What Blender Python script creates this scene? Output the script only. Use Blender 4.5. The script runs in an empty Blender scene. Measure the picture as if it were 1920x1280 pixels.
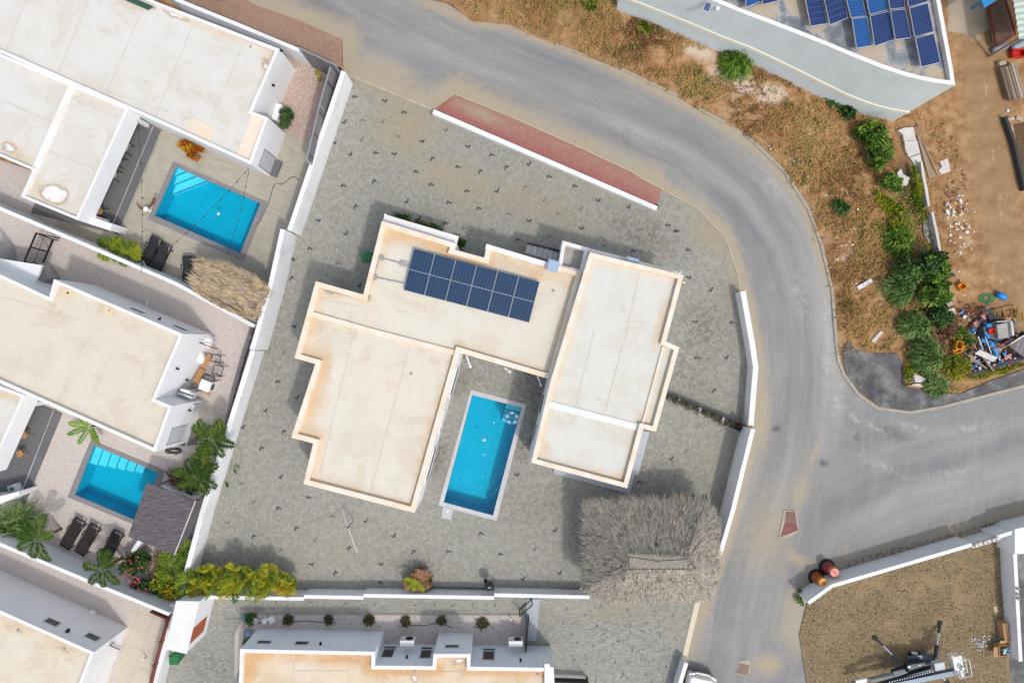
import bpy, math, random
from mathutils import Vector, Matrix
from mathutils.geometry import delaunay_2d_cdt
random.seed(7)
SC = bpy.context.scene
C = SC.collection
# ------------------------------------------------------------------ camera, light, exposure
H = 39.385                       # height of the drone above the street
K = 0.75 / 960.0                 # half width of the view per source pixel
cam = bpy.data.cameras.new('camera'); cam.sensor_width = 36; cam.lens = 24; cam.clip_end = 2000; cam.clip_start = 0.5
camo = bpy.data.objects.new('camera', cam); C.objects.link(camo); camo.location = (0, 0, H); SC.camera = camo
SUN = Vector((0.40, -0.50, 1.0)).normalized()
w = bpy.data.worlds.new('World'); SC.world = w; w.use_nodes = True
nt = w.node_tree; bg = nt.nodes['Background']; sky = nt.nodes.new('ShaderNodeTexSky'); sky.sky_type = 'NISHITA'
sky.sun_disc = False; sky.sun_elevation = math.asin(SUN.z); sky.sun_rotation = math.atan2(SUN.x, SUN.y)
sky.air_density = 1.0; sky.dust_density = 3.0; sky.ozone_density = 1.0
hs = nt.nodes.new('ShaderNodeHueSaturation'); hs.inputs['Saturation'].default_value = 0.6
nt.links.new(sky.outputs[0], hs.inputs['Color']); nt.links.new(hs.outputs[0], bg.inputs[0]); bg.inputs[1].default_value = 0.15
sl = bpy.data.lights.new('sun', 'SUN'); sl.energy = 1.3; sl.angle = math.radians(3.2); sl.color = (1.0, 0.955, 0.89)
so = bpy.data.objects.new('sun', sl); C.objects.link(so); so.location = (0, 0, 60)
so.rotation_euler = (-SUN).to_track_quat('-Z', 'Y').to_euler()
SC.view_settings.view_transform = 'Standard'; SC.view_settings.look = 'None'; SC.view_settings.exposure = 0.30; SC.view_settings.gamma = 1.0

# ------------------------------------------------------------------ helpers
def P(px, py, z=0.0):
    return Vector(((px - 960) * K * (H - z), -(py - 640) * K * (H - z), z))
def PX(x, y):
    return x / (K * H) + 960, 640 - y / (K * H)
def clamp(a, lo=0.0, hi=1.0): return max(lo, min(hi, a))
def z4(ox, oy, pts, s=4.0): return [(ox + x / s, oy + y / s) for x, y in pts]
ORG = {}
def tag(o, label=None, cat=None, group=None, kind=None):
    if label: o['label'] = label
    if cat: o['category'] = cat
    if group: o['group'] = group
    if kind: o['kind'] = kind
    return o
def thing(name, label, cat, loc=(0, 0, 0), rz=0, group=None):
    o = bpy.data.objects.new(name, None); C.objects.link(o); o.location = loc; o.rotation_euler = (0, 0, rz)
    o.empty_display_size = 0.3
    ORG[o.name] = Vector(loc)
    return tag(o, label, cat, group)
def dup(root, loc, rz=0, label=None, sc=None):
    def cp(o, par):
        c = o.copy(); C.objects.link(c)
        if par: c.parent = par
        for ch in o.children: cp(ch, c)
        return c
    r = cp(root, None); r.location = loc; r.rotation_euler = (0, 0, rz)
    if label: r['label'] = label
    if sc: r.scale = (sc, sc, sc)
    return r
class MB:
    def __init__(s): s.v = []; s.f = []; s.m = []; s.t = []; s.u = []; s.mi = 0; s.tone = 0.5
    def add(s, vs, fs, uv=None):
        b = len(s.v); s.v += [tuple(p) for p in vs]; s.t += [s.tone] * len(vs)
        s.u += uv if uv else [(0, 0)] * len(vs)
        for f in fs: s.f.append(tuple(b + i for i in f)); s.m.append(s.mi)
        return s
    def box(s, c, d, rz=0, tilt=None):
        M = Matrix.Rotation(rz, 3, 'Z')
        if tilt is not None: M = M @ tilt
        vs = []
        for z in (-.5, .5):
            for x, y in ((-.5, -.5), (.5, -.5), (.5, .5), (-.5, .5)):
                vs.append(Vector(c) + M @ Vector((x * d[0], y * d[1], z * d[2])))
        return s.add(vs, [(3, 2, 1, 0), (4, 5, 6, 7), (0, 1, 5, 4), (1, 2, 6, 5), (2, 3, 7, 6), (3, 0, 4, 7)])
    def beam(s, a, b, wd, ht):
        a = Vector(a); b = Vector(b); d = b - a; L = d.length
        if L < 1e-5: return s
        d /= L; sd = d.cross(Vector((0, 0, 1)))
        if sd.length < 1e-3: sd = Vector((1, 0, 0))
        sd.normalize(); up = sd.cross(d); vs = []
        for p in (a, b):
            for x, y in ((-.5, -.5), (.5, -.5), (.5, .5), (-.5, .5)): vs.append(p + sd * x * wd + up * y * ht)
        return s.add(vs, [(0, 1, 2, 3), (7, 6, 5, 4), (4, 5, 1, 0), (5, 6, 2, 1), (6, 7, 3, 2), (7, 4, 0, 3)])
    def tube(s, pts, r, n=6, r2=None):
        pts = [Vector(p) for p in pts]; rings = []
        for i, p in enumerate(pts):
            d = (pts[min(i + 1, len(pts) - 1)] - pts[max(i - 1, 0)]).normalized()
            a = d.cross(Vector((0, 0, 1)))
            if a.length < 1e-3: a = d.cross(Vector((1, 0, 0)))
            a.normalize(); b2 = a.cross(d)
            rr = r if r2 is None else r + (r2 - r) * i / (len(pts) - 1)
            rings.append([p + (a * math.cos(6.2832 * k / n) + b2 * math.sin(6.2832 * k / n)) * rr for k in range(n)])
        vs = [q for rg in rings for q in rg]; fs = []
        for i in range(len(pts) - 1):
            for k in range(n): fs.append((i * n + k, i * n + (k + 1) % n, (i + 1) * n + (k + 1) % n, (i + 1) * n + k))
        fs.append(tuple(range(n - 1, -1, -1))); fs.append(tuple((len(pts) - 1) * n + k for k in range(n)))
        return s.add(vs, fs)
    def lathe(s, prof, c=(0, 0, 0), n=24, M=None):
        vs = []; m = len(prof)
        for r, z in prof:
            for k in range(n):
                q = Vector((r * math.cos(6.2832 * k / n), r * math.sin(6.2832 * k / n), z))
                if M is not None: q = M @ q
                vs.append(Vector(c) + q)
        fs = [(i * n + k, i * n + (k + 1) % n, (i + 1) * n + (k + 1) % n, (i + 1) * n + k) for i in range(m - 1) for k in range(n)]
        fs.append(tuple(range(n - 1, -1, -1))); fs.append(tuple((m - 1) * n + k for k in range(n)))
        return s.add(vs, fs)
    def prism(s, poly, z0, z1):
        """poly: world xy, any winding"""
        poly = [(p[0], p[1]) for p in poly]
        if area(poly) < 0: poly = poly[::-1]
        n = len(poly); vs = [(x, y, z0) for x, y in poly] + [(x, y, z1) for x, y in poly]
        fs = [(i, (i + 1) % n, n + (i + 1) % n, n + i) for i in range(n)]
        fs.append(tuple(range(n, 2 * n))); fs.append(tuple(range(n - 1, -1, -1)))
        return s.add(vs, fs)
    def quad(s, a, b, c, d, uv=None): return s.add([a, b, c, d], [(0, 1, 2, 3)], uv)
    def build(s, name, mats, parent=None, smooth=False, org=None):
        if not isinstance(mats, (list, tuple)): mats = [mats]
        if parent is not None:
            o0 = ORG[parent.name]
        else:
            if org is None:
                xs = [v[0] for v in s.v]; ys = [v[1] for v in s.v]; zs = [v[2] for v in s.v]
                o0 = Vector(((min(xs) + max(xs)) / 2, (min(ys) + max(ys)) / 2, min(zs)))
            else: o0 = Vector(org)
        me = bpy.data.meshes.new(name)
        me.from_pydata([(v[0] - o0.x, v[1] - o0.y, v[2] - o0.z) for v in s.v], [], s.f)
        me.polygons.foreach_set('material_index', s.m)
        if smooth: me.polygons.foreach_set('use_smooth', [True] * len(s.f))
        at = me.attributes.new('tone', 'FLOAT', 'POINT'); at.data.foreach_set('value', s.t)
        if any(u != (0, 0) for u in s.u):
            at = me.attributes.new('uvm', 'FLOAT_VECTOR', 'POINT'); at.data.foreach_set('vector', [q for u in s.u for q in (u[0], u[1], 0.0)])
        for m in mats: me.materials.append(m)
        me.update()
        o = bpy.data.objects.new(name, me); C.objects.link(o)
        if parent is not None: o.parent = parent; ORG[o.name] = o0
        else: o.location = o0; ORG[o.name] = o0
        return o
def area(p): return 0.5 * sum(p[i][0] * p[(i + 1) % len(p)][1] - p[(i + 1) % len(p)][0] * p[i][1] for i in range(len(p)))
def inside(x, y, poly):
    r = False; j = len(poly) - 1
    for i in range(len(poly)):
        xi, yi = poly[i][0], poly[i][1]; xj, yj = poly[j][0], poly[j][1]
        if (yi > y) != (yj > y) and x < (xj - xi) * (y - yi) / (yj - yi) + xi: r = not r
        j = i
    return r
def segd(x, y, a, b):
    dx = b[0] - a[0]; dy = b[1] - a[1]; L = dx * dx + dy * dy
    t = clamp(((x - a[0]) * dx + (y - a[1]) * dy) / L) if L else 0
    return math.hypot(x - a[0] - t * dx, y - a[1] - t * dy)
def edged(x, y, poly): return min(segd(x, y, poly[i], poly[(i + 1) % len(poly)]) for i in range(len(poly)))
def offset(poly, d):
    """move a closed polygon inward by d (mitred)"""
    p = [Vector((q[0], q[1])) for q in poly]
    if area(p) < 0: p = p[::-1]
    n = len(p); out = []
    for i in range(n):
        a = (p[i] - p[i - 1]).normalized(); b = (p[(i + 1) % n] - p[i]).normalized()
        na = Vector((-a.y, a.x)); nb = Vector((-b.y, b.x)); m = na + nb
        m = m / max(0.35, m.dot(na)) if m.length > 1e-6 else na
        out.append(p[i] + m * d)
    return out
def ribbon(path, wd):
    """closed polygon round an open path (world xy)"""
    p = [Vector((q[0], q[1])) for q in path]; L = []; R = []
    for i in range(len(p)):
        a = (p[i] - p[i - 1]).normalized() if i else (p[1] - p[0]).normalized()
        b = (p[i + 1] - p[i]).normalized() if i < len(p) - 1 else a
        na = Vector((-a.y, a.x)); nb = Vector((-b.y, b.x)); m = na + nb; m = m / max(0.4, m.dot(na))
        L.append(p[i] + m * wd / 2); R.append(p[i] - m * wd / 2)
    return L + R[::-1]
def sheet(name, poly, z, mats, step=None, holes=(), attrs=None, zf=None, parent=None, jitter=0.25, extra=None, hole_drop=0):
    """flat or gently shaped sheet over a polygon (world xy), holes cut out, with point attributes"""
    pts = [Vector((q[0], q[1])) for q in poly]
    if area(pts) < 0: pts = pts[::-1]
    vs = list(pts); es = [(i, (i + 1) % len(pts)) for i in range(len(pts))]
    for h in holes:
        b = len(vs); hp = [Vector((q[0], q[1])) for q in h]; vs += hp; es += [(b + i, b + (i + 1) % len(hp)) for i in range(len(hp))]
    if step:
        x0 = min(p.x for p in pts); x1 = max(p.x for p in pts); y0 = min(p.y for p in pts); y1 = max(p.y for p in pts)
        rg = random.Random(3); y = y0 + step / 2
        while y < y1:
            x = x0 + step / 2
            while x < x1:
                qx = x + rg.uniform(-jitter, jitter) * step; qy = y + rg.uniform(-jitter, jitter) * step
                if inside(qx, qy, pts) and not any(inside(qx, qy, h) for h in holes): vs.append(Vector((qx, qy)))
                x += step
            y += step
    r = delaunay_2d_cdt(vs, es, [], 0, 1e-5)
    V, F = r[0], r[2]; fs = []
    for f in F:
        cx = sum(V[i].x for i in f) / len(f); cy = sum(V[i].y for i in f) / len(f)
        if inside(cx, cy, pts) and not any(inside(cx, cy, h) for h in holes):
            g = list(f)
            if area([V[i] for i in g]) < 0: g = g[::-1]
            fs.append(tuple(g))
    mb = MB(); mb.v = [(v.x, v.y, z + (zf(v.x, v.y) if zf else 0)) for v in V]; mb.t = [0.5] * len(V); mb.u = [(0, 0)] * len(V)
    mb.f = fs; mb.m = [0] * len(fs)
    nb = len(V)
    if extra: extra(mb)
    o = mb.build(name, mats, parent)
    if attrs:
        for k, fn in attrs.items():
            at = o.data.attributes.new(k, 'FLOAT', 'POINT')
            at.data.foreach_set('value', [fn(v.x, v.y) for v in V] + [0.0] * (len(mb.v) - nb))
    return o
def W(pts, z=0.0): return [P(x, y, z).xy for x, y in pts]
def blob(px, py, cx, cy, rx, ry, a=0):
    ca = math.cos(math.radians(a)); sa = math.sin(math.radians(a)); dx = px - cx; dy = py - cy
    u = (dx * ca + dy * sa) / rx; v = (-dx * sa + dy * ca) / ry
    return math.exp(-(u * u + v * v))
# ------------------------------------------------------------------ materials
class NT:
    def __init__(s, name, rough=0.8, metal=0.0, spec=0.3):
        s.m = bpy.data.materials.new(name); s.m.use_nodes = True; s.t = s.m.node_tree
        s.b = s.t.nodes['Principled BSDF']; s.b.inputs['Roughness'].default_value = rough; s.b.inputs['Metallic'].default_value = metal
        s.b.inputs['Specular IOR Level'].default_value = spec
        s.g = s.n('ShaderNodeNewGeometry'); s.pos = s.g.outputs['Position']
    def n(s, k): return s.t.nodes.new(k)
    def lk(s, v, sock):
        if isinstance(v, bpy.types.NodeSocket): s.t.links.new(v, sock)
        else:
            if sock.type == 'RGBA' and not hasattr(v, '__len__'): v = (v, v, v, 1)
            if sock.type == 'RGBA' and len(v) == 3: v = (*v, 1)
            sock.default_value = v
    def math(s, op, a, b=None, c=None, cl=False):
        n = s.n('ShaderNodeMath'); n.operation = op; n.use_clamp = cl
        s.lk(a, n.inputs[0])
        if b is not None: s.lk(b, n.inputs[1])
        if c is not None: s.lk(c, n.inputs[2])
        return n.outputs[0]
    def mix(s, f, a, b, bt='MIX'):
        n = s.n('ShaderNodeMix'); n.data_type = 'RGBA'; n.blend_type = bt
        s.lk(f, n.inputs[0]); s.lk(a, n.inputs[6]); s.lk(b, n.inputs[7]); return n.outputs[2]
    def attr(s, k, out='Fac'): n = s.n('ShaderNodeAttribute'); n.attribute_name = k; return n.outputs[out]
    def map(s, v, sc=(1, 1, 1), rz=0, loc=(0, 0, 0)):
        n = s.n('ShaderNodeMapping'); s.lk(v, n.inputs[0]); n.inputs[1].default_value = loc; n.inputs[2].default_value = (0, 0, rz); n.inputs[3].default_value = sc; return n.outputs[0]
    def noise(s, sc, det=3, vec=None, ro=0.55, dist=0):
        n = s.n('ShaderNodeTexNoise'); s.lk(vec if vec is not None else s.pos, n.inputs['Vector']); n.inputs['Scale'].default_value = sc
        n.inputs['Detail'].default_value = det; n.inputs['Roughness'].default_value = ro; n.inputs['Distortion'].default_value = dist; return n.outputs[0]
    def vor(s, sc, vec=None, out='Color', feat='F1'):
        n = s.n('ShaderNodeTexVoronoi'); n.feature = feat; s.lk(vec if vec is not None else s.pos, n.inputs['Vector']); n.inputs['Scale'].default_value = sc; return n.outputs[out]
    def ramp(s, f, stops):
        n = s.n('ShaderNodeValToRGB'); s.lk(f, n.inputs[0]); e = n.color_ramp.elements
        while len(e) < len(stops): e.new(0.5)
        for i, (p, c) in enumerate(stops):
            e[i].position = p; e[i].color = (*c, 1) if hasattr(c, '__len__') else (c, c, c, 1)
        return n.outputs[0]
    def step(s, f, a, b):
        n = s.n('ShaderNodeMapRange'); n.interpolation_type = 'SMOOTHSTEP'; s.lk(f, n.inputs[0]); n.inputs[1].default_value = a; n.inputs[2].default_value = b; return n.outputs[0]
    def sep(s, v): n = s.n('ShaderNodeSeparateXYZ'); s.lk(v, n.inputs[0]); return n.outputs
    def comb(s, x, y, z=0.0): n = s.n('ShaderNodeCombineXYZ'); s.lk(x, n.inputs[0]); s.lk(y, n.inputs[1]); s.lk(z, n.inputs[2]); return n.outputs[0]
    def wn(s, v): n = s.n('ShaderNodeTexWhiteNoise'); s.lk(v, n.inputs['Vector']); return n.outputs['Value']
    def bump(s, h, st=0.3, d=0.02):
        n = s.n('ShaderNodeBump'); s.lk(h, n.inputs['Height']); n.inputs['Strength'].default_value = st; n.inputs['Distance'].default_value = d
        s.t.links.new(n.outputs[0], s.b.inputs['Normal'])
    def out(s, col): s.lk(col, s.b.inputs['Base Color']); return s.m
def plain(name, col, rough=0.6, metal=0.0, var=0.12, sc=4.0, spec=0.4):
    m = NT(name, rough, metal, spec); n1 = m.noise(sc, 4)
    d = tuple(c * (1 - var) for c in col); u = tuple(min(1, c * (1 + var)) for c in col)
    return m.out(m.mix(n1, d, u))
def stucco(name, col, dirt=0.25):
    m = NT(name, 0.85); a = m.noise(0.7, 5); b = m.noise(9, 4)
    c = m.mix(m.step(a, 0.45, 0.75), col, tuple(q * (1 - dirt * 0.45) for q in col)); st = m.noise(1.0, 6, m.map(m.pos, (5, 5, 0.5)), 0.7); c = m.mix(m.math('MULTIPLY', m.step(st, 0.52, 0.72), dirt * 1.3), c, tuple(q * k for q, k in zip(col, (0.66, 0.62, 0.55))))
    z = m.sep(m.pos)[2]; low = m.math('MULTIPLY', m.step(z, 0.5, 0.0), m.step(b, 0.35, 0.65))
    c = m.mix(m.math('MULTIPLY', low, dirt), c, (0.35, 0.30, 0.25))
    m.bump(b, 0.15, 0.01); return m.out(c)
def toned(name, stops, rough=0.7, spec=0.2, nsc=3.0, namt=0.25, trans=0.0):
    m = NT(name, rough, 0, spec); t = m.attr('tone'); n = m.noise(nsc, 3)
    f = m.math('ADD', t, m.math('MULTIPLY', m.math('SUBTRACT', n, 0.5), namt), cl=True)
    m.out(m.ramp(f, stops))
    if trans:
        tr = m.n('ShaderNodeBsdfTranslucent'); mx = m.n('ShaderNodeMixShader'); mx.inputs[0].default_value = trans
        m.lk(m.b.inputs['Base Color'].links[0].from_socket, tr.inputs[0])
        m.t.links.new(m.b.outputs[0], mx.inputs[1]); m.t.links.new(tr.outputs[0], mx.inputs[2])
        m.t.links.new(mx.outputs[0], m.t.nodes['Material Output'].inputs[0])
    return m.m
WHITE = stucco('white stucco', (0.80, 0.81, 0.82), 0.12)
WHITE2 = stucco('white wall paint', (0.80, 0.81, 0.82), 0.30)
GREYST = stucco('pale grey stucco', (0.76, 0.80, 0.84), 0.15)
CELAD = stucco('pale celadon stucco', (0.64, 0.70, 0.70), 0.2)
def coping(name, a, b, amt=0.5):
    m = NT(name, 0.8); n = m.noise(1.3, 5); k = m.noise(14, 3)
    f = m.math('MULTIPLY', m.step(n, 0.35, 0.7), amt)
    return m.out(m.mix(m.math('MULTIPLY', k, 0.2), m.mix(f, a, b), (0.5, 0.42, 0.33)))
CREAMCOP = coping('cream stained coping', (0.80, 0.74, 0.64), (0.78, 0.60, 0.40), 0.8)
WHITECOP = coping('white coping', (0.82, 0.82, 0.815), (0.68, 0.64, 0.57), 0.45)
def roofmat(name, base, warm, stain, amt, pale=(0.72, 0.715, 0.68), warmamt=0.6):
    m = NT(name, 0.75, 0, 0.25); e = m.attr('edge'); pnt = m.attr('stain'); cr = m.attr('crust')
    n1 = m.noise(0.35, 4); n2 = m.noise(1.6, 6, ro=0.62); n3 = m.noise(14, 4)
    sv = m.map(m.pos, (3.2, 0.5, 1), math.radians(-15)); n4 = m.noise(1.0, 4, sv)
    c = m.mix(m.math('MULTIPLY', m.step(n1, 0.35, 0.7), warmamt), base, warm)
    c = m.mix(m.math('MULTIPLY', m.step(n4, 0.5, 0.75), 0.25), c, pale)
    ed = m.math('SUBTRACT', 0.62, m.math('MULTIPLY', e, 0.75), cl=True)       # stained where water stands along the upstand
    s = m.math('ADD', m.math('MULTIPLY', ed, amt), pnt)
    s = m.math('ADD', s, m.math('MULTIPLY', m.math('SUBTRACT', n2, 0.5), 0.9))
    s = m.step(s, 0.15, 0.95)
    c = m.mix(s, c, stain)
    c2 = m.math('ADD', cr, m.math('MULTIPLY', m.math('SUBTRACT', n2, 0.5), 0.7))
    c = m.mix(m.step(c2, 0.28, 0.5), c, (0.42, 0.33, 0.24)); c = m.mix(m.step(c2, 0.45, 0.62), c, (0.78, 0.76, 0.73))
    c = m.mix(m.math('MULTIPLY', m.step(n3, 0.55, 0.8), 0.18), c, (0.5, 0.45, 0.38))
    n5 = m.noise(0.55, 7, ro=0.68, dist=0.5); c = m.mix(m.math('MULTIPLY', m.step(n5, 0.42, 0.68), 0.42), c, (warm[0] * .84, warm[1] * .79, warm[2] * .72))
    tide = m.math('SUBTRACT', 1.0, m.step(m.math('ABSOLUTE', m.math('SUBTRACT', n5, 0.56)), 0.002, 0.014)); c = m.mix(m.math('MULTIPLY', tide, m.math('MULTIPLY', m.step(n1, 0.45, 0.6), 0.38)), c, tuple(q * 0.75 for q in stain))
    n6 = m.noise(2.4, 6, m.map(m.pos, (0.35, 2.2, 1), math.radians(-15)), 0.7); c = m.mix(m.math('MULTIPLY', m.step(n6, 0.55, 0.75), 0.16), c, (0.42, 0.38, 0.32))
    return m.out(c)
ROOF_L = roofmat('cream roof membrane', (0.665, 0.635, 0.55), (0.66, 0.58, 0.46), (0.62, 0.42, 0.23), 0.85)
ROOF_R = roofmat('off white roof membrane', (0.625, 0.625, 0.575), (0.65, 0.61, 0.53), (0.62, 0.43, 0.24), 0.75, warmamt=0.4)
ROOF_B = roofmat('white roof membrane', (0.65, 0.64, 0.60), (0.65, 0.61, 0.53), (0.60, 0.46, 0.31), 0.30, warmamt=0.3)
ROOF_C = roofmat('beige roof membrane', (0.655, 0.605, 0.51), (0.64, 0.575, 0.465), (0.54, 0.39, 0.23), 0.35, pale=(0.67, 0.62, 0.53))
ROOF_E = roofmat('rust stained roof membrane', (0.68, 0.60, 0.47), (0.66, 0.50, 0.32), (0.58, 0.33, 0.14), 1.15, warmamt=0.9)
ROOF_D = roofmat('weathered roof membrane', (0.66, 0.61, 0.50), (0.64, 0.55, 0.41), (0.54, 0.36, 0.2), 0.6)
SEAM = plain('roof seam', (0.58, 0.53, 0.45), 0.8, var=0.25, sc=2.5)
SEAML = plain('pale roof seam', (0.84, 0.82, 0.78), 0.8, var=0.06, sc=2.5)
def slabroof():
    m = NT('patchy concrete roof slab', 0.8); n = m.noise(0.75, 7, ro=0.62, dist=0.9); k = m.noise(7, 5)
    c = m.ramp(n, [(0.38, (0.13, 0.15, 0.18)), (0.46, (0.27, 0.30, 0.34)), (0.50, (0.42, 0.40, 0.37)), (0.54, (0.52, 0.42, 0.29)), (0.66, (0.50, 0.41, 0.30))])
    return m.out(m.mix(m.math('MULTIPLY', k, 0.5), c, (0.3, 0.29, 0.28)))
SLAB = slabroof()
def pavers(name, rot, a, b, joint, herring=True, size=0.105, dark=0.25):
    m = NT(name, 0.88); v = m.map(m.pos, (1 / size, 1 / size, 1), math.radians(rot))
    x, y, _ = m.sep(v)
    fx = m.math('FLOOR', x); fy = m.math('FLOOR', y); ux = m.math('SUBTRACT', x, fx); uy = m.math('SUBTRACT', y, fy)
    if herring:
        k = m.math('FLOORED_MODULO', m.math('SUBTRACT', fx, fy), 4.0)
        is0 = m.math('COMPARE', k, 0.0, 0.1); is1 = m.math('COMPARE', k, 1.0, 0.1); is2 = m.math('COMPARE', k, 2.0, 0.1); is3 = m.math('COMPARE', k, 3.0, 0.1)
        idx = m.math('SUBTRACT', fx, is1); idy = m.math('SUBTRACT', fy, is2)
        idv = m.comb(idx, idy, m.math('ADD', is0, is1))
        lx = m.math('ADD', m.math('MULTIPLY', is1, 9.0), ux)                       # distance to left edge unless shared
        rx = m.math('ADD', m.math('MULTIPLY', is0, 9.0), m.math('SUBTRACT', 1.0, ux))
        ly = m.math('ADD', m.math('MULTIPLY', is2, 9.0), uy)
        ry = m.math('ADD', m.math('MULTIPLY', is3, 9.0), m.math('SUBTRACT', 1.0, uy))
    else:
        sh = m.math('MULTIPLY', m.math('FLOORED_MODULO', fy, 2.0), 1.0)
        x2 = m.math('DIVIDE', m.math('ADD', x, sh), 2.0); fx = m.math('FLOOR', x2); ux2 = m.math('MULTIPLY', m.math('SUBTRACT', x2, fx), 2.0)
        idv = m.comb(fx, fy, 0.0); lx = ux2; rx = m.math('SUBTRACT', 2.0, ux2); ly = uy; ry = m.math('SUBTRACT', 1.0, uy)
    e = m.math('MINIMUM', m.math('MINIMUM', lx, rx), m.math('MINIMUM', ly, ry))
    j = m.step(e, 0.14, 0.02); r = m.wn(idv)
    big = m.noise(0.16, 4); mid = m.noise(0.9, 5, ro=0.6); fine = m.noise(25, 3)
    dust = m.attr('dust'); dk = m.attr('dark')
    c = m.mix(r, a, b)
    c = m.mix(m.math('MULTIPLY', m.step(mid, 0.35, 0.75), 0.2), c, tuple(q * 0.75 for q in a))
    f = m.math('ADD', m.math('MULTIPLY', dust, 1.0), m.math('MULTIPLY', m.math('SUBTRACT', mid, 0.5), 0.5))
    c = m.mix(m.step(f, 0.05, 0.95), c, (0.40, 0.335, 0.22))
    # whole bricks darkened where the paving is old
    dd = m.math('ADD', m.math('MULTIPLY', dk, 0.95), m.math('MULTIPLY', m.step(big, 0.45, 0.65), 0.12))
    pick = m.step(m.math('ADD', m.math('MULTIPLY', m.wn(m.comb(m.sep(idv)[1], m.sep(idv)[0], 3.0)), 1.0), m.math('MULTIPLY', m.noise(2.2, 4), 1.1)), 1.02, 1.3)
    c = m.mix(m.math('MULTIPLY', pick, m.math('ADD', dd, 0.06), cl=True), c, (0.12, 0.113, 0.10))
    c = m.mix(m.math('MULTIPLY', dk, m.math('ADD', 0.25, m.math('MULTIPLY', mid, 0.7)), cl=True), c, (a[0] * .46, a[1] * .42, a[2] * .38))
    c = m.mix(m.math('MULTIPLY', j, 0.6), c, joint)
    c = m.mix(m.math('MULTIPLY', fine, 0.2), c, (0.2, 0.19, 0.17))
    m.bump(j, 0.3, -0.004); return m.out(c)
PAV = pavers('grey herringbone pavers', 25, (0.395, 0.388, 0.335), (0.285, 0.281, 0.243), (0.11, 0.106, 0.09))
PAV2 = pavers('grey block paving', 2, (0.39, 0.39, 0.345), (0.285, 0.286, 0.255), (0.13, 0.13, 0.115), herring=False)
REDP = pavers('red block paving', 25, (0.43, 0.155, 0.135), (0.34, 0.12, 0.105), (0.17, 0.07, 0.06))
DARKB = plain('charcoal paver', (0.082, 0.084, 0.09), 0.9, var=0.35, sc=5)
DARKB2 = plain('worn charcoal paver', (0.18, 0.175, 0.165), 0.9, var=0.3, sc=5)
def roadmat():
    m = NT('dusty worn asphalt', 0.9); s = m.attr('along'); t = m.attr('across'); d = m.attr('dust'); wp = m.attr('worn')
    v = m.comb(m.math('MULTIPLY', s, 0.07), t, 0.0)
    jb = m.attr('branch'); st = m.mix(jb, m.noise(0.75, 5, v, 0.6), m.noise(0.75, 5, m.comb(m.math('MULTIPLY', m.attr('along2'), 0.07), m.attr('across2'), 7.0), 0.6)); st2 = m.noise(3.5, 4, m.comb(m.math('MULTIPLY', s, 0.12), t, 4.0)); n = m.noise(0.22, 5); f = m.noise(30, 4); g = m.noise(2.2, 6, ro=0.65)
    c = m.ramp(st, [(0.26, (0.18, 0.188, 0.20)), (0.45, (0.25, 0.25, 0.245)), (0.58, (0.31, 0.30, 0.275)), (0.74, (0.355, 0.35, 0.34))])
    c = m.mix(m.math('MULTIPLY', m.step(st2, 0.45, 0.75), 0.3), c, (0.40, 0.385, 0.35))
    wob = m.noise(0.5, 4, m.comb(m.math('MULTIPLY', s, 0.25), t, 2.0)); c = m.mix(m.math('MULTIPLY', m.attr('band'), m.step(wob, 0.3, 0.62)), c, (0.165, 0.17, 0.185))
    c = m.mix(m.math('MULTIPLY', m.attr('chalk'), m.step(wob, 0.32, 0.66)), c, (0.43, 0.425, 0.41))
    c = m.mix(m.math('MULTIPLY', wp, m.step(g, 0.35, 0.7)), c, (0.54, 0.53, 0.51))
    dd = m.math('ADD', d, m.math('MULTIPLY', m.math('SUBTRACT', g, 0.5), 0.8))
    c = m.mix(m.math('MULTIPLY', m.step(dd, 0.15, 0.85), 0.9), c, (0.42, 0.35, 0.24))
    c = m.mix(m.math('MULTIPLY', m.step(n, 0.45, 0.7), 0.35), c, (0.35, 0.33, 0.30))
    c = m.mix(m.math('MULTIPLY', m.step(f, 0.4, 0.8), 0.25), c, (0.16, 0.16, 0.16))
    crk2 = m.math('SUBTRACT', 1.0, m.step(m.vor(0.23, m.comb(m.math('ADD', m.sep(m.pos)[0], m.math('MULTIPLY', m.noise(.8, 5), 3.0)), m.math('ADD', m.sep(m.pos)[1], m.math('MULTIPLY', m.noise(.9, 5), 3.0))), 'Distance', 'DISTANCE_TO_EDGE'), 0.0, 0.006))
    c = m.mix(m.math('MULTIPLY', crk2, 0.2), c, (0.10, 0.10, 0.10))
    crk = m.math('SUBTRACT', 1.0, m.step(m.vor(1.1, m.comb(m.math('ADD', m.sep(m.pos)[0], g), m.math('ADD', m.sep(m.pos)[1], g)), 'Distance', 'DISTANCE_TO_EDGE'), 0.0, 0.02))
    c = m.mix(m.math('MULTIPLY', m.attr('oil'), m.step(m.math('ADD', m.noise(3.5, 6, ro=.75), m.math('MULTIPLY', m.attr('oil'), .35)), .45, .75)), c, (0.085, 0.082, 0.078))
    c = m.mix(m.math('MULTIPLY', crk, m.math('MULTIPLY', m.attr('crack'), 0.8)), c, (0.08, 0.08, 0.08))
    g2 = m.noise(9, 8, ro=0.8); c = m.mix(m.math('MULTIPLY', m.step(g2, 0.42, 0.7), 0.30), c, (0.17, 0.17, 0.17)); g3 = m.noise(5, 7, m.comb(m.math('MULTIPLY', s, 0.6), t, 9.0), 0.75); c = m.mix(m.math('MULTIPLY', m.step(g3, 0.52, 0.72), 0.28), c, (0.46, 0.45, 0.42))
    sp = m.step(m.vor(1.3, None, 'Distance'), 0.07, 0.03); c = m.mix(m.math('MULTIPLY', sp, 0.5), c, (0.08, 0.075, 0.07))
    m.bump(f, 0.2, 0.01); return m.out(c)
ROAD = roadmat()
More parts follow.
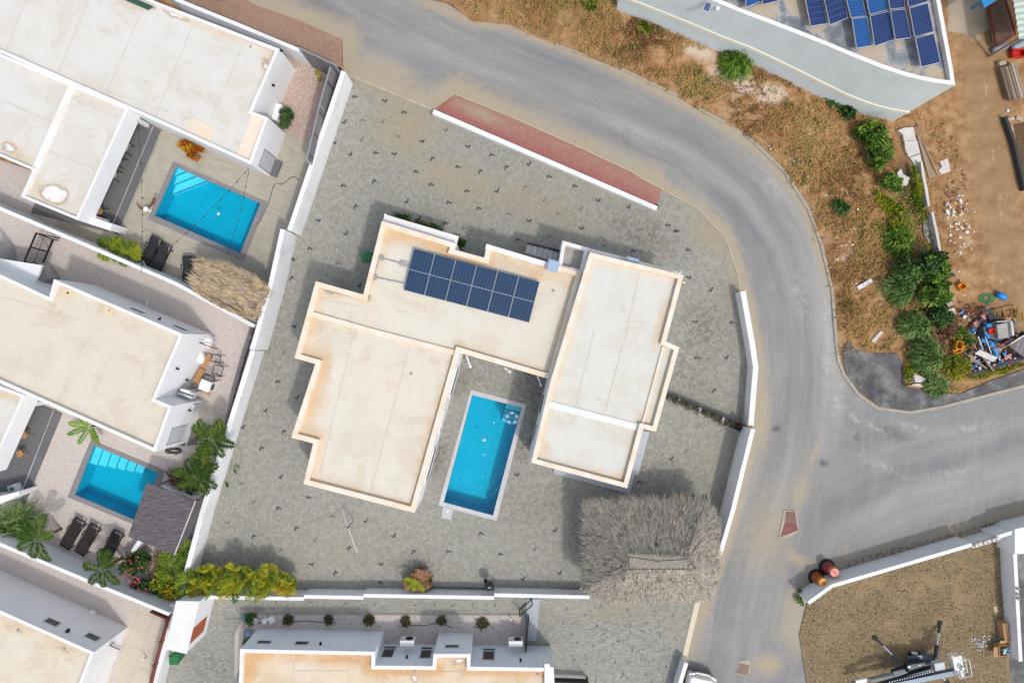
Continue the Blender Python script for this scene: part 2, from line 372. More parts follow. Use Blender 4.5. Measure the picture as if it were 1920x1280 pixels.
def newasph():
    m = NT('dark patched asphalt', 0.88); n = m.noise(0.9, 6, ro=0.65); f = m.noise(40, 3); c = m.ramp(n, [(0.36, (0.07, 0.07, 0.075)), (0.5, (0.125, 0.122, 0.122)), (0.64, (0.23, 0.222, 0.21))])
    c = m.mix(m.math('MULTIPLY', m.step(f, 0.5, 0.8), 0.35), c, (0.2, 0.19, 0.18)); sp = m.step(m.vor(3.0, None, 'Distance'), 0.10, 0.04)
    return m.out(m.mix(m.math('MULTIPLY', sp, m.step(n, 0.5, 0.6)), c, (0.5, 0.48, 0.45)))
NEWASPH = newasph()
def soilmat():
    m = NT('dry soil', 0.95, 0, 0.1); a = m.noise(0.18, 5); b = m.noise(1.2, 6, ro=0.65); c3 = m.noise(6, 6, ro=0.7); f = m.noise(35, 3)
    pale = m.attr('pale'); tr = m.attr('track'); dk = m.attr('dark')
    c = m.ramp(b, [(0.30, (0.17, 0.085, 0.04)), (0.44, (0.34, 0.18, 0.08)), (0.57, (0.48, 0.29, 0.145)), (0.7, (0.55, 0.39, 0.22))])
    c = m.mix(m.math('MULTIPLY', m.step(c3, 0.4, 0.7), 0.35), c, (0.14, 0.085, 0.045))
    c = m.mix(m.math('MULTIPLY', tr, 0.85), c, m.mix(b, (0.25, 0.15, 0.075), (0.43, 0.295, 0.165)))
    p = m.math('ADD', pale, m.math('MULTIPLY', m.math('SUBTRACT', b, 0.5), 0.9)); c = m.mix(m.step(p, 0.35, 0.85), c, (0.62, 0.51, 0.40))
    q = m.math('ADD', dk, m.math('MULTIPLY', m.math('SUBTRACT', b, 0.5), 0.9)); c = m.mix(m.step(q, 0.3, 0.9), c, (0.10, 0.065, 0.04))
    sp = m.step(m.vor(5.0, None, 'Distance'), 0.16, 0.08); c = m.mix(m.math('MULTIPLY', sp, m.step(m.noise(1.0, 3), 0.55, 0.65)), c, (0.62, 0.56, 0.48))
    c = m.mix(m.math('MULTIPLY', f, 0.3), c, (0.2, 0.13, 0.07))
    m.bump(c3, 0.6, 0.06); return m.out(c)
SOIL = soilmat()
def gravel(name, cols, sc=16, bstr=0.5, warm=None):
    m = NT(name, 0.92, 0, 0.15); v = m.vor(sc); x = m.sep(v)[0]; n = m.noise(0.6, 5); d = m.vor(sc, None, 'Distance'); mid = m.noise(4.0, 5, ro=0.7)
    c = m.ramp(x, [(i / (len(cols) - 1) * 0.9 + 0.05, q) for i, q in enumerate(cols)])
    c = m.mix(m.math('MULTIPLY', m.step(d, 0.35, 0.7), 0.4), c, tuple(q * 0.45 for q in cols[0]))
    c = m.mix(m.math('MULTIPLY', m.step(mid, 0.5, 0.75), 0.3), c, tuple(q * 0.6 for q in cols[0]))
    if warm: c = m.mix(m.math('MULTIPLY', m.step(n, 0.48, 0.66), 0.7), c, warm)
    m.bump(d, bstr, -0.03); return m.out(c)
PINK = gravel('pinkish yard gravel', [(0.53, 0.46, 0.42), (0.60, 0.54, 0.495), (0.65, 0.595, 0.55), (0.58, 0.495, 0.45)], 30, 0.15)
PINKR = gravel('red planting gravel', [(0.42, 0.29, 0.24), (0.58, 0.45, 0.39), (0.64, 0.54, 0.47), (0.50, 0.36, 0.30)], 22, 0.3)
LOT = gravel('brown stony fill', [(0.19, 0.14, 0.08), (0.26, 0.20, 0.115), (0.32, 0.25, 0.15), (0.235, 0.17, 0.09)], 13, 0.45, (0.32, 0.225, 0.12))
def tiles(name, a, b, joint, w_, h_, rot, grain=0.0, jw=0.012):
    m = NT(name, 0.7); v = m.map(m.pos, (1, 1, 1), math.radians(rot)); x, y, _ = m.sep(v)
    ux = m.math('FLOORED_MODULO', x, w_); uy = m.math('FLOORED_MODULO', y, h_)
    e = m.math('MINIMUM', m.math('MINIMUM', ux, m.math('SUBTRACT', w_, ux)), m.math('MINIMUM', uy, m.math('SUBTRACT', h_, uy)))
    r = m.wn(m.comb(m.math('FLOOR', m.math('DIVIDE', x, w_)), m.math('FLOOR', m.math('DIVIDE', y, h_))))
    g = m.noise(1.0, 5, m.map(v, (1.3, 7, 1))); n = m.noise(0.8, 5)
    c = m.mix(m.math('MULTIPLY', r, 0.6), a, b); c = m.mix(m.math('MULTIPLY', m.step(g, 0.4, 0.7), grain), c, tuple(q * 0.55 for q in b)); c = m.mix(m.math('MULTIPLY', m.step(n, 0.45, 0.75), 0.3), c, tuple(q * 0.7 for q in b))
    return m.out(m.mix(m.math('MULTIPLY', m.step(e, jw, jw * 0.3), 0.7), c, joint))
DECK = tiles('wood look stone deck', (0.44, 0.405, 0.33), (0.37, 0.34, 0.275), (0.27, 0.25, 0.205), 1.2, 1.2, 20, 0.3)
GREYT = tiles('dark grey porch tile', (0.135, 0.135, 0.14), (0.165, 0.165, 0.17), (0.09, 0.09, 0.09), 0.9, 0.9, 24, 0.15)
BEIGET = tiles('beige terrace tile', (0.56, 0.50, 0.41), (0.50, 0.45, 0.37), (0.30, 0.27, 0.22), 1.0, 1.0, 20, 0.1, 0.02)
CONC = tiles('grey terrace slab', (0.43, 0.45, 0.48), (0.38, 0.40, 0.43), (0.25, 0.26, 0.28), 2.2, 2.2, 15, 0.1)
COPST = tiles('pale pool coping stone', (0.55, 0.55, 0.55), (0.48, 0.48, 0.49), (0.34, 0.34, 0.34), 0.6, 0.6, 15, 0.1)
COPDK = tiles('grey pool coping stone', (0.25, 0.24, 0.245), (0.21, 0.205, 0.21), (0.12, 0.12, 0.12), 0.6, 0.6, 24, 0.1)
KERB = plain('concrete kerb', (0.37, 0.335, 0.275), 0.9, var=0.3, sc=2.5)
SANDK = plain('sand covered threshold', (0.44, 0.375, 0.275), 0.9, var=0.3, sc=1.5)
CRTHR = plain('cream concrete threshold', (0.66, 0.58, 0.44), 0.9, var=0.15, sc=3)
DCONC = plain('weathered concrete', (0.36, 0.345, 0.32), 0.9, var=0.45, sc=1.8)
LCONC = plain('pale broken concrete', (0.58, 0.55, 0.51), 0.9, var=0.3, sc=2.5)
def basin(name, col):
    m = NT(name, 0.5); v = m.vor(18, None, 'Color'); x = m.sep(v)[0]; n = m.noise(1.1, 4, dist=0.8)
    c = m.mix(m.math('MULTIPLY', x, 0.18), col, tuple(q * 0.7 for q in col)); c = m.mix(m.math('MULTIPLY', m.step(n, 0.45, 0.7), 0.18), c, tuple(min(1, q * 1.25 + 0.02) for q in col))  # distorted noise puts caustic-like light wisps into the mosaic colour
    return m.out(c)
BASIN = basin('turquoise pool mosaic', (0.0, 0.47, 0.66)); BASIN2 = basin('pale pool step mosaic', (0.62, 0.82, 0.92))
MOSA = plain('dark blue mosaic band', (0.02, 0.12, 0.35), 0.4, var=0.5, sc=30)
def water():
    m = bpy.data.materials.new('pool water'); m.use_nodes = True; t = m.node_tree; t.nodes.remove(t.nodes['Principled BSDF'])
    tr = t.nodes.new('ShaderNodeBsdfTransparent'); tr.inputs[0].default_value = (0.35, 0.95, 0.98, 1)
    gl = t.nodes.new('ShaderNodeBsdfGlossy'); gl.inputs['Roughness'].default_value = 0.08; gl.inputs[0].default_value = (.7, .7, .7, 1)
    fr = t.nodes.new('ShaderNodeFresnel'); fr.inputs[0].default_value = 1.33; bp = t.nodes.new('ShaderNodeBump'); ns = t.nodes.new('ShaderNodeTexNoise')
    ge = t.nodes.new('ShaderNodeNewGeometry'); ns.inputs['Scale'].default_value = 3.2; ns.inputs['Detail'].default_value = 3; ns.inputs['Distortion'].default_value = 1.0
    t.links.new(ge.outputs['Position'], ns.inputs['Vector']); t.links.new(ns.outputs[0], bp.inputs['Height']); bp.inputs['Strength'].default_value = 0.5; bp.inputs['Distance'].default_value = 0.08
    t.links.new(bp.outputs[0], gl.inputs['Normal']); t.links.new(bp.outputs[0], fr.inputs['Normal'])
    mx = t.nodes.new('ShaderNodeMixShader'); t.links.new(fr.outputs[0], mx.inputs[0]); t.links.new(tr.outputs[0], mx.inputs[1]); t.links.new(gl.outputs[0], mx.inputs[2])
    t.links.new(mx.outputs[0], t.nodes['Material Output'].inputs[0]); return m
WATER = water()
def solar(name, a, b, nx, ny, line):
    m = NT(name, 0.3, 0.0, 0.3); x, y, _ = m.sep(m.attr('uvm', 'Vector'))
    ux = m.math('FRACT', m.math('MULTIPLY', x, nx)); uy = m.math('FRACT', m.math('MULTIPLY', y, ny))
    e = m.math('MINIMUM', m.math('MINIMUM', ux, m.math('SUBTRACT', 1.0, ux)), m.math('MINIMUM', uy, m.math('SUBTRACT', 1.0, uy)))
    c = m.mix(m.noise(0.7, 3), a, b); return m.out(m.mix(m.step(e, 0.07, 0.03), c, line))
CELL = solar('blue solar cells', (0.010, 0.028, 0.07), (0.018, 0.055, 0.12), 6, 12, (0.075, 0.12, 0.19))
CELL2 = solar('deep blue solar cells', (0.010, 0.022, 0.085), (0.018, 0.045, 0.16), 6, 10, (0.06, 0.10, 0.22))
CELL3 = solar('bright blue solar cells', (0.008, 0.06, 0.21), (0.012, 0.085, 0.27), 6, 10, (0.06, 0.14, 0.30))
ALUD = plain('dull aluminium frame', (0.36, 0.38, 0.42), 0.4, 0.3, 0.05)
ALU = plain('silver aluminium', (0.62, 0.63, 0.65), 0.35, 0.5, 0.05)
GALV = plain('galvanised metal', (0.38, 0.40, 0.42), 0.45, 0.5, 0.15)
WPLAS = plain('white plastic', (0.78, 0.79, 0.80), 0.4, var=0.05)
BLACK = plain('black metal', (0.018, 0.018, 0.02), 0.45, 0.3, 0.2)
BMESH = plain('black mesh fabric', (0.022, 0.025, 0.03), 0.75, var=0.3, sc=25)
BROWNM = plain('dark brown mesh fabric', (0.024, 0.019, 0.019), 0.8, var=0.3, sc=25)
GLASSD = plain('dark window glass', (0.03, 0.033, 0.036), 0.12, 0, 0.3, spec=0.6)
SHUT = plain('dark shuttered window', (0.055, 0.045, 0.045), 0.5, 0, 0.3, 12)
LGREY = plain('light grey paint', (0.50, 0.53, 0.55), 0.5, var=0.06)
DGREEN = plain('green bin plastic', (0.025, 0.16, 0.06), 0.45, var=0.2)
WOOD = toned('weathered timber', [(0, (0.14, 0.10, 0.07)), (0.5, (0.30, 0.235, 0.175)), (1, (0.50, 0.43, 0.34))], 0.85, nsc=8)
PLYW = plain('honey coloured timber', (0.46, 0.24, 0.10), 0.6, var=0.2, sc=5)
def boards(name, a, b, rot, wd=0.14):
    m = NT(name, 0.8); x = m.sep(m.map(m.pos, (1, 1, 1), math.radians(rot)))[0]; u = m.math('DIVIDE', x, wd); r = m.wn(m.comb(m.math('FLOOR', u), 0.0)); e = m.math('FRACT', u)
    c = m.mix(r, a, b); return m.out(m.mix(m.math('MULTIPLY', m.step(e, 0.14, 0.04), 0.8), c, tuple(q * 0.3 for q in a)))
FENCE = boards('grey timber boards', (0.16, 0.145, 0.15), (0.24, 0.22, 0.225), 20)
RUST = plain('rust red paint', (0.16, 0.035, 0.02), 0.55, var=0.25)
ORDOOR = plain('orange brown door', (0.40, 0.085, 0.03), 0.5, var=0.15)
THATCH = toned('grey brown palm thatch', [(0, (0.12, 0.105, 0.085)), (0.3, (0.275, 0.25, 0.21)), (0.6, (0.405, 0.375, 0.32)), (0.84, (0.46, 0.41, 0.335)), (1, (0.60, 0.47, 0.30))], 0.9, nsc=0.8, namt=0.3)
THATCHY = toned('straw coloured palm thatch', [(0, (0.14, 0.10, 0.065)), (0.35, (0.34, 0.26, 0.175)), (0.6, (0.46, 0.37, 0.26)), (0.85, (0.56, 0.44, 0.28)), (1, (0.62, 0.42, 0.18))], 0.9, nsc=0.8, namt=0.3)
THATUND = plain('dark thatch underlayer', (0.20, 0.175, 0.145), 0.95, var=0.4, sc=6)  # underlayer is a darker thatch colour beneath the strands
def shingle():
    m = NT('grey reed roofing', 0.9); v = m.map(m.pos, (1.6, 16, 1), math.radians(22)); n = m.noise(1.2, 5, v); k = m.noise(1.0, 4)
    c = m.ramp(n, [(0.3, (0.06, 0.055, 0.062)), (0.5, (0.115, 0.105, 0.115)), (0.68, (0.20, 0.185, 0.19))]); m.bump(n, 0.5, 0.03); return m.out(m.mix(m.math('MULTIPLY', k, 0.3), c, (0.12, 0.1, 0.1)))
REED = shingle()
L_GREEN = toned('mid green foliage', [(0, (0.012, 0.03, 0.008)), (0.35, (0.05, 0.12, 0.015)), (0.65, (0.13, 0.26, 0.03)), (1, (0.30, 0.42, 0.07))], 0.6, nsc=2.5, trans=0.2)
L_DARK = toned('dark green foliage', [(0, (0.010, 0.025, 0.008)), (0.5, (0.04, 0.105, 0.025)), (1, (0.14, 0.25, 0.06))], 0.6, nsc=2.5, trans=0.15)
L_BLUE = toned('blue green needles', [(0, (0.03, 0.065, 0.02)), (0.45, (0.12, 0.235, 0.055)), (1, (0.36, 0.46, 0.17))], 0.65, nsc=2.5, trans=0.2)
L_YEL = toned('yellow green fronds', [(0, (0.018, 0.04, 0.005)), (0.35, (0.09, 0.16, 0.010)), (0.62, (0.26, 0.34, 0.02)), (0.82, (0.48, 0.42, 0.02)), (1, (0.50, 0.26, 0.02))], 0.55, nsc=2.0, namt=0.35, trans=0.25)
L_PALM = toned('palm fronds', [(0, (0.008, 0.02, 0.005)), (0.4, (0.03, 0.07, 0.008)), (0.75, (0.10, 0.16, 0.018)), (1, (0.26, 0.26, 0.05))], 0.6, spec=.1, nsc=2.0, namt=0.4, trans=0.1)
L_ORG = toned('orange croton leaves', [(0, (0.14, 0.03, 0.005)), (0.5, (0.48, 0.14, 0.01)), (0.8, (0.62, 0.30, 0.02)), (1, (0.30, 0.32, 0.02))], 0.5, nsc=3, trans=0.2)
L_GREY = toned('grey green dry foliage', [(0, (0.05, 0.045, 0.035)), (0.5, (0.15, 0.145, 0.10)), (1, (0.33, 0.32, 0.25))], 0.9)
L_BED = toned('dark olive brown foliage', [(0, (0.03, 0.03, 0.015)), (0.5, (0.07, 0.075, 0.035)), (1, (0.17, 0.13, 0.06))], 0.8)
L_RED = plain('pink red blossom', (0.62, 0.06, 0.09), 0.6, var=0.3)
L_DRY = toned('dry grass', [(0, (0.13, 0.07, 0.03)), (0.3, (0.36, 0.20, 0.08)), (0.62, (0.58, 0.37, 0.15)), (0.84, (0.50, 0.38, 0.12)), (0.94, (0.20, 0.20, 0.06)), (1, (0.09, 0.12, 0.03))], 0.85, nsc=0.5, namt=0.5, trans=0.15)
L_BRN = toned('brown withered leaves', [(0, (0.06, 0.03, 0.02)), (0.5, (0.20, 0.10, 0.06)), (1, (0.38, 0.22, 0.12))], 0.85)
BARK = plain('brown bark', (0.13, 0.09, 0.06), 0.9, var=0.4, sc=12)
# ------------------------------------------------------------------ the ground
pool_main = W([(885.4, 739.4), (978, 763), (924.4, 966.4), (831.6, 941.5)])
pool_b = W([(330, 313), (489, 382), (451, 475), (289, 404)])
pool_c = W([(176, 834), (298, 886), (262, 978), (140, 927)])
HOLES = [pool_main, pool_b, pool_c]
def tz(x, y):
    px, py = PX(x, y)
    def lerp(tb, v):
        if v <= tb[0][0]: return tb[0][1]
        for (a, b), (c, d) in zip(tb, tb[1:]):
            if v <= c: return b + (d - b) * (v - a) / (c - a)
        return tb[-1][1]
    yr = lerp([(800, 10), (960, 47), (1042, 85), (1135, 117), (1270, 180), (1320, 212), (1385, 240), (1435, 287), (1500, 380), (1560, 520)], px)
    yw = lerp([(900, -60), (1000, -30), (1120, 22), (1281, 88), (1374, 126), (1512, 181), (1618, 217), (1677, 230), (1700, 228)], px)
    hh = lerp([(1000, 1.3), (1374, 1.2), (1512, 0.6), (1618, 0.15), (1677, 0.0)], px)
    v = clamp((yr - py) / max(20, yr - yw)); v = v * v * (3 - 2 * v)
    return hh * v
g = sheet('ground', [(-400, -400), (400, -400), (400, 400), (-400, 400)], -0.012, SOIL, holes=HOLES)
tag(g, kind='structure')
soilpoly = [(700, -140), (785, -8), (840, 6), (885, 38), (960, 46), (1042, 84), (1135, 117), (1200, 145), (1270, 180), (1320, 212), (1385, 242), (1437, 290), (1470, 322), (1515, 392), (1540, 460), (1560, 545), (1567, 640), (1572, 677), (1582, 702), (1610, 740), (1645, 765), (1705, 772), (1765, 762), (1920, 722), (2080, 690), (2080, -140)]
def s_pale(x, y):
    px, py = PX(x, y)
    return max(.55 * math.exp(-((px - 1852 - .13 * (py - 200)) / 7) ** 2) * (70 < py < 420), blob(px, py, 1300, 112, 45, 16, 20), blob(px, py, 1370, 165, 70, 20, 20), 0.9 * blob(px, py, 1440, 185, 40, 25, 20), 0.5 * blob(px, py, 1590, 480, 40, 40), 0.5 * blob(px, py, 1880, 520, 40, 20), 0.45 * blob(px, py, 1810, 450, 40, 60), .6 * blob(px, py, 1820, 60, 40, 40))
def s_track(x, y):
    px, py = PX(x, y); cx = 1800 + 0.10 * py if py < 380 else 1838 + (py - 380) * 0.3
    return clamp(.85 * math.exp(-((px - cx - 30) / 50) ** 2) + .5 * math.exp(-((px - cx - 5) / 9) ** 2) + .6 * math.exp(-((px - cx - 52) / 10) ** 2) + 0.7 * math.exp(-(min(segd(px, py, a, b) for a, b in zip(RD, RD[1:])) / 16) ** 2))
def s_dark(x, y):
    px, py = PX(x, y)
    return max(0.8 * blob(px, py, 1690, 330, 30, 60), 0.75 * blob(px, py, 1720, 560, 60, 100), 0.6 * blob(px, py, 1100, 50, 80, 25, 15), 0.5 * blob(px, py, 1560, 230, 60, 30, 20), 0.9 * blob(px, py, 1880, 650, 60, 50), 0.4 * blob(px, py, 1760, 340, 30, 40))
RD = [(840, 6), (960, 46), (1135, 117), (1320, 212), (1437, 290), (1515, 392), (1560, 545), (1567, 640)]
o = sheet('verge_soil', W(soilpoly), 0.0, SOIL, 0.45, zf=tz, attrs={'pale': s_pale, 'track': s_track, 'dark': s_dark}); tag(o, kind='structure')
# road
ROADP = [(300, -140), (440, -10), (480, 10), (560, 38), (642, 75), (644, 138), (812, 206), (853, 178), (960, 222), (1080, 275), (1177, 320), (1240, 356), (1310, 394), (1360, 447), (1381, 507), (1390, 545), (1412, 640), (1420, 690), (1410, 803), (1350, 1032), (1311, 1130), (1280, 1230), (1240, 1400),
         (1590, 1400), (1545, 1280), (1520, 1200), (1515, 1125), (1575, 1082), (1700, 1048), (1920, 975), (2080, 930), (2080, 676), (1920, 724), (1765, 764), (1705, 774), (1645, 767), (1610, 742), (1582, 704), (1570, 660), (1567, 640), (1560, 545), (1540, 460), (1515, 392), (1470, 322), (1437, 290), (1385, 242), (1320, 214), (1270, 182), (1200, 147), (1135, 119), (1042, 86), (960, 48), (885, 40), (840, 8), (785, -6), (700, -140)]
CL = W([(420, -120), (560, -40), (720, 50), (860, 118), (1000, 172), (1150, 228), (1290, 292), (1390, 372), (1455, 465), (1486, 570), (1492, 700), (1478, 850), (1440, 1000), (1400, 1150), (1360, 1400)])
CL2 = W([(1400, 1180), (1470, 1060), (1560, 960), (1680, 900), (1800, 870), (1940, 825), (2100, 780)])
def along(x, y, q=0, path=CL):
    best = 1e9; acc = 0; s = 0; t = 0
    for a, b in zip(path, path[1:]):
        d = segd(x, y, a, b); L = (b - a).length
        if d < best:
            best = d; u = ((x - a.x) * (b.x - a.x) + (y - a.y) * (b.y - a.y)) / L; s = acc + clamp(u, 0, L); cr = (b.x - a.x) * (y - a.y) - (b.y - a.y) * (x - a.x); t = d if cr > 0 else -d
        acc += L
    return (s, t)[q]
KE1 = W([(450, -10), (480, 10), (642, 75), (644, 138), (812, 206), (853, 178), (1240, 356), (1310, 394), (1360, 447), (1381, 507), (1390, 545), (1420, 690), (1410, 803), (1350, 1032), (1280, 1230)])
KE2 = W([(700, -60), (785, -6), (885, 40), (960, 48), (1135, 119), (1320, 214), (1437, 290), (1515, 392), (1560, 545)])
KE3 = W([(1484, 1180), (1500, 1122), (1570, 1076), (1920, 966)])
def r_dust(x, y):
    px, py = PX(x, y)
    d1 = min(segd(x, y, a, b) for a, b in zip(KE1, KE1[1:])); d2 = min(segd(x, y, a, b) for a, b in zip(KE2, KE2[1:])); d3 = min(segd(x, y, a, b) for a, b in zip(KE3, KE3[1:]))
    k = 1.3 if px < 1250 else 0.7
    return clamp(max(0.95 * math.exp(-(d1 / k) ** 2), 0.8 * math.exp(-(d2 / 0.5) ** 2), 0.75 * math.exp(-(d3 / 1.1) ** 2), 0.7 * blob(px, py, 540, 40, 100, 40, 25), 1.0 * blob(px, py, 1528, 850, 7, 38, 20), 0.75 * blob(px, py, 1500, 920, 20, 50, 10), 0.9 * blob(px, py, 1440, 1245, 30, 25), 0.8 * blob(px, py, 1500, 1180, 30, 60, 10), 0.8 * blob(px, py, 1590, 1035, 8, 16), 0.5 * blob(px, py, 870, 200, 90, 30, 25), 1.3 * blob(px, py, 905, 30, 55, 22, 12), 1.0 * blob(px, py, 1010, 74, 45, 10, 25), 1.0 * blob(px, py, 1195, 152, 40, 9, 25), 1.0 * blob(px, py, 1290, 197, 26, 9, 25), .8 * blob(px, py, 1430, 780, 16, 90, 0), .75 * blob(px, py, 1500, 1050, 60, 16, 30), .9 * blob(px, py, 720, 130, 80, 26, 20), 0.6 * blob(px, py, 1440, 1000, 60, 120, 10)))
def r_band(x, y):
    px, py = PX(x, y)
    if px > 1540 and py > 780: return .55 * math.exp(-((along(x, y, 1, CL2) - .3) / .7) ** 2)
    t_ = along(x, y, 1); return clamp(.85 * math.exp(-((t_ + .8) / .85) ** 2) + .35 * math.exp(-((t_ - .9) / .4) ** 2)) * (1 if py < 720 else .6)
def r_chalk(x, y):
    px, py = PX(x, y); t_ = along(x, y, 1)
    return clamp(.8 * math.exp(-((t_ - 2.0) / .8) ** 2) * clamp((py - 330) / 150) * clamp((900 - py) / 200) + .45 * math.exp(-((t_ - .1) / .3) ** 2) + .5 * math.exp(-((along(x, y, 1, CL2) + 1.0) / .35) ** 2) * clamp((px - 1560) / 80) * (py > 780) + .35 * blob(px, py, 820, 110, 160, 40, 22))
def r_worn(x, y):
    px, py = PX(x, y)
    return clamp(max(0.9 * blob(px, py, 1445, 350, 22, 10, 40), 0.8 * blob(px, py, 1555, 680, 14, 60), 1.0 * blob(px, py, 1605, 783, 22, 4, 32), 1.0 * blob(px, py, 1640, 800, 26, 4, 24), 1.0 * blob(px, py, 1715, 802, 40, 5, 16), .9 * blob(px, py, 1820, 803, 45, 5, -12), .8 * blob(px, py, 1562, 735, 12, 45, -12), .9 * blob(px, py, 1575, 745, 8, 22, 10), 0.6 * blob(px, py, 1650, 870, 50, 8, 25), 0.6 * blob(px, py, 1790, 885, 60, 6, -8), 0.6 * blob(px, py, 1500, 550, 12, 60, -8), 0.5 * blob(px, py, 815, 198, 18, 10), 0.5 * blob(px, py, 1180, 240, 60, 8, 22), 0.5 * blob(px, py, 1330, 1150, 60, 10, 90), 0.55 * blob(px, py, 1550, 590, 10, 60)))
def r_crack(x, y):
    px, py = PX(x, y); return clamp(max(1.3 * blob(px, py, 1680, 818, 42, 15, 24), 0.7 * blob(px, py, 1600, 770, 40, 20, 45), .6 * blob(px, py, 1560, 690, 16, 50)))
def r_oil(x, y):
    px, py = PX(x, y)
    return clamp(max(1.1 * blob(px, py, 1545, 868, 9, 7, 20), 1.0 * blob(px, py, 1453, 803, 5, 6), .9 * blob(px, py, 1468, 756, 3, 3), .9 * blob(px, py, 1458, 800, 7, 4, 40), .8 * blob(px, py, 1045, 146, 5, 4), .6 * blob(px, py, 1678, 815, 40, 11, 24), .5 * blob(px, py, 1700, 720, 10, 8), .75 * blob(px, py, 1606, 815, 2.5, 22, 8), .9 * blob(px, py, 1884, 846, 3, 3), .45 * blob(px, py, 705, 65, 6, 4), .5 * blob(px, py, 1445, 355, 18, 5, 35)))
o = sheet('road', W(ROADP), 0.0, ROAD, 0.28, attrs={'along': lambda x, y: along(x, y, 0), 'across': lambda x, y: along(x, y, 1), 'along2': lambda x, y: along(x, y, 0, CL2), 'across2': lambda x, y: along(x, y, 1, CL2), 'band': r_band, 'chalk': r_chalk, 'branch': lambda x, y: (lambda u: u * u * (3 - 2 * u))(clamp((PX(x, y)[0] + .3 * PX(x, y)[1] - 1720) / 260)), 'dust': r_dust, 'worn': r_worn, 'crack': r_crack, 'oil': r_oil}); tag(o, kind='structure')
o = sheet('dark_asphalt_patch', W([(1577, 655), (1590, 640), (1605, 655), (1640, 662), (1680, 662), (1692, 680), (1690, 700), (1700, 725), (1740, 735), (1800, 738), (1860, 712), (1925, 690), (2080, 660), (2080, 674), (1920, 720), (1765, 760), (1705, 770), (1650, 763), (1612, 736), (1586, 702)]), 0.06, NEWASPH, 0.6); tag(o, kind='structure')
def kerb(name, pts, wd, z0, z1, m):
    mb = MB(); mb.prism(ribbon(W(pts), wd), z0, z1); return tag(mb.build(name, m), kind='structure')
kerb('kerb', [(1395, 250), (1437, 290), (1470, 322), (1515, 392), (1540, 460), (1560, 545), (1567, 640), (1572, 677), (1582, 702), (1610, 740), (1645, 765), (1705, 773), (1765, 763), (1920, 723), (2060, 685)], 0.16, -0.01, 0.075, KERB)
kerb('kerb', [(1042, 85), (1100, 106)], 0.15, -0.01, 0.05, KERB); kerb('kerb', [(1165, 130), (1225, 158), (1270, 180)], 0.15, -0.01, 0.05, KERB); kerb('kerb', [(1310, 205), (1360, 230)], 0.13, -0.01, 0.05, KERB)
kerb('kerb', [(648, 139), (812, 206)], 0.12, 0.002, 0.03, SANDK)
kerb('kerb', [(853, 176), (960, 220), (1080, 273), (1177, 318), (1240, 354), (1310, 392), (1360, 445), (1381, 507), (1389, 543)], 0.09, 0.002, 0.03, SANDK)
kerb('driveway_threshold', [(1352, 1032), (1334, 1070), (1307, 1132), (1284, 1228)], 0.30, 0.0, 0.03, CRTHR)
# main paved court, with its charcoal paver pairs
COURT = [(646, 139), (812, 206), (1231, 390), (1240, 357), (1310, 394), (1360, 447), (1381, 507), (1388, 545), (1408, 640), (1414, 690), (1404, 803), (1350, 1034), (1325, 1106), (345, 1106), (372, 1062), (400, 960), (479, 687), (553, 430), (587, 320)]
ELS = []
def el(ox, oy, lst):
    for k, x, y in lst: ELS.append((k, ox + x / 4, oy + y / 4))
el(480, 0, [('a', 735, 730), ('a', 1105, 845), ('a', 800, 905), ('a', 895, 1150), ('A', 1325, 1190), ('a', 1765, 1165), ('a', 1510, 1255), ('A', 1880, 1255), ('j', 970, 755), ('j', 1070, 1020), ('j', 590, 1068), ('j', 1040, 1152), ('j', 1248, 1058), ('j', 1425, 975), ('j', 1592, 1095), ('J', 660, 915), ('J', 947, 912), ('J', 790, 1047), ('J', 705, 1157)])
el(480, 320, [('a', 650, 115), ('A', 888, 80), ('a', 1310, 107), ('a', 1578, 155), ('J', 1805, 153), ('a', 1195, 10), ('A', 1685, 5), ('J', 1128, 230), ('a', 1443, 240), ('a', 1667, 285), ('a', 1890, 325), ('A', 750, 270), ('j', 470, 370), ('J', 672, 470), ('a', 400, 585), ('J', 1220, 358), ('a', 1418, 395), ('A', 1558, 432), ('a', 1770, 447), ('a', 610, 697), ('A', 270, 805), ('J', 773, 860), ('j', 150, 1010), ('j', 290, 1165)])
el(960, 320, [('a', 275, 47), ('A', 100, 123), ('a', 467, 118), ('J', 240, 222), ('j', 650, 220), ('J', 513, 285), ('a', 342, 327), ('J', 872, 270), ('j', 132, 373), ('A', 775, 382), ('j', 525, 430), ('a', 280, 493), ('a', 40, 520), ('a', 1165, 412), ('j', 1240, 450), ('J', 1218, 455), ('a', 1317, 595), ('j', 1330, 797), ('a', 905, 605), ('j', 965, 597), ('a', 685, 567), ('J', 1490, 893), ('j', 1378, 1130), ('a', 1647, 1140)])
el(960, 0, [('J', 125, 1230)])
el(480, 640, [('A', 212, 87), ('a', 160, 303), ('J', 305, 418), ('J', 68, 517), ('A', 212, 675), ('A', 43, 800), ('J', 182, 1015), ('a', 390, 1170), ('a', 165, 1250)])
el(960, 640, [('a', 1383, 125), ('J', 1605, 120), ('A', 1518, 368), ('J', 1388, 633), ('A', 1315, 818), ('J', 1192, 878), ('J', 1340, 1055), ('a', 950, 1055), ('j', 40, 995)])
el(480, 960, [('a', 573, 30), ('J', 820, 65), ('A', 303, 118), ('J', 440, 205), ('J', 1030, 175), ('A', 703, 267), ('A', 190, 285), ('A', 1185, 295), ('a', 1438, 295), ('a', 1830, 315), ('j', 422, 387), ('j', 940, 385), ('A', 598, 452), ('a', 930, 527), ('a', 1685, 160)])
el(960, 960, [('J', 320, 133), ('J', 165, 277), ('J', 357, 453), ('J', 80, 498)])
el(0, 960, [('j', 1708, 75), ('A', 1905, 180)]); el(0, 640, [('J', 1820, 640), ('j', 1820, 1060), ('A', 1905, 1205)])
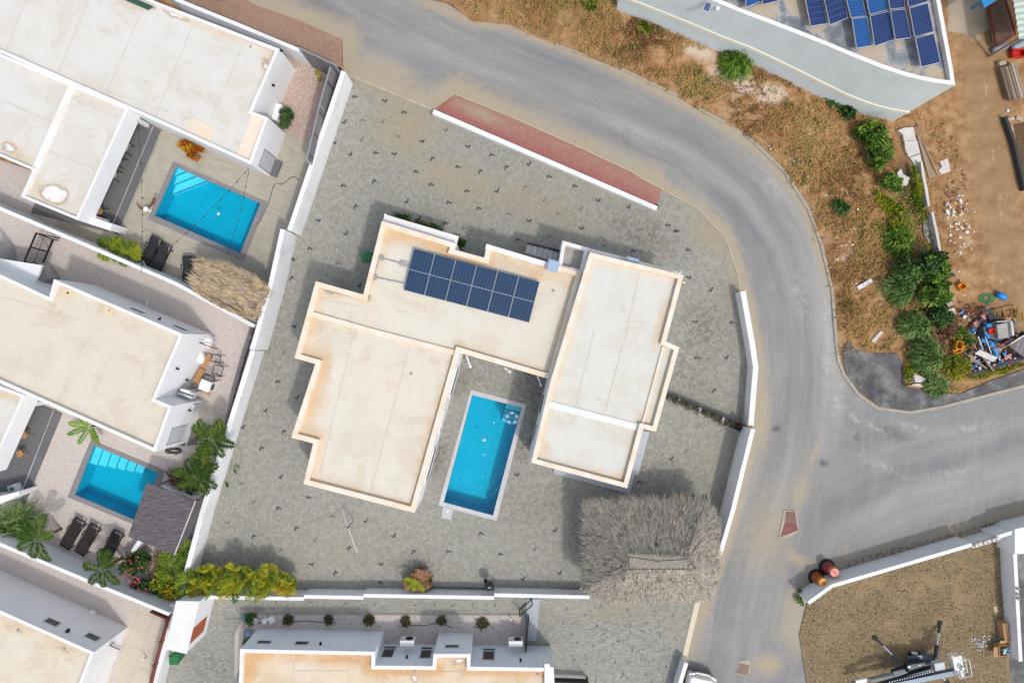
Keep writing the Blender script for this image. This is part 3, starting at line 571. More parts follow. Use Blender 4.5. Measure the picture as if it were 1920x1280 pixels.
def els(mb):
    rg = random.Random(11); R25 = math.radians(-25)
    for k, px, py in ELS:
        c = P(px, py); u = 0.105; mb.mi = 1 if rg.random() < 0.75 else 2
        # brick boxes in the court's own axes (x right, y up)
        if k == 'a': bs = [(-0.5, 0, 1, 2), (0.9, 0.5, 1.8, 1)]
        elif k == 'A': bs = [(0, 0.5, 2, 1), (-0.5, -0.9, 1, 1.8)]
        elif k == 'j': bs = [(0.5, 0, 1, 2), (-0.9, -0.5, 1.8, 1)]
        else: bs = [(0, -0.5, 2, 1), (0.5, 0.9, 1, 1.8)]
        for x, y, dx, dy in bs:
            q = Matrix.Rotation(R25, 2) @ Vector((x * u, y * u)); M = Matrix.Rotation(R25, 2)
            pts = [M @ Vector((sx * dx * u / 2 * 1.0, sy * dy * u / 2 * 1.0)) for sx, sy in ((-1, -1), (1, -1), (1, 1), (-1, 1))]
            mb.add([(c.x + q.x + p.x, c.y + q.y + p.y, 0.008) for p in pts], [(0, 1, 2, 3)])
    mb.mi = 0
def c_dust(x, y):
    px, py = PX(x, y)
    return clamp(max(0.75 * blob(px, py, 760, 240, 80, 70, 20), 0.7 * blob(px, py, 860, 340, 130, 45, 20), 0.55 * blob(px, py, 1000, 380, 130, 50, 25), 0.9 * blob(px, py, 700, 160, 90, 18, 25), 0.85 * blob(px, py, 1330, 440, 60, 26, 50), 0.7 * blob(px, py, 1375, 540, 20, 60), 0.35 * blob(px, py, 660, 1020, 160, 60), 0.4 * blob(px, py, 1330, 850, 60, 60), 0.45 * blob(px, py, 1100, 330, 120, 40, 25)))
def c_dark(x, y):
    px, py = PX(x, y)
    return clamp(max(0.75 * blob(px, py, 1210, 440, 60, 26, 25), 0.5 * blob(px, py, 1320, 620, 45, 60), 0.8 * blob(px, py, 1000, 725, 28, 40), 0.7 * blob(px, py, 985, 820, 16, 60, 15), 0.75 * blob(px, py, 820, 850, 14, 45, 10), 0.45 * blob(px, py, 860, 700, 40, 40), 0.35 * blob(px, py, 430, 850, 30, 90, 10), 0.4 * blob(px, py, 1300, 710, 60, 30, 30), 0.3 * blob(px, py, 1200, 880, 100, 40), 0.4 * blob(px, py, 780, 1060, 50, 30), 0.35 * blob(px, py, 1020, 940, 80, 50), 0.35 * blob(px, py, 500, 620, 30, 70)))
COURTW = W(COURT); cop_main = W([(883, 730), (987, 758), (931, 976), (822, 947)]); cop_b = W([(325, 303), (501, 379), (457, 490), (277, 411)]); cop_c = W([(171, 824), (311, 882), (267, 989), (127, 931)])
o = sheet('paved_court', COURTW, 0.004, [PAV, DARKB, DARKB2], 0.6, holes=[pool_main], attrs={'dust': c_dust, 'dark': c_dark}, extra=els); tag(o, kind='structure')
# lower court and the strip in front of the southern house
ES = [('v', 410, 725), ('v', 665, 700), ('v', 865, 730), ('v', 382, 833), ('v', 1203, 775), ('v', 887, 850), ('v', 1108, 922), ('v', 683, 962), ('v', 903, 1033), ('v', 775, 1120), ('v', 1155, 1157), ('v', 830, 1217), ('v', 1007, 1213), ('v', 628, 1262), ('h', 545, 767), ('h', 635, 845), ('h', 978, 888), ('h', 450, 915), ('h', 797, 965), ('h', 467, 1105), ('h', 1070, 740)]
ES = [(k, 960 + x / 4, 960 + y / 4) for k, x, y in ES] + [(k, 480 + x / 4, 960 + y / 4) for k, x, y in [('v', 152, 677), ('v', 663, 682), ('v', 890, 688), ('v', 1340, 690), ('v', 1622, 692), ('v', 1790, 695), ('h', 413, 675), ('h', 1193, 695), ('h', 1475, 698)]] + [('h', 422, 1255)]
def ess(mb):
    mb.mi = 1
    for k, px, py in ES:
        c = P(px, py); a = math.radians(-2 if px < 1000 else -12); dx, dy = (0.105, 0.21) if k == 'v' else (0.21, 0.105); M = Matrix.Rotation(a, 2)
        mb.add([(c.x + p.x, c.y + p.y, 0.008) for p in [M @ Vector((sx * dx / 2, sy * dy / 2)) for sx, sy in ((-1, -1), (1, -1), (1, 1), (-1, 1))]], [(0, 1, 2, 3)])
    mb.mi = 0
def e_dust(x, y): px, py = PX(x, y); return clamp(max(0.5 * blob(px, py, 1150, 1150, 160, 30), 0.4 * blob(px, py, 1270, 1180, 30, 60, 20), 0.3 * blob(px, py, 860, 1140, 160, 12)))
def e_dark(x, y): px, py = PX(x, y); return clamp(max(0.5 * blob(px, py, 480, 1145, 30, 20), 0.25 * blob(px, py, 1040, 1200, 40, 50), 0.35 * blob(px, py, 390, 1250, 30, 30), .3 * blob(px, py, 620, 1142, 130, 10)))
o = sheet('paved_driveway', W([(385, 1098), (1330, 1100), (1312, 1132), (1281, 1230), (1235, 1400), (270, 1400), (300, 1290), (322, 1180)]), 0.002, [PAV2, DARKB2], 0.6, attrs={'dust': e_dust, 'dark': e_dark}, extra=ess); tag(o, kind='structure')
o = sheet('pavement', W([(300, -40), (455, -4), (480, 10), (560, 38), (641, 76), (640, 140), (560, 100), (330, 6)]), 0.006, REDP, 0.6, attrs={'dust': lambda x, y: 0.55, 'dark': lambda x, y: 0.1}); tag(o, kind='structure')
o = sheet('pavement', W([(853, 179), (960, 223), (1080, 276), (1177, 322), (1240, 358), (1231, 389), (1020, 300), (815, 210)]), 0.02, REDP, 0.4, attrs={'dust': lambda x, y: 0.42 * (1 - clamp(segd(x, y, P(853, 179).xy, P(1240, 358).xy) / 1.3)) + 0.5 * blob(*PX(x, y), 900, 215, 60, 10, 25), 'dark': lambda x, y: 0.0}); tag(o, kind='structure')
# yards west of the court
o = sheet('gravel_yard', W([(-120, 380), (0, 392), (120, 445), (300, 520), (486, 606), (470, 690), (345, 1105), (320, 1160), (0, 1010), (-120, 960)]), 0.002, PINK, holes=[pool_c]); tag(o, kind='structure')
o = sheet('gravel_path', W([(-120, 960), (0, 1010), (317, 1152), (255, 1165), (225, 1300), (-120, 1300)]), 0.004, PINK); tag(o, kind='structure')
o = sheet('tile_terrace', W([(252, 1135), (318, 1160), (300, 1235), (270, 1400), (180, 1400), (215, 1280), (241, 1170)]), 0.008, BEIGET); tag(o, kind='structure')
o = sheet('stone_terrace', W([(100, 400), (113, 395), (200, 150), (560, 90), (650, 140), (553, 430), (480, 600), (300, 520), (104, 432)]), 0.002, DECK, holes=[pool_b]); tag(o, kind='structure')
o = sheet('gravel_yard', W([(-120, 260), (60, 320), (114, 398), (102, 436), (-120, 340)]), 0.005, PINK); tag(o, kind='structure')
o = sheet('gravel_bed', W([(480, 60), (640, 128), (600, 262), (580, 268), (538, 248), (470, 200)]), 0.006, PINKR); tag(o, kind='structure')
o = sheet('gravel_bed', W([(458, 1151), (985, 1152), (985, 1215), (470, 1215), (440, 1270), (440, 1190)]), 0.012, PINK); tag(o, kind='structure')
mb = MB(); mb.prism(W([(987, 1122), (1012, 1122), (1005, 1200), (985, 1200)]), 0, 0.06); tag(mb.build('concrete_path', CONC), kind='structure')
kerb('kerb', [(458, 1215), (458, 1151), (985, 1152)], 0.08, 0, 0.05, KERB)
# building plot in the south-east
def lotz(x, y): return 0.05 * math.sin(x * 1.7) * math.sin(y * 1.3) + 0.05
o = sheet('stony_plot', W([(1512, 1132), (1560, 1096), (1822, 1022), (1884, 1005), (1892, 1230), (1900, 1400), (1530, 1400), (1512, 1280), (1498, 1190)]), 0.0, LOT, 0.4, zf=lotz); tag(o, kind='structure')
o = sheet('asphalt_yard', W([(1892, 1040), (2080, 1000), (2080, 1400), (1896, 1400), (1893, 1235)]), 0.01, NEWASPH); tag(o, kind='structure')
# ------------------------------------------------------------------ pools
def pool(label, inner, cop, depth, copmat, steps, wl=-0.09):
    c = sum((Vector((p[0], p[1], 0)) for p in inner), Vector()) / 4
    t = thing('swimming_pool', label, 'swimming pool', c)
    inn = [Vector((p[0], p[1])) for p in inner]; outp = [Vector((p[0], p[1])) for p in cop]
    mb = MB(); n = 4
    for i in range(n):
        a, b = inn[i], inn[(i + 1) % n]; mb.quad((a.x, a.y, 0.0), (b.x, b.y, 0.0), (b.x, b.y, -depth), (a.x, a.y, -depth))
    mb.quad(*[(p.x, p.y, -depth) for p in inn]); mb.build('basin', BASIN, t)
    mb = MB(); h = 0.03; i2 = [p + (Vector((c.x, c.y)) - p).normalized() * 0.02 for p in inn]
    for i in range(n):
        j = (i + 1) % n
        mb.quad((outp[i].x, outp[i].y, h), (outp[j].x, outp[j].y, h), (i2[j].x, i2[j].y, h), (i2[i].x, i2[i].y, h))
        mb.quad((outp[j].x, outp[j].y, h), (outp[i].x, outp[i].y, h), (outp[i].x, outp[i].y, 0), (outp[j].x, outp[j].y, 0))
        mb.quad((i2[i].x, i2[i].y, h), (i2[j].x, i2[j].y, h), (i2[j].x, i2[j].y, -0.05), (i2[i].x, i2[i].y, -0.05))
    mb.build('coping', copmat, t)
    sh = offset(inn, 0.006); mb = MB(); mb.quad(*[(p.x, p.y, wl) for p in sh]); mb.build('water', WATER, t)
    for poly, zt, band in steps:
        sp = MB(); sp.prism(poly, -depth + 0.004, zt); sp.mi = 1
        if band: a, b = poly[band[0]], poly[band[1]]; sp.prism(ribbon([a, b], 0.04), zt, zt + 0.006)
        sp.build('step', [BASIN2, MOSA], t)
    return t
def lerp2(a, b, f): return Vector((a[0] + (b[0] - a[0]) * f, a[1] + (b[1] - a[1]) * f))
A, B, Cc, D = pool_main
q = W([(950, 756), (977, 763), (968, 800), (940, 794)])
st = [([lerp2(q[0], q[3], f0), lerp2(q[1], q[2], f0), lerp2(q[1], q[2], f1), lerp2(q[0], q[3], f1)], -z, (2, 3)) for f0, f1, z in ((0.01, .3, .3), (.3, .52, .5), (.52, .76, .75), (.76, 1, 1.0))]
tm = pool('long turquoise pool with pale coping between the wings of the central villa', pool_main, cop_main, 1.3, COPST, st)
A, B, Cc, D = pool_b
st = []
for k, f in enumerate((0.1, 0.19, 0.29)): st.append(([Vector(A), lerp2(A, B, f * 1.0), lerp2(A, D, f * 1.75)], -0.25 - k * 0.28, (1, 2)))
st = [(p, z - 0.01 * i, b) for i, (p, z, b) in enumerate(st)]
pool('pool with grey coping and triangular corner steps in the northwest garden', pool_b, cop_b, 1.2, COPDK, st)
A, B, Cc, D = pool_c; st = []
for k in range(6):
    f0 = 0.01 + k * 0.115; f1 = f0 + 0.115; st.append(([lerp2(A, B, f0), lerp2(A, B, f1), lerp2(lerp2(A, B, f1), lerp2(D, Cc, f1), 0.36 - 0.02 * k), lerp2(lerp2(A, B, f0), lerp2(D, Cc, f0), 0.36 - 0.02 * k)], -0.2 - 0.14 * k, (1, 2)))
pool('pool with grey coping partly under the dark gazebo', pool_c, cop_c, 1.2, COPDK, st)
# pool extras
mb = MB(); mb.prism(W([(831, 948), (850, 953), (845, 974), (827, 970)]), 0.0, 0.05); pl = mb.build('shower_plinth', COPST); tag(pl, 'small pale slab with a white drain cover at the foot of the central pool', 'plinth')
mb = MB(); mb.lathe([(0.07, 0.05), (0.07, 0.07), (0.05, 0.08)], P(839, 958)); mb.build('drain_cover', WPLAS, pl)
# swim ring
RINGB = plain('blue vinyl', (0.03, 0.40, 0.80), 0.4)
ring = thing('swim_ring', 'blue and white inflatable ring floating over the steps of the central pool', 'swim ring', P(960, 783, -0.06))
for k in range(10):
    mb = MB(); n = 6; vs = []; a0 = k * 0.6283; c = P(960, 783, -0.04); R = 0.29; r = 0.095; m8 = 10
    for i in range(n + 1):
        a = a0 + 0.6283 * i / n
        for j in range(m8): b = 6.2832 * j / m8; vs.append((c.x + (R + r * math.cos(b)) * math.cos(a), c.y + (R + r * math.cos(b)) * math.sin(a), c.z + r * math.sin(b)))
    mb.add(vs, [(i * m8 + j, i * m8 + (j + 1) % m8, (i + 1) * m8 + (j + 1) % m8, (i + 1) * m8 + j) for i in range(n) for j in range(m8)])
    mb.build('air_chamber', WPLAS if k % 2 == 0 else RINGB, ring, True)
for px, py, lb in ((908, 824, 'small white chlorine float in the middle of the central pool'), (410, 401, 'small white chlorine float in the northwest pool')):
    mb = MB(); mb.lathe([(0.03, 0), (0.09, 0.03), (0.09, 0.06), (0.04, 0.08), (0.035, 0.12)], P(px, py, -0.11), 14); tag(mb.build('chlorine_float', WPLAS, None, True), lb, 'pool float')
# ------------------------------------------------------------------ buildings
def onwall(px, py, a, b, off=0.0):
    """point where the sight line of a pixel meets the vertical plane through world points a, b"""
    A_ = (px - 960) * K; B_ = -(py - 640) * K; d = (Vector(b[:2]) - Vector(a[:2])).normalized(); n = Vector((-d.y, d.x))
    if n.dot(Vector(a[:2])) > 0: n = -n            # towards the middle of the picture
    k = (n.dot(Vector(a[:2])) + off) / n.dot(Vector((A_, B_)))
    return Vector((A_ * k, B_ * k, H - k)), n
def wallpanel(t, name, pts, a, b, mat, frame=None, d=0.03, fr=0.06):
    """window or door filling the quad of pixels on a wall plane; frame is a child"""
    w_ = [onwall(x, y, a, b, 0)[0] for x, y in pts]; n = onwall(*pts[0], a, b)[1]
    dr = (Vector(b[:2]) - Vector(a[:2])).normalized(); o0 = Vector(a[:2])
    us = [dr.dot(p.xy - o0) for p in w_]; zs = [p.z for p in w_]; u0, u1, z0, z1 = min(us), max(us), min(zs), max(zs)
    def pt(u, z, k): q = o0 + dr * u + n * k; return (q.x, q.y, z)
    def slab(mb, u0, u1, z0, z1, k0, k1):
        vs = [pt(u, z, k) for k in (k0, k1) for u, z in ((u0, z0), (u1, z0), (u1, z1), (u0, z1))]
        mb.add(vs, [(0, 1, 2, 3), (7, 6, 5, 4), (0, 4, 5, 1), (1, 5, 6, 2), (2, 6, 7, 3), (3, 7, 4, 0)])
    mb = MB(); slab(mb, u0, u1, z0, z1, 0.003, d * 0.5); w = mb.build(name, mat, t)
    if frame:
        mb = MB(); 
        for q in ((u0 - fr, u1 + fr, z1, z1 + fr), (u0 - fr, u1 + fr, z0 - fr, z0), (u0 - fr, u0, z0, z1), (u1, u1 + fr, z0, z1)): slab(mb, *q, 0.002, d)
        mb.build('window_frame' if 'window' in name else 'door_frame', frame, w)
    return w
def building(name, label, out_px, zt, zd, pw, wallm, copm, roofm, seams=(), stain=None, crust=None, z0=-0.01, cat='house', step=0.35, ridges=()):
    po = W(out_px, zt)
    if area(po) < 0: po = po[::-1]
    c = sum((Vector((p.x, p.y, 0)) for p in po), Vector()) / len(po); t = thing(name, label, cat, c)
    pi_ = offset(po, pw); n = len(po)
    mb = MB()
    for i in range(n):
        a, b = po[i], po[(i + 1) % n]; mb.quad((a.x, a.y, z0), (b.x, b.y, z0), (b.x, b.y, zt), (a.x, a.y, zt))
    mb.build('wall', wallm, t)
    mb = MB()
    for i in range(n):
        j = (i + 1) % n; a, b, c2, d = po[i], po[j], pi_[j], pi_[i]
        mb.quad((a.x, a.y, zt), (b.x, b.y, zt), (c2.x, c2.y, zt), (d.x, d.y, zt)); mb.quad((d.x, d.y, zt), (c2.x, c2.y, zt), (c2.x, c2.y, zd), (d.x, d.y, zd))
    mb.build('parapet', copm, t)
    def sm(mb):
        mb.mi = 1
        for s_ in seams:
            wdt = (s_[2] if len(s_) > 2 else 0.05) * .8; a, b = P(*s_[0], zd).xy, P(*s_[1], zd).xy; rb = ribbon([a, a.lerp(b, .33) + Vector((0.01, 0.01)), a.lerp(b, .66) - Vector((.012, 0)), b], wdt)
            k = len(rb) // 2
            for i in range(k - 1):
                mb.quad(*[(q.x, q.y, zd + 0.012) for q in (rb[i], rb[i + 1], rb[2 * k - 2 - i], rb[2 * k - 1 - i])])
        mb.mi = 0
    sheet('roof', pi_, zd, [roofm, SEAM], step, parent=t, attrs={'edge': lambda x, y: edged(x, y, pi_), 'stain': (lambda x, y: stain(*PXz(x, y, zd))) if stain else (lambda x, y: 0), 'crust': (lambda x, y: crust(*PXz(x, y, zd))) if crust else (lambda x, y: 0)}, extra=sm)
    for rp, wd, hh, m in ridges:
        mb = MB(); mb.prism(ribbon([P(*q, zd).xy for q in rp], wd), zd, zd + hh); mb.build('roof_ridge', m, t)
    return t
def PXz(x, y, z): return x / (K * (H - z)) + 960, 640 - y / (K * (H - z))
def bsum(*bl): return lambda px, py: clamp(sum(w_ * blob(px, py, *b) for w_, *b in bl), 0, 1.2)
# central villa: connected north and west wings
LM = [(592, 527), (681, 552), (716, 414), (856, 457), (852, 468), (908, 483), (913, 458), (1091, 511), (1035, 712), (862, 661), (777, 961), (569, 907), (587, 831), (546, 820), (591, 682), (552, 671)]
villa = building('villa', 'large central villa with cream rust stained flat roofs around the long pool', LM, 3.1, 2.86, 0.27, WHITE, CREAMCOP, ROOF_L,
    seams=[((663, 622), (600, 890)), ((771, 640), (692, 930)), ((592, 560), (680, 575), .04)],
    stain=bsum((.5, 830, 470, 90, 14, 16), (.45, 1010, 520, 60, 14, 15), (.3, 740, 450, 30, 40), (.4, 610, 610, 25, 60, 15), (.35, 735, 720, 18, 18), (.3, 610, 690, 20, 60, 15), (.3, 600, 780, 25, 60, 15), (.2, 700, 800, 90, 80)),
    crust=bsum((.35, 815, 445, 30, 4, 16), (.3, 1040, 508, 30, 4, 15)),
    ridges=[([(584, 588), (700, 621), (862, 663)], 0.26, 0.14, CREAMCOP)])
# east wing stands half a storey higher
RW = [(1106, 473), (1282, 516), (1249, 640), (1274, 651), (1230, 809), (1206, 803), (1176, 915), (996, 867), (1032, 716)]
ro = W(RW, 3.75)
rt = thing('wing', '', '', (0, 0, 0)); bpy.data.objects.remove(rt)
east = building('villa_wing', 'taller east wing of the central villa with a narrow strip roof along its east side', RW, 3.75, 3.5, 0.24, WHITE, CREAMCOP, ROOF_R,
    seams=[((1197, 520), (1172, 637)), ((1169, 640), (1135, 772)), ((1114, 620), (1080, 760), 0.03)],
    stain=bsum((.3, 1230, 620, 12, 60, 15), (.25, 1150, 900, 60, 6, 15), (.3, 1200, 770, 12, 30, 15), (.35, 1170, 900, 12, 12), (.25, 1025, 840, 14, 20)),
    ridges=[([(1243, 650), (1203, 798)], 0.10, 0.09, CREAMCOP), ([(1028, 757), (1120, 781), (1206, 803)], 0.34, 0.06, WHITECOP)])
# north canopy ledge, roof shaft and water box bits of the villa
def slabpart(t, name, pts, z0, z1, m): mb = MB(); mb.prism([P(x, y, z1).xy for x, y in pts], z0, z1); return mb.build(name, m, t)
slabpart(villa, 'canopy_ledge', [(722, 402), (860, 443), (856, 458), (717, 415)], 2.35, 2.55, WHITECOP)
slabpart(villa, 'wall_panel', [(720, 401), (724, 401), (724, 404), (720, 404)], 0, 2.6, WHITECOP)
slabpart(villa, 'parapet_cap', [(912, 457), (1052, 499), (1049, 507), (910, 466)], 2.3, 3.13, WHITECOP)
t = thing('roof_shaft', 'open white walled shaft with stained concrete floor between the two central villa roofs', 'shaft', P(1075, 490, 0))
sp = [P(x, y, 2.9).xy for x, y in [(1055, 451), (1104, 465), (1093, 514), (1046, 503)]]; si = offset(sp, 0.2); sa = sp if area(sp) > 0 else sp[::-1]
mb = MB()
for i in range(4):
    j = (i + 1) % 4; mb.quad((sa[i].x, sa[i].y, 0), (sa[j].x, sa[j].y, 0), (sa[j].x, sa[j].y, 2.9), (sa[i].x, sa[i].y, 2.9)); mb.quad((sa[i].x, sa[i].y, 2.9), (sa[j].x, sa[j].y, 2.9), (si[j].x, si[j].y, 2.9), (si[i].x, si[i].y, 2.9)); mb.quad((si[i].x, si[i].y, 2.9), (si[j].x, si[j].y, 2.9), (si[j].x, si[j].y, 2.3), (si[i].x, si[i].y, 2.3))
mb.build('wall', WHITECOP, t); mb = MB(); mb.add([(p.x, p.y, 2.35) for p in si], [(0, 1, 2, 3)]); mb.build('floor', DCONC, t)
mb = MB(); mb.prism([P(x, y, 2.7).xy for x, y in [(1103, 465), (1180, 484), (1277, 511), (1275, 517), (1178, 492), (1104, 473)]], 2.45, 2.7); mb.build('canopy_ledge', WHITECOP, east)
mb = MB(); mb.tube([P(1277, 509, 2.2), P(1277, 509, 2.9), P(1276, 517, 3.0)], 0.05, 8); mb.tube([P(1281, 529, 3.4), P(1285, 530, 3.4)], 0.04, 8); mb.build('downpipe', WPLAS, east)
def vent_box(px, py, z, lab, sx, sy, rz):
    c = P(px, py, z); t = thing('roof_vent_box', lab, 'vent box', (c.x, c.y, z - 0.5), rz)
    ORG[t.name] = Vector((0, 0, 0)); mb = MB(); mb.box((0, 0, .2), (sx * .86, sy * .86, .4)); mb.build('housing', LGREY, t); mb = MB(); mb.box((0, 0, .42), (sx, sy, .05)); mb.box((0, 0, .46), (sx * .8, sy * .8, .03)); mb.build('lid', BLUEG, t); ORG[t.name] = Vector((c.x, c.y, z - .5))
BLUEG = plain('blue grey sheet metal', (0.34, 0.44, 0.56), 0.4, var=0.1, sc=3)
vent_box(1037, 498, 3.45, 'blue grey vent box beside the open shaft on the central villa', 0.62, 0.6, math.radians(-15))
vent_box(1186, 490, 3.3, 'blue grey vent box on the north ledge of the east wing', 0.66, 0.42, math.radians(-15))
# corrugated lean-to at the north wall
t = thing('lean_to_roof', 'grey corrugated lean-to roof of six panels against the north wall of the central villa', 'lean-to', P(1016, 475, 0))
a, b = P(988, 457, 1.7), P(1050, 472, 1.7); c2, d2 = P(984, 474, 2.2), P(1046, 492, 2.2)
for k in range(6):
    f0, f1 = k / 6 + .006, (k + 1) / 6 - .006; mb = MB(); q = [a.lerp(b, f0), a.lerp(b, f1), c2.lerp(d2, f1), c2.lerp(d2, f0)]
    up = Vector((0, 0, .04)); m0 = (q[0] + q[1]) / 2 + up; m1 = (q[2] + q[3]) / 2 + up
    mb.add([q[0], m0, q[1], q[2], m1, q[3]], [(0, 1, 4, 5), (1, 2, 3, 4)]); mb.add([p - Vector((0, 0, .03)) for p in q], [(0, 1, 2, 3)]); mb.build('roof_panel', GREYSH if False else GALV, t)
mb = MB(); mb.beam(a + Vector((0, 0.03, .02)), b + Vector((0, .03, .02)), .12, .12); mb.build('gutter', BLACK, t)
mb = MB()
for p in (a, b): mb.beam((p.x, p.y, 0), p, .08, .08)
mb.build('post', GALV, t)
# terrace slab round the south east corner
mb = MB(); mb.prism(W([(1217, 809), (1196, 890), (1190, 889), (1180, 925), (1037, 886), (1060, 780)]), 0.0, 0.12); tag(mb.build('terrace', CONC), kind='structure')
# solar panels on the villa
def spanel(label, q, m, th=0.04, group='solar panels on the villa roof', lift=0.25, frame=0.02, mid=False, cat='solar panel'):
    c = sum(q, Vector()) / 4; t = thing('solar_panel', label, cat, c, 0, group)
    n = (q[1] - q[0]).cross(q[3] - q[0]).normalized()
    if n.z < 0: n = -n
    mb = MB(); vs = [p - n * th for p in q] + [p for p in q]; mb.add(vs, [(3, 2, 1, 0), (0, 1, 5, 4), (1, 2, 6, 5), (2, 3, 7, 6), (3, 0, 4, 7), (4, 5, 6, 7)]); mb.build('frame', ALUD if mid else ALU, t)
    ins = lambda i, k: q[i] + (q[(i + 1) % 4] - q[i]).normalized() * k + (q[i - 1] - q[i]).normalized() * k + n * 0.004
    uv = [(0, 0), (1, 0), (1, 1), (0, 1)]; f = frame
    if mid:
        a, b, c2, d = [ins(i, f) for i in range(4)]
        for s0, s1 in ((0, .493), (.507, 1)):
            mb = MB(); mb.quad(a.lerp(d, s0), b.lerp(c2, s0), b.lerp(c2, s1), a.lerp(d, s1), uv); mb.build('cells', m, t)
    else:
        mb = MB(); mb.quad(*[ins(i, f) for i in range(4)], uv); mb.build('cells', m, t)
    mb = MB()
    for e in (0.25, 0.75):
        a, b = q[0].lerp(q[3], e), q[1].lerp(q[2], e); mb.beam(a - n * (th + .02), b - n * (th + .02), .04, .04)
    for e, s_ in ((.25, .1), (.25, .9), (.75, .1), (.75, .9)):
        a = q[0].lerp(q[3], e).lerp(q[1].lerp(q[2], e), s_); mb.beam(a - n * (th + .04), (a.x, a.y, a.z - lift), .03, .03)
    mb.build('mount', GALV, t)
TL, TR, BL, BR = P(776, 465.5, 3.16), P(1012.5, 528, 3.16), P(756.5, 543.5, 3.08), P(992.5, 605, 3.08)
for k in range(6):
    f0, f1 = k / 6 + .0012, (k + 1) / 6 - .0012
    spanel(['westernmost', 'second from the west', 'third from the west', 'fourth from the west', 'fifth from the west', 'easternmost'][k] + ' of the six blue solar panels on the villa roof', [TL.lerp(TR, f0), TL.lerp(TR, f1), BL.lerp(BR, f1), BL.lerp(BR, f0)], CELL, mid=True, lift=.2, frame=.018)
# conduit and ballast blocks on the villa roof
blocks = [(713, 483, 'northernmost'), (757, 495, 'the one next to the solar panels'), (700, 519, 'second along the west conduit'), (688, 558, 'the one at the inner roof corner'), (619, 546, 'westernmost')]
for px, py, lb in blocks:
    mb = MB(); mb.box(P(px, py, 2.93), (0.36, 0.28, 0.14), math.radians(-15)); mb.tube([P(px - 2, py, 3.0), P(px, py, 3.02), P(px + 2, py, 3.0)], .05, 6)
    tag(mb.build('ballast_block', DCONC), 'grey concrete block carrying the roof conduit, ' + lb, 'concrete block', 'conduit blocks on the villa roof')
for name_, pts, lb in (('conduit', [(597, 537), (619, 546), (684, 561), (690, 555), (700, 519), (712, 484), (705, 470)], 'thin grey conduit following the inner west parapet of the villa roof'), ('conduit', [(700, 519), (758, 531)], 'thin pale conduit running east from the west parapet below the solar panels'), ('conduit', [(713, 483), (757, 495), (768, 499)], 'short brown conduit joining the parapet and the solar panels')):
    mb = MB(); mb.tube([P(x, y, 2.95) for x, y in pts], 0.03, 6); tag(mb.build(name_, GALV), lb, 'conduit')
# white stays under the south edge of the north wing
for k, (a, b) in enumerate((((875, 668, 2.4), (882, 687, 0.9)), ((947, 690, 2.4), (956, 697, 0.9)), ((1008, 706, 2.4), (1014, 722, .9)))):
    mb = MB(); mb.beam(P(*a), P(*b), .09, .05); mb.box(P(b[0], b[1], b[2]), (.14, .14, .1)); mb.beam(P(*b), P(b[0], b[1] , .01), .03, .03)
    tag(mb.build('shade_pole', WPLAS), ['white shade pole nearest the west wing above the pool', 'white shade pole in the middle under the south roof edge', 'white shade pole nearest the east wing'][k], 'pole', 'shade poles north of the pool')
# windows and doors of villa facing the pool
eL = [Vector(P(862, 661, 3.1).xy), Vector(P(777, 961, 3.1).xy)]; eR = [Vector(P(1032, 716, 3.75).xy), Vector(P(996, 867, 3.75).xy)]
def vwall(t, name, a, b, f0, f1, z0, z1, m, frame):
    d = (b - a); n = Vector((-d.y, d.x)).normalized()
    mid_ = Vector(P(905, 830).xy)
    if n.dot(mid_ - a) < 0: n = -n
    q0 = a + d * f0 + n * .015; q1 = a + d * f1 + n * .015; mb = MB(); mb.beam((q0.x, q0.y, (z0 + z1) / 2), (q1.x, q1.y, (z0 + z1) / 2), .025, z1 - z0); w = mb.build(name, m, t)
    mb = MB(); L = (q1 - q0).length
    for z in (z0, z1): mb.beam((q0.x, q0.y, z), (q1.x, q1.y, z), .06, .06)
    for q in (q0, q1): mb.beam((q.x, q.y, z0), (q.x, q.y, z1), .06, .06)
    mb.build(name + '_frame', frame, w)
for f0, f1, z0, z1, nm in ((.1, .28, .1, 2.2, 'door'), (.38, .52, .9, 2.1, 'window'), (.62, .84, .1, 2.2, 'door')): vwall(villa, nm, eL[0], eL[1], f0, f1, z0, z1, GLASSD, WPLAS)
for f0, f1, z0, z1, nm in ((.2, .45, .1, 2.2, 'door'), (.6, .8, .9, 2.1, 'window')): vwall(east, nm, eR[0], eR[1], f0, f1, z0, z1, GLASSD, WPLAS)
# north west house
B1 = [(-60, -150), (150, -60), (292, 3), (524, 92), (473, 209), (503, 221), (471, 309), (244, 206), (-70, 68)]
hb = building('house', 'long white roofed house in the northwest corner beside the fenced pool garden', B1, 2.8, 2.6, 0.18, WHITE, WHITECOP, ROOF_B,
    seams=[((52, -10), (12, 95)), ((165, 0), (110, 137)), ((265, 22), (200, 175)), ((365, 40), (290, 222)), ((460, 75), (395, 228)), ((200, 170), (430, 250), .03), ((310, 60), (480, 110), .03), ((232, 108), (270, 122), .03)],
    stain=bsum((.5, 240, 10, 60, 8, 20), (.5, 370, 45, 60, 8, 24), (.45, 440, 70, 30, 8, 24), (.6, 515, 95, 10, 20), (.5, 505, 120, 20, 30)), crust=bsum((.75, 325, 25, 34, 9, 24), (.55, 470, 84, 8, 5), (.6, 500, 120, 14, 18)))
slabpart(hb, 'roof_patch', [(360, 220), (406, 241), (394, 266), (347, 245)], 2.605, 2.62, plain('tan roof patch', (0.72, 0.62, 0.50), .8, var=.05))
slabpart(hb, 'roof_patch', [(474, 212), (498, 222), (466, 300), (443, 290)], 2.605, 2.625, plain('peach roof patch', (0.76, 0.66, 0.54), .8, var=.05))
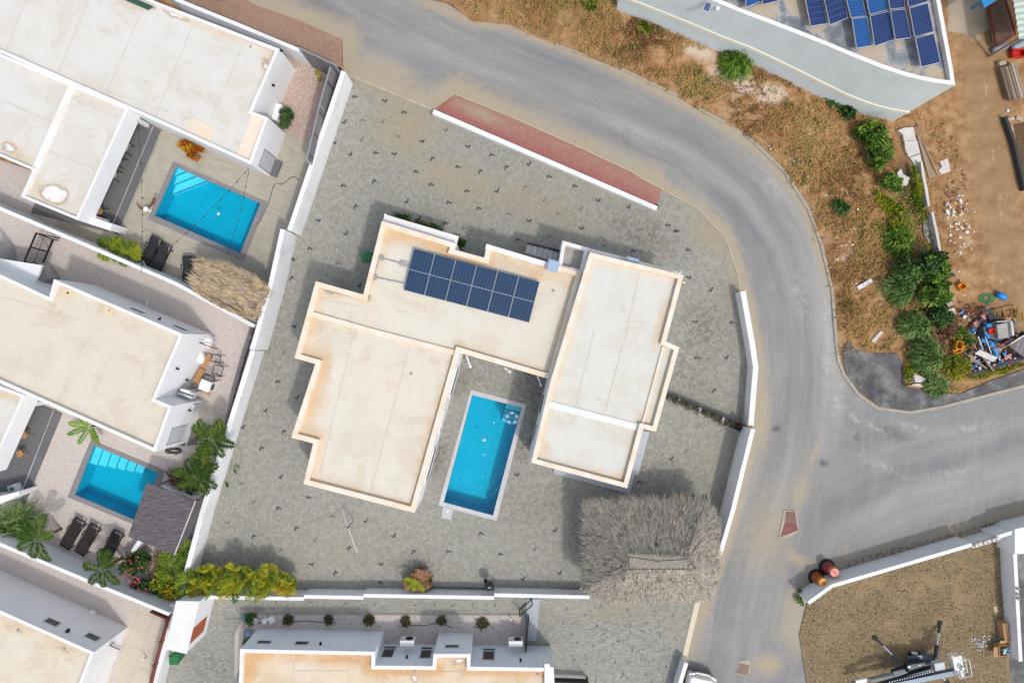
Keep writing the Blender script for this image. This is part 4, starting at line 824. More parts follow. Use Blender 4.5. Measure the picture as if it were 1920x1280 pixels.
slabpart(hb, 'skylight', [(232, -12), (286, 12), (276, 18), (225, -4)], 2.62, 2.74, plain('dark green skylight', (0.04, 0.09, 0.06), .3))
B2 = [(-90, 62), (-60, 75), (241, 203), (146, 413), (39, 369), (61, 319), (-60, 268), (-140, 230)]
t2 = building('house_porch_roof', 'lower white flat roof with a deep fascia over the grey tiled porch of the northwest house', B2, 2.6, 2.42, 0.15, WHITE, WHITECOP, ROOF_B, z0=1.35, cat='porch roof',
    seams=[((0, 187), (97, 229)), ((132, 184), (222, 222)), ((90, 283), (176, 317))], stain=bsum((.5, 25, 285, 30, 30), (.6, 105, 362, 40, 28), (.3, 60, 350, 20, 20), (.3, 90, 290, 60, 20)), crust=bsum((.9, 14, 277, 20, 10, 10), (1.0, 102, 364, 33, 18, 15)),
    ridges=[([(137, 160), (65, 322)], 0.3, 0.1, WHITECOP)])
mb = MB(); 
for px, py in ((253, 222), (176, 408)):
    q = P(px, py, 1.4); mb.beam((q.x, q.y, 0), (q.x, q.y, 1.4), .2, .2)
mb.build('pillar', WHITE, t2)
mb = MB(); mb.prism([P(x, y, 1.5).xy for x, y in [(146, 413), (175, 408), (211, 420), (206, 432)]], 0, 1.5); mb.build('end_wall', WHITE, t2)
mb = MB(); a_, b_ = W([(244, 206), (140, 440)], 0); ff = [(258, 224), (292, 242), (215, 436), (100, 400), (150, 250)]; 
o = sheet('porch_floor', W([(258, 222), (290, 238), (206, 436), (60, 400), (150, 190)]), 0.10, GREYT); tag(o, kind='structure')
mb = MB(); mb.prism(W([(289, 238), (304, 245), (222, 440), (207, 433)]), 0, 0.07); tag(mb.build('porch_step', GREYT), kind='structure')
kerb('step_edge', [(289, 238), (208, 434)], .05, .08, .115, ALU); kerb('step_edge', [(304, 246), (223, 440)], .05, .04, .08, DCONC)
bw = [P(503, 221, 2.8).xy, P(471, 309, 2.8).xy]
wallpanel(hb, 'door', z4(480, 0, [(20, 1240), (75, 1275), (140, 1195), (62, 1125)]), *bw, LGREY, GALV)
for px, py in ((512, 160), (527, 95)):
    q, n = onwall(px, py, P(524, 92, 2.8).xy, P(473, 209, 2.8).xy, .05); mb = MB(); mb.box(q, (.1, .1, .14)); mb.tube([q, q + Vector((.1, -.05, 0))], .05, 8); mb.build('wall_lamp', BLACK, hb)
mb = MB(); mb.prism(W([(507, 297), (530, 305), (518, 333), (497, 325)]), 0, .16); mb.prism(W([(513, 299), (531, 305), (519, 334), (505, 328)]), 0, .08); tag(mb.build('door_step', GREYT), kind='structure')
# small box planter with the round shrub
mb = MB(); mb.box(P(522, 213, .3), (.35, .95, .6), math.radians(-20)); tag(mb.build('planter', WHITE), 'narrow white box planter against the northwest house beside a round shrub', 'planter')
# west house
CO = [(-90, 472), (92, 557), (101, 523), (343, 626), (291, 748), (322, 761), (291, 847), (54, 742), (-90, 678)]
hc = building('house', 'beige roofed house with white walls beside the gazebo garden at the left', CO, 3.6, 3.38, 0.17, WHITE, WHITECOP, ROOF_C,
    seams=[((52, 640), (15, 725)), ((100, 640), (62, 730), .03), ((160, 640), (110, 752)), ((222, 640), (155, 775), .04), ((275, 640), (200, 790)), ((300, 690), (247, 815), .03), ((0, 555), (150, 600), .03)],
    stain=bsum((.5, 125, 548, 20, 10, 20), (.5, 205, 585, 14, 8, 20), (.6, 96, 560, 8, 8), (.3, 30, 545, 40, 6, 20)), crust=bsum((.25, 125, 550, 12, 6)))
slabpart(hc, 'roof_hatch', [(118, 538), (139, 546), (133, 560), (114, 552)], 3.385, 3.43, plain('tan roof hatch', (.68, .54, .38), .8)); slabpart(hc, 'roof_hatch', [(198, 574), (213, 580), (208, 593), (193, 588)], 3.385, 3.41, plain('tan roof patch square', (.72, .56, .38), .8))
cw2 = [P(322, 761, 3.6).xy, P(291, 847, 3.6).xy]; cw1 = [P(343, 626, 3.6).xy, P(291, 748, 3.6).xy]; cw3 = [P(101, 523, 3.6).xy, P(343, 626, 3.6).xy]; cwn = [P(291, 748, 3.6).xy, P(322, 761, 3.6).xy]
wallpanel(hc, 'door', z4(0, 640, [(1245, 772), (1350, 742), (1403, 628), (1292, 655)]), *cw2, LGREY, ALU)
for q_ in (z4(0, 320, [(985, 1035), (1065, 1068), (1075, 1062), (1000, 1030)]), z4(0, 320, [(1305, 1165), (1390, 1200), (1400, 1195), (1315, 1160)])): wallpanel(hc, 'window', q_, *cw3, GLASSD, None)
for wl_, pts_ in ((cw1, [(332, 691), (350, 712)]), (cw2, [(355, 769)]), (cw3, [(299, 598)])):
    for px, py in pts_:
        q, n = onwall(px, py, *wl_, .05); mb = MB(); mb.box(q, (.09, .09, .16)); mb.tube([q, q + Vector((n.x, n.y, -.3)) * .12], .045, 8); mb.build('wall_lamp', BLACK, hc)
for px, py in ((203, 543), (273, 575)):
    q, n = onwall(px, py, *cw3, 0); mb = MB(); mb.tube([q, q + Vector((n.x, n.y, 0)) * .3], .04, 8); mb.build('rain_spout', WPLAS, hc)
for k in range(2):
    q, n = onwall(364 + 5 * k, 763 - k, *cw2, .06); mb = MB(); mb.box(q, (.12, .3, .35), math.radians(-20)); mb.build('meter_box', LGREY, hc)
mb = MB(); mb.prism(W([(351, 793), (379, 804), (372, 818), (369, 833), (343, 836), (338, 832)]), 0, .1); tag(mb.build('door_step', GREYT), kind='structure')
kerb('step_edge', [(363, 797), (350, 835)], .05, .1, .115, ALU)
# porch of the west house
CP = [(-90, 690), (47, 741), (-20, 888), (-90, 860)]
t2 = building('house_porch_roof', 'low cream roof with deep white fascia at the left edge beside the dark tiled porch', CP, 2.6, 2.4, 0.15, WHITE, WHITECOP, ROOF_B, z0=1.35, cat='porch roof', stain=bsum((.6, 20, 745, 30, 16, 20)))
mb = MB(); q = P(60, 758, 1.4); mb.beam((q.x, q.y, 0), (q.x, q.y, 1.4), .2, .2); mb.build('pillar', WHITE, t2)
mb = MB(); mb.prism([P(x, y, 1.5).xy for x, y in [(-60, 950), (0, 944), (36, 927), (35, 921), (0, 930), (-60, 935)]], 0, 1.5); mb.build('end_wall', WHITE, t2)
o = sheet('porch_floor', W([(70, 756), (104, 769), (38, 936), (-60, 950), (-60, 800)]), 0.10, GREYT); tag(o, kind='structure')
mb = MB(); mb.prism(W([(103, 768), (117, 775), (48, 943), (36, 938)]), 0, 0.07); tag(mb.build('porch_step', GREYT), kind='structure')
kerb('step_edge', [(103, 768), (37, 937)], .05, .08, .115, ALU)
# low entrance canopy of the west house
mb = MB(); mb.prism([P(x, y, 2.1).xy for x, y in [(-60, 470), (0, 485), (78, 497), (73, 512), (58, 545), (30, 545), (-60, 510)]], 1.95, 2.1); mb.build('entrance_canopy', WHITE, hc)
mb = MB(); mb.box(P(4, 469, 1.1), (.06, .9, 2.0), math.radians(15)); mb.build('window_shutter', GALV, hc)
# south west house
DO = [(-90, 1103), (176, 1222), (148, 1295), (110, 1400), (-90, 1400)]
hd = building('house', 'white walled house with two small dark windows in the southwest corner', DO, 3.2, 2.98, 0.17, WHITE, WHITECOP, ROOF_D, seams=[((15, 1175), (0, 1215)), ((117, 1213), (92, 1280))], stain=bsum((.5, 30, 1178, 30, 8, 20), (.5, 110, 1215, 30, 10, 20), (.3, 0, 1195, 20, 20)), crust=bsum((.45, 35, 1182, 14, 6, 20), (.4, 128, 1222, 16, 6, 20)))
dw = [P(-90, 1103, 3.2).xy, P(176, 1222, 3.2).xy]; dw2 = [P(176, 1222, 3.2).xy, P(148, 1295, 3.2).xy]
for q_ in ([(333, 820), (425, 850), (452, 830), (362, 797)], [(637, 932), (722, 962), (750, 940), (660, 912)]): wallpanel(hd, 'window', z4(0, 960, q_), *dw, GLASSD, LGREY)
q, n = onwall(127, 1182, *dw, .06); mb = MB(); mb.box(q, (.13, .13, .2)); mb.tube([q, q + Vector((n.x, n.y, 0)) * .12], .07, 8); mb.build('wall_lamp', BLACK, hd)
q, n = onwall(174, 1147, *dw, .1); mb = MB(); mb.box(q, (.3, .2, .15), math.radians(-23)); mb.build('rain_spout', WPLAS, hd)
mb = MB(); mb.tube([onwall(214, 1203, *dw2, .1)[0], onwall(206, 1209, *dw2, .1)[0], onwall(225, 1217, *dw2, .1)[0]], .03, 6); mb.build('handrail', BLACK, hd)
# south house
EO = [(450, 1216), (703, 1221), (703, 1247), (811, 1248), (813, 1225), (882, 1225), (882, 1249), (1020, 1251), (1038, 1250), (1046, 1400), (444, 1400)]
he = building('house', 'grey walled house with orange stained roof at the bottom edge behind a shrub bed', EO, 2.65, 2.42, 0.2, GREYST, WHITECOP, ROOF_E,
    seams=[((550, 1226), (550, 1290), .08), ((654, 1236), (654, 1290), .06), ((758, 1255), (758, 1290), .06), ((862, 1240), (862, 1290), .05), ((960, 1256), (960, 1290), .05), ((620, 1228), (750, 1262), .03), ((750, 1262), (900, 1256), .03), ((555, 1257), (650, 1257), .03)],
    stain=bsum((.4, 640, 1240, 90, 10), (.4, 480, 1250, 20, 30), (.5, 760, 1258, 90, 8), (.3, 950, 1262, 60, 8)), crust=bsum((.8, 860, 1240, 22, 9), (.7, 777, 1272, 10, 14), (.5, 690, 1236, 8, 5), (.5, 1006, 1265, 8, 8)))
mb = MB(); mb.prism([P(x, y, 2.72).xy for x, y in [(1021, 1244), (1031, 1244), (1033, 1300), (1021, 1300)]], 2.0, 2.72); mb.build('parapet_cap', WHITECOP, he)
ew = lambda i: [P(*EO[i], 2.65).xy, P(*EO[i + 1], 2.65).xy]
S6 = lambda l: [(440 + x / 6.4, 1120 + y / 6.4) for x, y in l]; S4 = lambda l: z4(480, 960, l)
for wl_, q_ in ((ew(0), S6([(275, 548), (420, 548), (435, 522), (290, 522)])), (ew(0), S6([(722, 562), (868, 562), (885, 530), (745, 530)])), (ew(2), S4([(943, 1085), (1018, 1087), (1035, 1030), (963, 1028)])), (ew(2), S4([(963, 1021), (1045, 1021), (1048, 1009), (968, 1009)])), (ew(2), S4([(1232, 1092), (1303, 1093), (1312, 1037), (1245, 1035)])), (ew(2), S4([(1243, 1027), (1318, 1027), (1322, 1014), (1247, 1014)])), (ew(4), S4([(1425, 1015), (1515, 1015), (1515, 997), (1427, 997)])), (ew(6), S4([(1708, 1105), (1782, 1105), (1782, 1045), (1708, 1045)])), (ew(6), S4([(1706, 1037), (1790, 1037), (1790, 1025), (1706, 1025)]))):
    wallpanel(he, 'window', q_, *wl_, GLASSD if q_[0][1] - q_[2][1] < 9 else SHUT, LGREY)
for wl_, px, py in ((ew(0), 601, 1206), (ew(2), 763, 1231), (ew(6), 976, 1237)):
    q, n = onwall(px, py, *wl_, .06); mb = MB(); mb.box(q, (.1, .1, .16)); mb.tube([q, q + Vector((n.x, n.y, 0)) * .1], .06, 8); mb.build('wall_lamp', BLACK, he)
# big north east building
FO = [(1180, -60), (1332, 0), (1384, 22), (1440, 43), (1490, 62), (1545, 84), (1600, 107), (1650, 127), (1695, 142), (1722, 149), (1752, 155), (1791, 160), (1787, 130), (1774, 60), (1762, -5), (1740, -130), (1180, -130)]
hf = building('warehouse', 'tall pale grey building with curved white parapet and rooftop solar panels in the northeast', FO, 5.55, 5.25, 0.2, CELAD, WHITECOP, SLAB, z0=-.01, cat='building', step=1.0)
fo = W(FO, 5.55)
if area(fo) < 0: fo = fo[::-1]
fe = offset(fo, -0.05); mb = MB()
zb = lambda p: max(tz(p.x, p.y), 0) + (1.35 if True else 0)
idx = [i for i in range(len(fo)) if 1100 < PXz(fo[i].x, fo[i].y, 5.55)[0] < 1795 and PXz(fo[i].x, fo[i].y, 5.55)[1] > -70 and fo[i].y < P(0, -65, 5.55).y]
fr = [(fo[i], fe[i]) for i in idx]; fr.sort(key=lambda k: k[0].x)
south = [k for k in fr if k[0].x <= P(1791, 0, 5.55).x + .01 and not (PXz(k[0].x, k[0].y, 5.55)[0] > 1755 and PXz(k[0].x, k[0].y, 5.55)[1] < 140)]
for (a, a2), (b, b2) in zip(south, south[1:]):
    za, zb_ = zb(a), zb(b); mb.add([(a.x, a.y, za), (a2.x, a2.y, za), (a2.x, a2.y, za + .32), (a.x, a.y, za + .32), (b.x, b.y, zb_), (b2.x, b2.y, zb_), (b2.x, b2.y, zb_ + .32), (b.x, b.y, zb_ + .32)], [(0, 1, 5, 4), (1, 2, 6, 5), (2, 3, 7, 6), (0, 4, 7, 3)])
mb.build('wall_band', plain('cream painted band', (0.72, 0.72, 0.58), .8, var=.05), hf)
# rooftop panels of the warehouse
f4 = lambda l: z4(1440, 0, l)
FP = [('A', [(230, -250), (345, -270), (445, 180), (320, 200)], CELL2, .5), ('B', [(360, -270), (510, -290), (600, 138), (465, 190)], CELL2, .5), ('C1', [(560, -110), (680, -130), (740, 122), (622, 136)], CELL3, .55), ('C2', [(630, 142), (745, 126), (780, 345), (665, 365)], CELL3, .55), ('D1', [(715, -130), (860, -170), (902, 75), (762, 112)], CELL3, .55), ('D2', [(765, 120), (905, 84), (945, 300), (800, 350)], CELL2, .55), ('E1', [(880, -160), (1000, -180), (1030, 60), (915, 72)], CELL2, .55), ('E2', [(918, 80), (1030, 68), (1075, 285), (955, 300)], CELL2, .55), ('F1', [(1020, -140), (1165, -190), (1200, 15), (1056, 56)], CELL2, .55), ('F2', [(1060, 62), (1200, 22), (1245, 240), (1100, 280)], CELL2, .55), ('F3', [(1105, 288), (1245, 250), (1295, 470), (1150, 505)], CELL2, .55), ('G1', [(-60, -190), (110, -220), (140, -5), (-40, 38)], CELL2, .5), ('G2', [(-175, -130), (-70, -150), (-45, 10), (-165, 60)], CELL3, .5)]
FL = {'A': 'dark solar panel at the west end of the main rooftop array', 'B': 'second dark solar panel from the west end of the main rooftop array', 'C1': 'bright blue solar panel above the single bright panel in the third column', 'C2': 'bright blue solar panel ending lowest in the third column on the warehouse roof', 'D1': 'bright blue panel in the upper row of the fourth column', 'D2': 'dark solar panel in the lower row of the fourth column', 'E1': 'narrow dark panel cut by the top edge in the fifth column', 'E2': 'dark solar panel in the lower row of the fifth column', 'F1': 'solar panel cut by the top edge beside the east parapet', 'F2': 'middle solar panel of three beside the east parapet', 'F3': 'southernmost solar panel of three beside the east parapet', 'G1': 'solar panel at the top edge west of the main rooftop array', 'G2': 'westernmost small solar panel at the top edge on the warehouse roof'}
for k, q, m, ti in FP:
    zz = [5.85, 5.70, 5.62, 5.78]
    spanel(FL[k], [P(x, y, z_) for (x, y), z_ in zip(f4(q), zz)], m, lift=.35, group='solar panels on the warehouse roof', frame=.025)
q, n = onwall(1325, 12, P(1332, 0, 5.55).xy, P(1300, -13, 5.55).xy, .15)
t = thing('flood_light', 'small solar flood light on the pale wall at the top edge', 'lamp', q); mb = MB(); mb.box(q + Vector((0, -.1, .1)), (.34, .42, .03), math.radians(-20), Matrix.Rotation(.25, 3, 'X')); mb.build('frame', ALU, t); mb = MB(); mb.box(q + Vector((0, -.1, .118)), (.29, .37, .012), math.radians(-20), Matrix.Rotation(.25, 3, 'X')); mb.build('cells', CELL2, t); mb = MB(); mb.box(q + Vector((.55, -.1, 0)), (.16, .2, .14)); mb.beam(q + Vector((0, .1, 0)), q + Vector((.55, 0, 0)), .04, .04); mb.build('lamp_head', WPLAS, t)
# utility hut with the orange door
hut = thing('utility_hut', 'small white hut with an orange brown door at the corner of the lower driveway', 'hut', P(355, 1170, 0))
mb = MB(); top = [P(x, y, 2.3).xy for x, y in z4(0, 960, [(1330, 665), (1495, 668), (1400, 1050), (1250, 1015)])]; mb.prism(top, 0, 2.3); mb.build('wall', WHITE, hut)
mb = MB(); mb.prism(offset(top, -.04), 2.3, 2.38); mb.build('roof', plain('off white hut roof', (.74, .73, .70), .8, var=.12, sc=2), hut)
wallpanel(hut, 'door', z4(0, 960, [(1425, 968), (1525, 890), (1545, 785), (1450, 868)]), top[1], top[2], ORDOOR, None)
# shed roofs in the north east corner
t = thing('shed', 'shed with pale green corrugated roof at the top right edge', 'shed', P(1920, 20, 0)); q = [P(x, y, 2.6) for x, y in z4(1440, 0, [(1810, -200), (2400, -300), (2500, 200), (1885, 300)])]
mb = MB(); n = 22
for k in range(n):
    f0, f1 = k / n, (k + 1) / n; u0 = .03 * math.cos(k * math.pi); u1 = .03 * math.cos((k + 1) * math.pi)
    a, b, c_, d = q[0].lerp(q[3], f0), q[0].lerp(q[3], f1), q[1].lerp(q[2], f1), q[1].lerp(q[2], f0); mb.quad(a + Vector((0, 0, u0)), b + Vector((0, 0, u1)), c_ + Vector((0, 0, u1)), d + Vector((0, 0, u0)))
mb.build('roof', plain('pale green sheet metal', (.46, .54, .47), .5, var=.15, sc=3), t); 
for p in (q[0].lerp(q[3], .1), q[0].lerp(q[3], .95)): mb = MB(); mb.beam((p.x + .2, p.y, 0), (p.x + .2, p.y, 2.5), .12, .12); mb.build('post', WOOD, t)
mb = MB(); mb.prism([P(x, y, 2.2).xy for x, y in z4(1440, 0, [(1570, -200), (1830, -200), (1720, 0), (1625, 60), (1600, 0)])], 2.1, 2.2); qq = P(1845, 0, 1); mb.beam((qq.x, qq.y, 0), (qq.x, qq.y, 2.1), .1, .1); tag(mb.build('awning', plain('blue tarpaulin', (.03, .22, .48), .5)), 'small blue awning at the top edge beside the rusty trailer frame', 'awning')
t = thing('cage_trailer', 'rusty brown trailer frame with wire mesh deck beside the green shed', 'trailer', P(1880, 50, 0)); q = [P(x, y, .5) for x, y in z4(1440, 0, [(1650, 60), (1775, -20), (1855, 260), (1715, 345)])]
mb = MB()
for i in range(4): mb.beam(q[i], q[(i + 1) % 4], .08, .1)
mb.build('frame', RUST, t); mb = MB()
for k in range(1, 9): mb.beam(q[0].lerp(q[1], k / 9), q[3].lerp(q[2], k / 9), .02, .02)
for k in range(1, 18): mb.beam(q[0].lerp(q[3], k / 18), q[1].lerp(q[2], k / 18), .03, .02)
mb.build('mesh_deck', plain('rusty wire', (.24, .15, .11), .8, var=.3), t); mb = MB(); mb.prism([p.xy for p in q], .30, .33); mb.build('deck_board', plain('dusty dark board', (.22, .15, .12), .9, var=.3), t)
for px, py, lb, a in ((1876, 90, 'pale blue grey gas cylinder lying beside the trailer frame', 25), (1912, 84, 'second pale blue grey cylinder at the right edge', 25)):
    q = P(px, py, .2); d = Vector((math.cos(math.radians(a)), math.sin(math.radians(a)), 0)); M = d.to_track_quat('Z', 'Y').to_matrix(); mb = MB(); mb.lathe([(.08, -.5), (.18, -.4), (.2, -.3), (.2, .34), (.16, .44), (.06, .47)], q, 16, M); tag(mb.build('gas_cylinder', plain('pale blue paint', (.30, .34, .42), .5) if px < 1900 else bpy.data.materials['pale blue paint'], None, True), lb, 'cylinder')
q = P(1908, 101, .2); t = thing('crate', 'bright red plastic crate at the right edge below the gas cylinders', 'crate', q); mb = MB(); REDPL = plain('red plastic', (.55, .02, .015), .45)
for dx, dy, sx, sy in ((0, .2, .75, .03), (0, -.2, .75, .03), (.36, 0, .03, .4), (-.36, 0, .03, .4)): mb.box(q + Vector((dx, dy, 0)), (sx, sy, .3))
mb.box(q + Vector((0, 0, -.13)), (.72, .4, .03)); mb.build('crate_body', REDPL, t)
# ------------------------------------------------------------------ boundary walls, fences, gates
def wall(label, pts, h, th, m=WHITE2, name='garden_wall', cat='wall', z0=-.01, zs=None):
    mb = MB(); mb.prism(ribbon([P(x, y, h).xy for x, y in pts], th), z0, h); return tag(mb.build(name, m), label, cat)
wall('white boundary wall of the northwest garden next to the plank screen', [(644, 134), (590, 292), (545, 425), (542, 432)], 1.75, .25)
wall('tall white boundary wall section beside the small thatched shelter', [(530, 430), (508, 530), (477, 640), (472, 655)], 2.1, .25)
wall('long white boundary wall beside the gazebo garden and palms', [(474, 657), (437, 775), (379, 960), (352, 1062), (338, 1112)], 1.45, .27)
wall('white street wall at the top left with the red pavement in front', [(300, -22), (332, 0), (450, 48), (562, 95)], 1.9, .2)
wall('white wall separating the pool terrace from the gravel yard of the beige roofed house', [(-70, 360), (0, 391), (160, 459), (330, 532), (476, 611)], 1.9, .2)
wall('white wall behind the black loungers of the gazebo garden', [(-80, 986), (0, 1020), (170, 1091), (317, 1151)], 1.8, .19)
wall('short low wall section of the south boundary behind the yellow hedge', [(385, 1119), (569, 1122)], 1.1, .2)
wall('second low wall section of the south boundary between hedge and withered palm', [(570, 1118), (681, 1120)], 1.0, .2)
wall('longest low wall section of the south boundary behind the withered palm', [(681.5, 1116), (926, 1120)], .92, .2)
wall('low wall section of the south boundary running under the big palapa', [(926.5, 1115), (1105, 1119)], .95, .2)
wall('low white street wall at the right of the court north of the planter', [(1393, 546), (1410, 640), (1417, 688), (1408, 797)], .95, .30)
wall('higher white street wall at the right of the court beside the big palapa', [(1412, 804), (1393, 880), (1374, 958), (1352, 1032)], 1.6, .24)
wall('low white wall along the red pavement at the court entrance', [(812, 209), (1020, 299), (1232, 391)], .42, .26)
wall('short white wall beside the parked car at the bottom edge', [(1287, 1242), (1277, 1275), (1262, 1330)], .85, .22)
wall('white plot wall with a bend beside the orange barrels', [(1516, 1130), (1560, 1098), (1700, 1057), (1822, 1021)], 1.35, .2)
wall('short white wall stub between loose blocks and the pier', [(1870, 1007), (1900, 997), (1960, 980)], 1.35, .2)
wall('white wall at the east side of the stony plot behind the cardboard boxes', [(1903, 1035), (1908, 1130), (1914, 1239)], 1.1, .2)
mb = MB(); mb.prism([P(x, y, 1.5).xy for x, y in [(1903, 992), (1990, 970), (1990, 1030), (1903, 1039)]], 0, 1.5); tag(mb.build('wall_pier', WHITE2), 'broad white wall pier at the right edge of the stony plot', 'pier')
for k, (px, py) in enumerate(((1833, 1020), (1849, 1015), (1865, 1010))):
    t = thing('concrete_block', ['leftmost of three hollow grey blocks lying in the gap of the plot wall', 'middle of three hollow grey blocks lying in the gap of the plot wall', 'rightmost of three hollow grey blocks lying in the gap of the plot wall'][k], 'block', P(px, py, 1.0), 0, 'loose blocks on the plot wall'); mb = MB(); c = P(px, py, 1.25)
    mb.box(c, (.40, .19, .24), math.radians(22)); mb.build('block_body', LCONC, t); mb = MB(); mb.box(c + Vector((0, 0, .122)), (.12, .1, .006), math.radians(22)); mb.build('hollow', DCONC, t)  # darker plate on top paints the shade of the block's core
mb = MB(); mb.prism([P(x, y, 1.0).xy for x, y in [(1822, 1026), (1822, 1019), (1872, 1003), (1874, 1010)]], 0, 1.1); tag(mb.build('garden_wall', WHITE2), 'lower white wall under the three loose blocks', 'wall')
for k, (px, py) in enumerate(((1907, 1103), (1906, 1113), (1908, 1121))):
    mb = MB(); mb.lathe([(.02, 0), (.09, .03), (.10, .08), (.05, .13)], P(px, py, 1.1), 7); tag(mb.build('stone', DCONC), ['top', 'middle', 'bottom'][k] + ' of three small dark stones lying on the east wall of the plot', 'stone', 'stones on the wall')
# timber screen beside the north west garden
def screen(label, base, tops, h, m=FENCE, name='fence', cat='fence'):
    t = thing(name, label, cat, P(*base[0], 0)); mb = MB()
    for (a, b) in zip(tops, tops[1:]):
        A1, B1_ = P(*a, h), P(*b, h); mb.beam((A1.x, A1.y, h / 2), (B1_.x, B1_.y, h / 2), .05, h)
    mb.build('board_panel', m, t); mb = MB(); mb2 = MB()
    for (a, b) in zip(tops, tops[1:]): mb.beam(P(*a, h + .03), P(*b, h + .03), .07, .05)
    mb.build('top_rail', GALV, t)
    for a in tops: q = P(*a, h); p_ = MB(); p_.beam((q.x, q.y, 0), (q.x, q.y, h + .02), .09, .09); p_.build('post', GALV, t)
screen('tall grey plank screen along the east side of the pink gravel strip', [(600, 200)], [(619, 127), (599, 198), (575, 300)], 2.7)
screen('tall grey plank screen across the north end of the pink gravel strip', [(600, 110)], [(562, 91), (628, 122)], 2.6)
# gate west house
def gate(label, a, b, h, nb, name='metal_gate', horiz=True, mid=True):
    t = thing(name, label, 'gate', (a[0], a[1], 0)); a = Vector((a[0], a[1], .05)); b = Vector((b[0], b[1], .05)); up = Vector((0, 0, h)); mb = MB()
    for p, q in ((a, b), (a + up, b + up), (a, a + up), (b, b + up)) + (((a + up / 2, b + up / 2),) if mid else ()): mb.beam(p, q, .06, .06)
    mb.build('gate_frame', BLACK, t); mb = MB()
    for k in range(1, nb):
        f = k / nb
        if horiz: mb.beam(a + up * f, b + up * f, .018, .018)
        else: mb.beam(a.lerp(b, f), a.lerp(b, f) + up, .018, .018)
    if horiz: mb.beam(a.lerp(b, .5), a.lerp(b, .5) + up, .02, .02)
    mb.build('bars', BLACK, t)
g1 = P(99, 448, 0); g2 = P(80, 497, 0)
t = thing('metal_gate', 'black metal gate with two barred fields between the beige roofed house and the garden wall', 'gate', P(90, 470, 0))
a, b, c_, d = P(68, 437, 2.0), P(99, 448, .6), P(78, 497, .6), P(45, 491, 2.0)
a, d = P(68, 437, 1.95), P(45, 491, 1.95); b = Vector((a.x, a.y, 0)) + Vector((1.05, -.12, 0)) * 0; 
gb = P(99, 449, 0.45); gc = P(79, 498, .45); b = Vector((gb.x, gb.y, .45)); c_ = Vector((gc.x, gc.y, .45))
mb = MB()
for p, q in ((a, b), (b, c_), (c_, d), (d, a), (a.lerp(d, .48), b.lerp(c_, .48))): mb.beam(p, q, .08, .06)
mb.build('gate_frame', BLACK, t); mb = MB()
for k in range(1, 14): mb.beam(a.lerp(d, k / 14), b.lerp(c_, k / 14), .02, .02)
mb.beam(a.lerp(b, .5), d.lerp(c_, .5), .02, .02); mb.build('bars', BLACK, t); mb = MB()
for p in (b, c_, a, d): mb.beam((p.x, p.y, 0), p, .05, .05)
mb.build('post', BLACK, t)
t = thing('bin_box', 'grey plastic storage box standing in the corner of the beige roofed house', 'cover', P(84, 508, 0)); mb = MB(); q = P(88, 512, .45); mb.box(q, (.5, 1.0, .9), math.radians(35)); mb.build('cover_shell', GALV, t); mb = MB(); mb.box(q + Vector((0, 0, .47)), (.58, 1.08, .05), math.radians(35)); mb.build('lid', DCONC, t)
# plot gates by the south house
a, b = P(974, 1142, 0), P(997, 1122, 0); gate('dark open gate with seven uprights standing at the end of the shrub bed', a, b, .9, 8, horiz=False, mid=False)
mb = MB(); a, b = P(991, 1151, 0), P(985, 1212, 0); mb.beam((a.x, a.y, .45), (b.x, b.y, .45), .05, .9); tag(mb.build('gate_leaf', BLACK), 'thin black gate leaf standing along the concrete path', 'gate')
mb = MB(); a, b = P(1032, 1274, .5), P(1102, 1277, .5); mb.beam(a, b, .06, .5); mb.beam((a.x, a.y, 0), (a.x, a.y, .8), .08, .08); mb.beam((b.x, b.y, 0), (b.x, b.y, .8), .08, .08); tag(mb.build('gate_leaf', BLACK), 'black gate at the bottom edge beside the south house', 'gate')
# rust red fence along the tile terrace
t = thing('fence', 'rust red metal fence on posts beside the beige tile terrace', 'fence', P(300, 1200, 0)); pts = [P(280, 1147, 1.9), P(312, 1161, 1.9)]; mb = MB(); mb.beam(pts[0] - Vector((0, 0, .6)), pts[1] - Vector((0, 0, .6)), .06, 1.2); mb.build('gate_leaf', RUST, t)
f = [P(313, 1162, 1.5), P(302, 1202, 1.5), P(290, 1246, 1.5), P(277, 1300, 1.5)]; mb = MB()
for a, b in zip(f, f[1:]): mb.beam(a - Vector((0, 0, .5)), b - Vector((0, 0, .5)), .07, 1.2)
mb.build('panel', RUST, t)
for p in f[:-1]: mb = MB(); mb.beam((p.x, p.y, 0), (p.x, p.y, 1.65), .12, .12); mb.build('post', RUST, t)
wall('low white wall outside the rust red fence beside the green bin', [(326, 1133), (309, 1200), (292, 1260), (280, 1310)], 1.2, .42)
# planter divider with dark fence east of the villa
t = thing('planter_trough', 'long dark planter trough with grey shrubs from the villa to the street wall', 'planter', P(1330, 770, 0)); pl = W(z4(960, 640, [(1160, 425), (1170, 385), (1740, 620), (1725, 690)]))
mb = MB(); mb.prism(pl, 0, .12); mb.build('soil_bed', plain('dark planter soil', (.07, .055, .045), .95, var=.5, sc=5), t)
mb = MB(); a, b = P(1250, 737, .7), P(1411, 803, .7); mb.beam(a - Vector((0, 0, .3)), b - Vector((0, 0, .3)), .05, .6); mb.build('back_rail', BLACK, t)
for f in (.14, .42, .72): a = lerp2(pl[1], pl[2], f); b = lerp2(pl[0], pl[3], f); mb = MB(); mb.beam((a.x, a.y, .12), (b.x, b.y, .12), .14, .26); mb.build('divider', DCONC, t)
mb = MB(); mb.beam(P(1249, 747, .1), P(1391, 812, .1), .06, .2); mb.build('kerb_edge', DCONC, t)
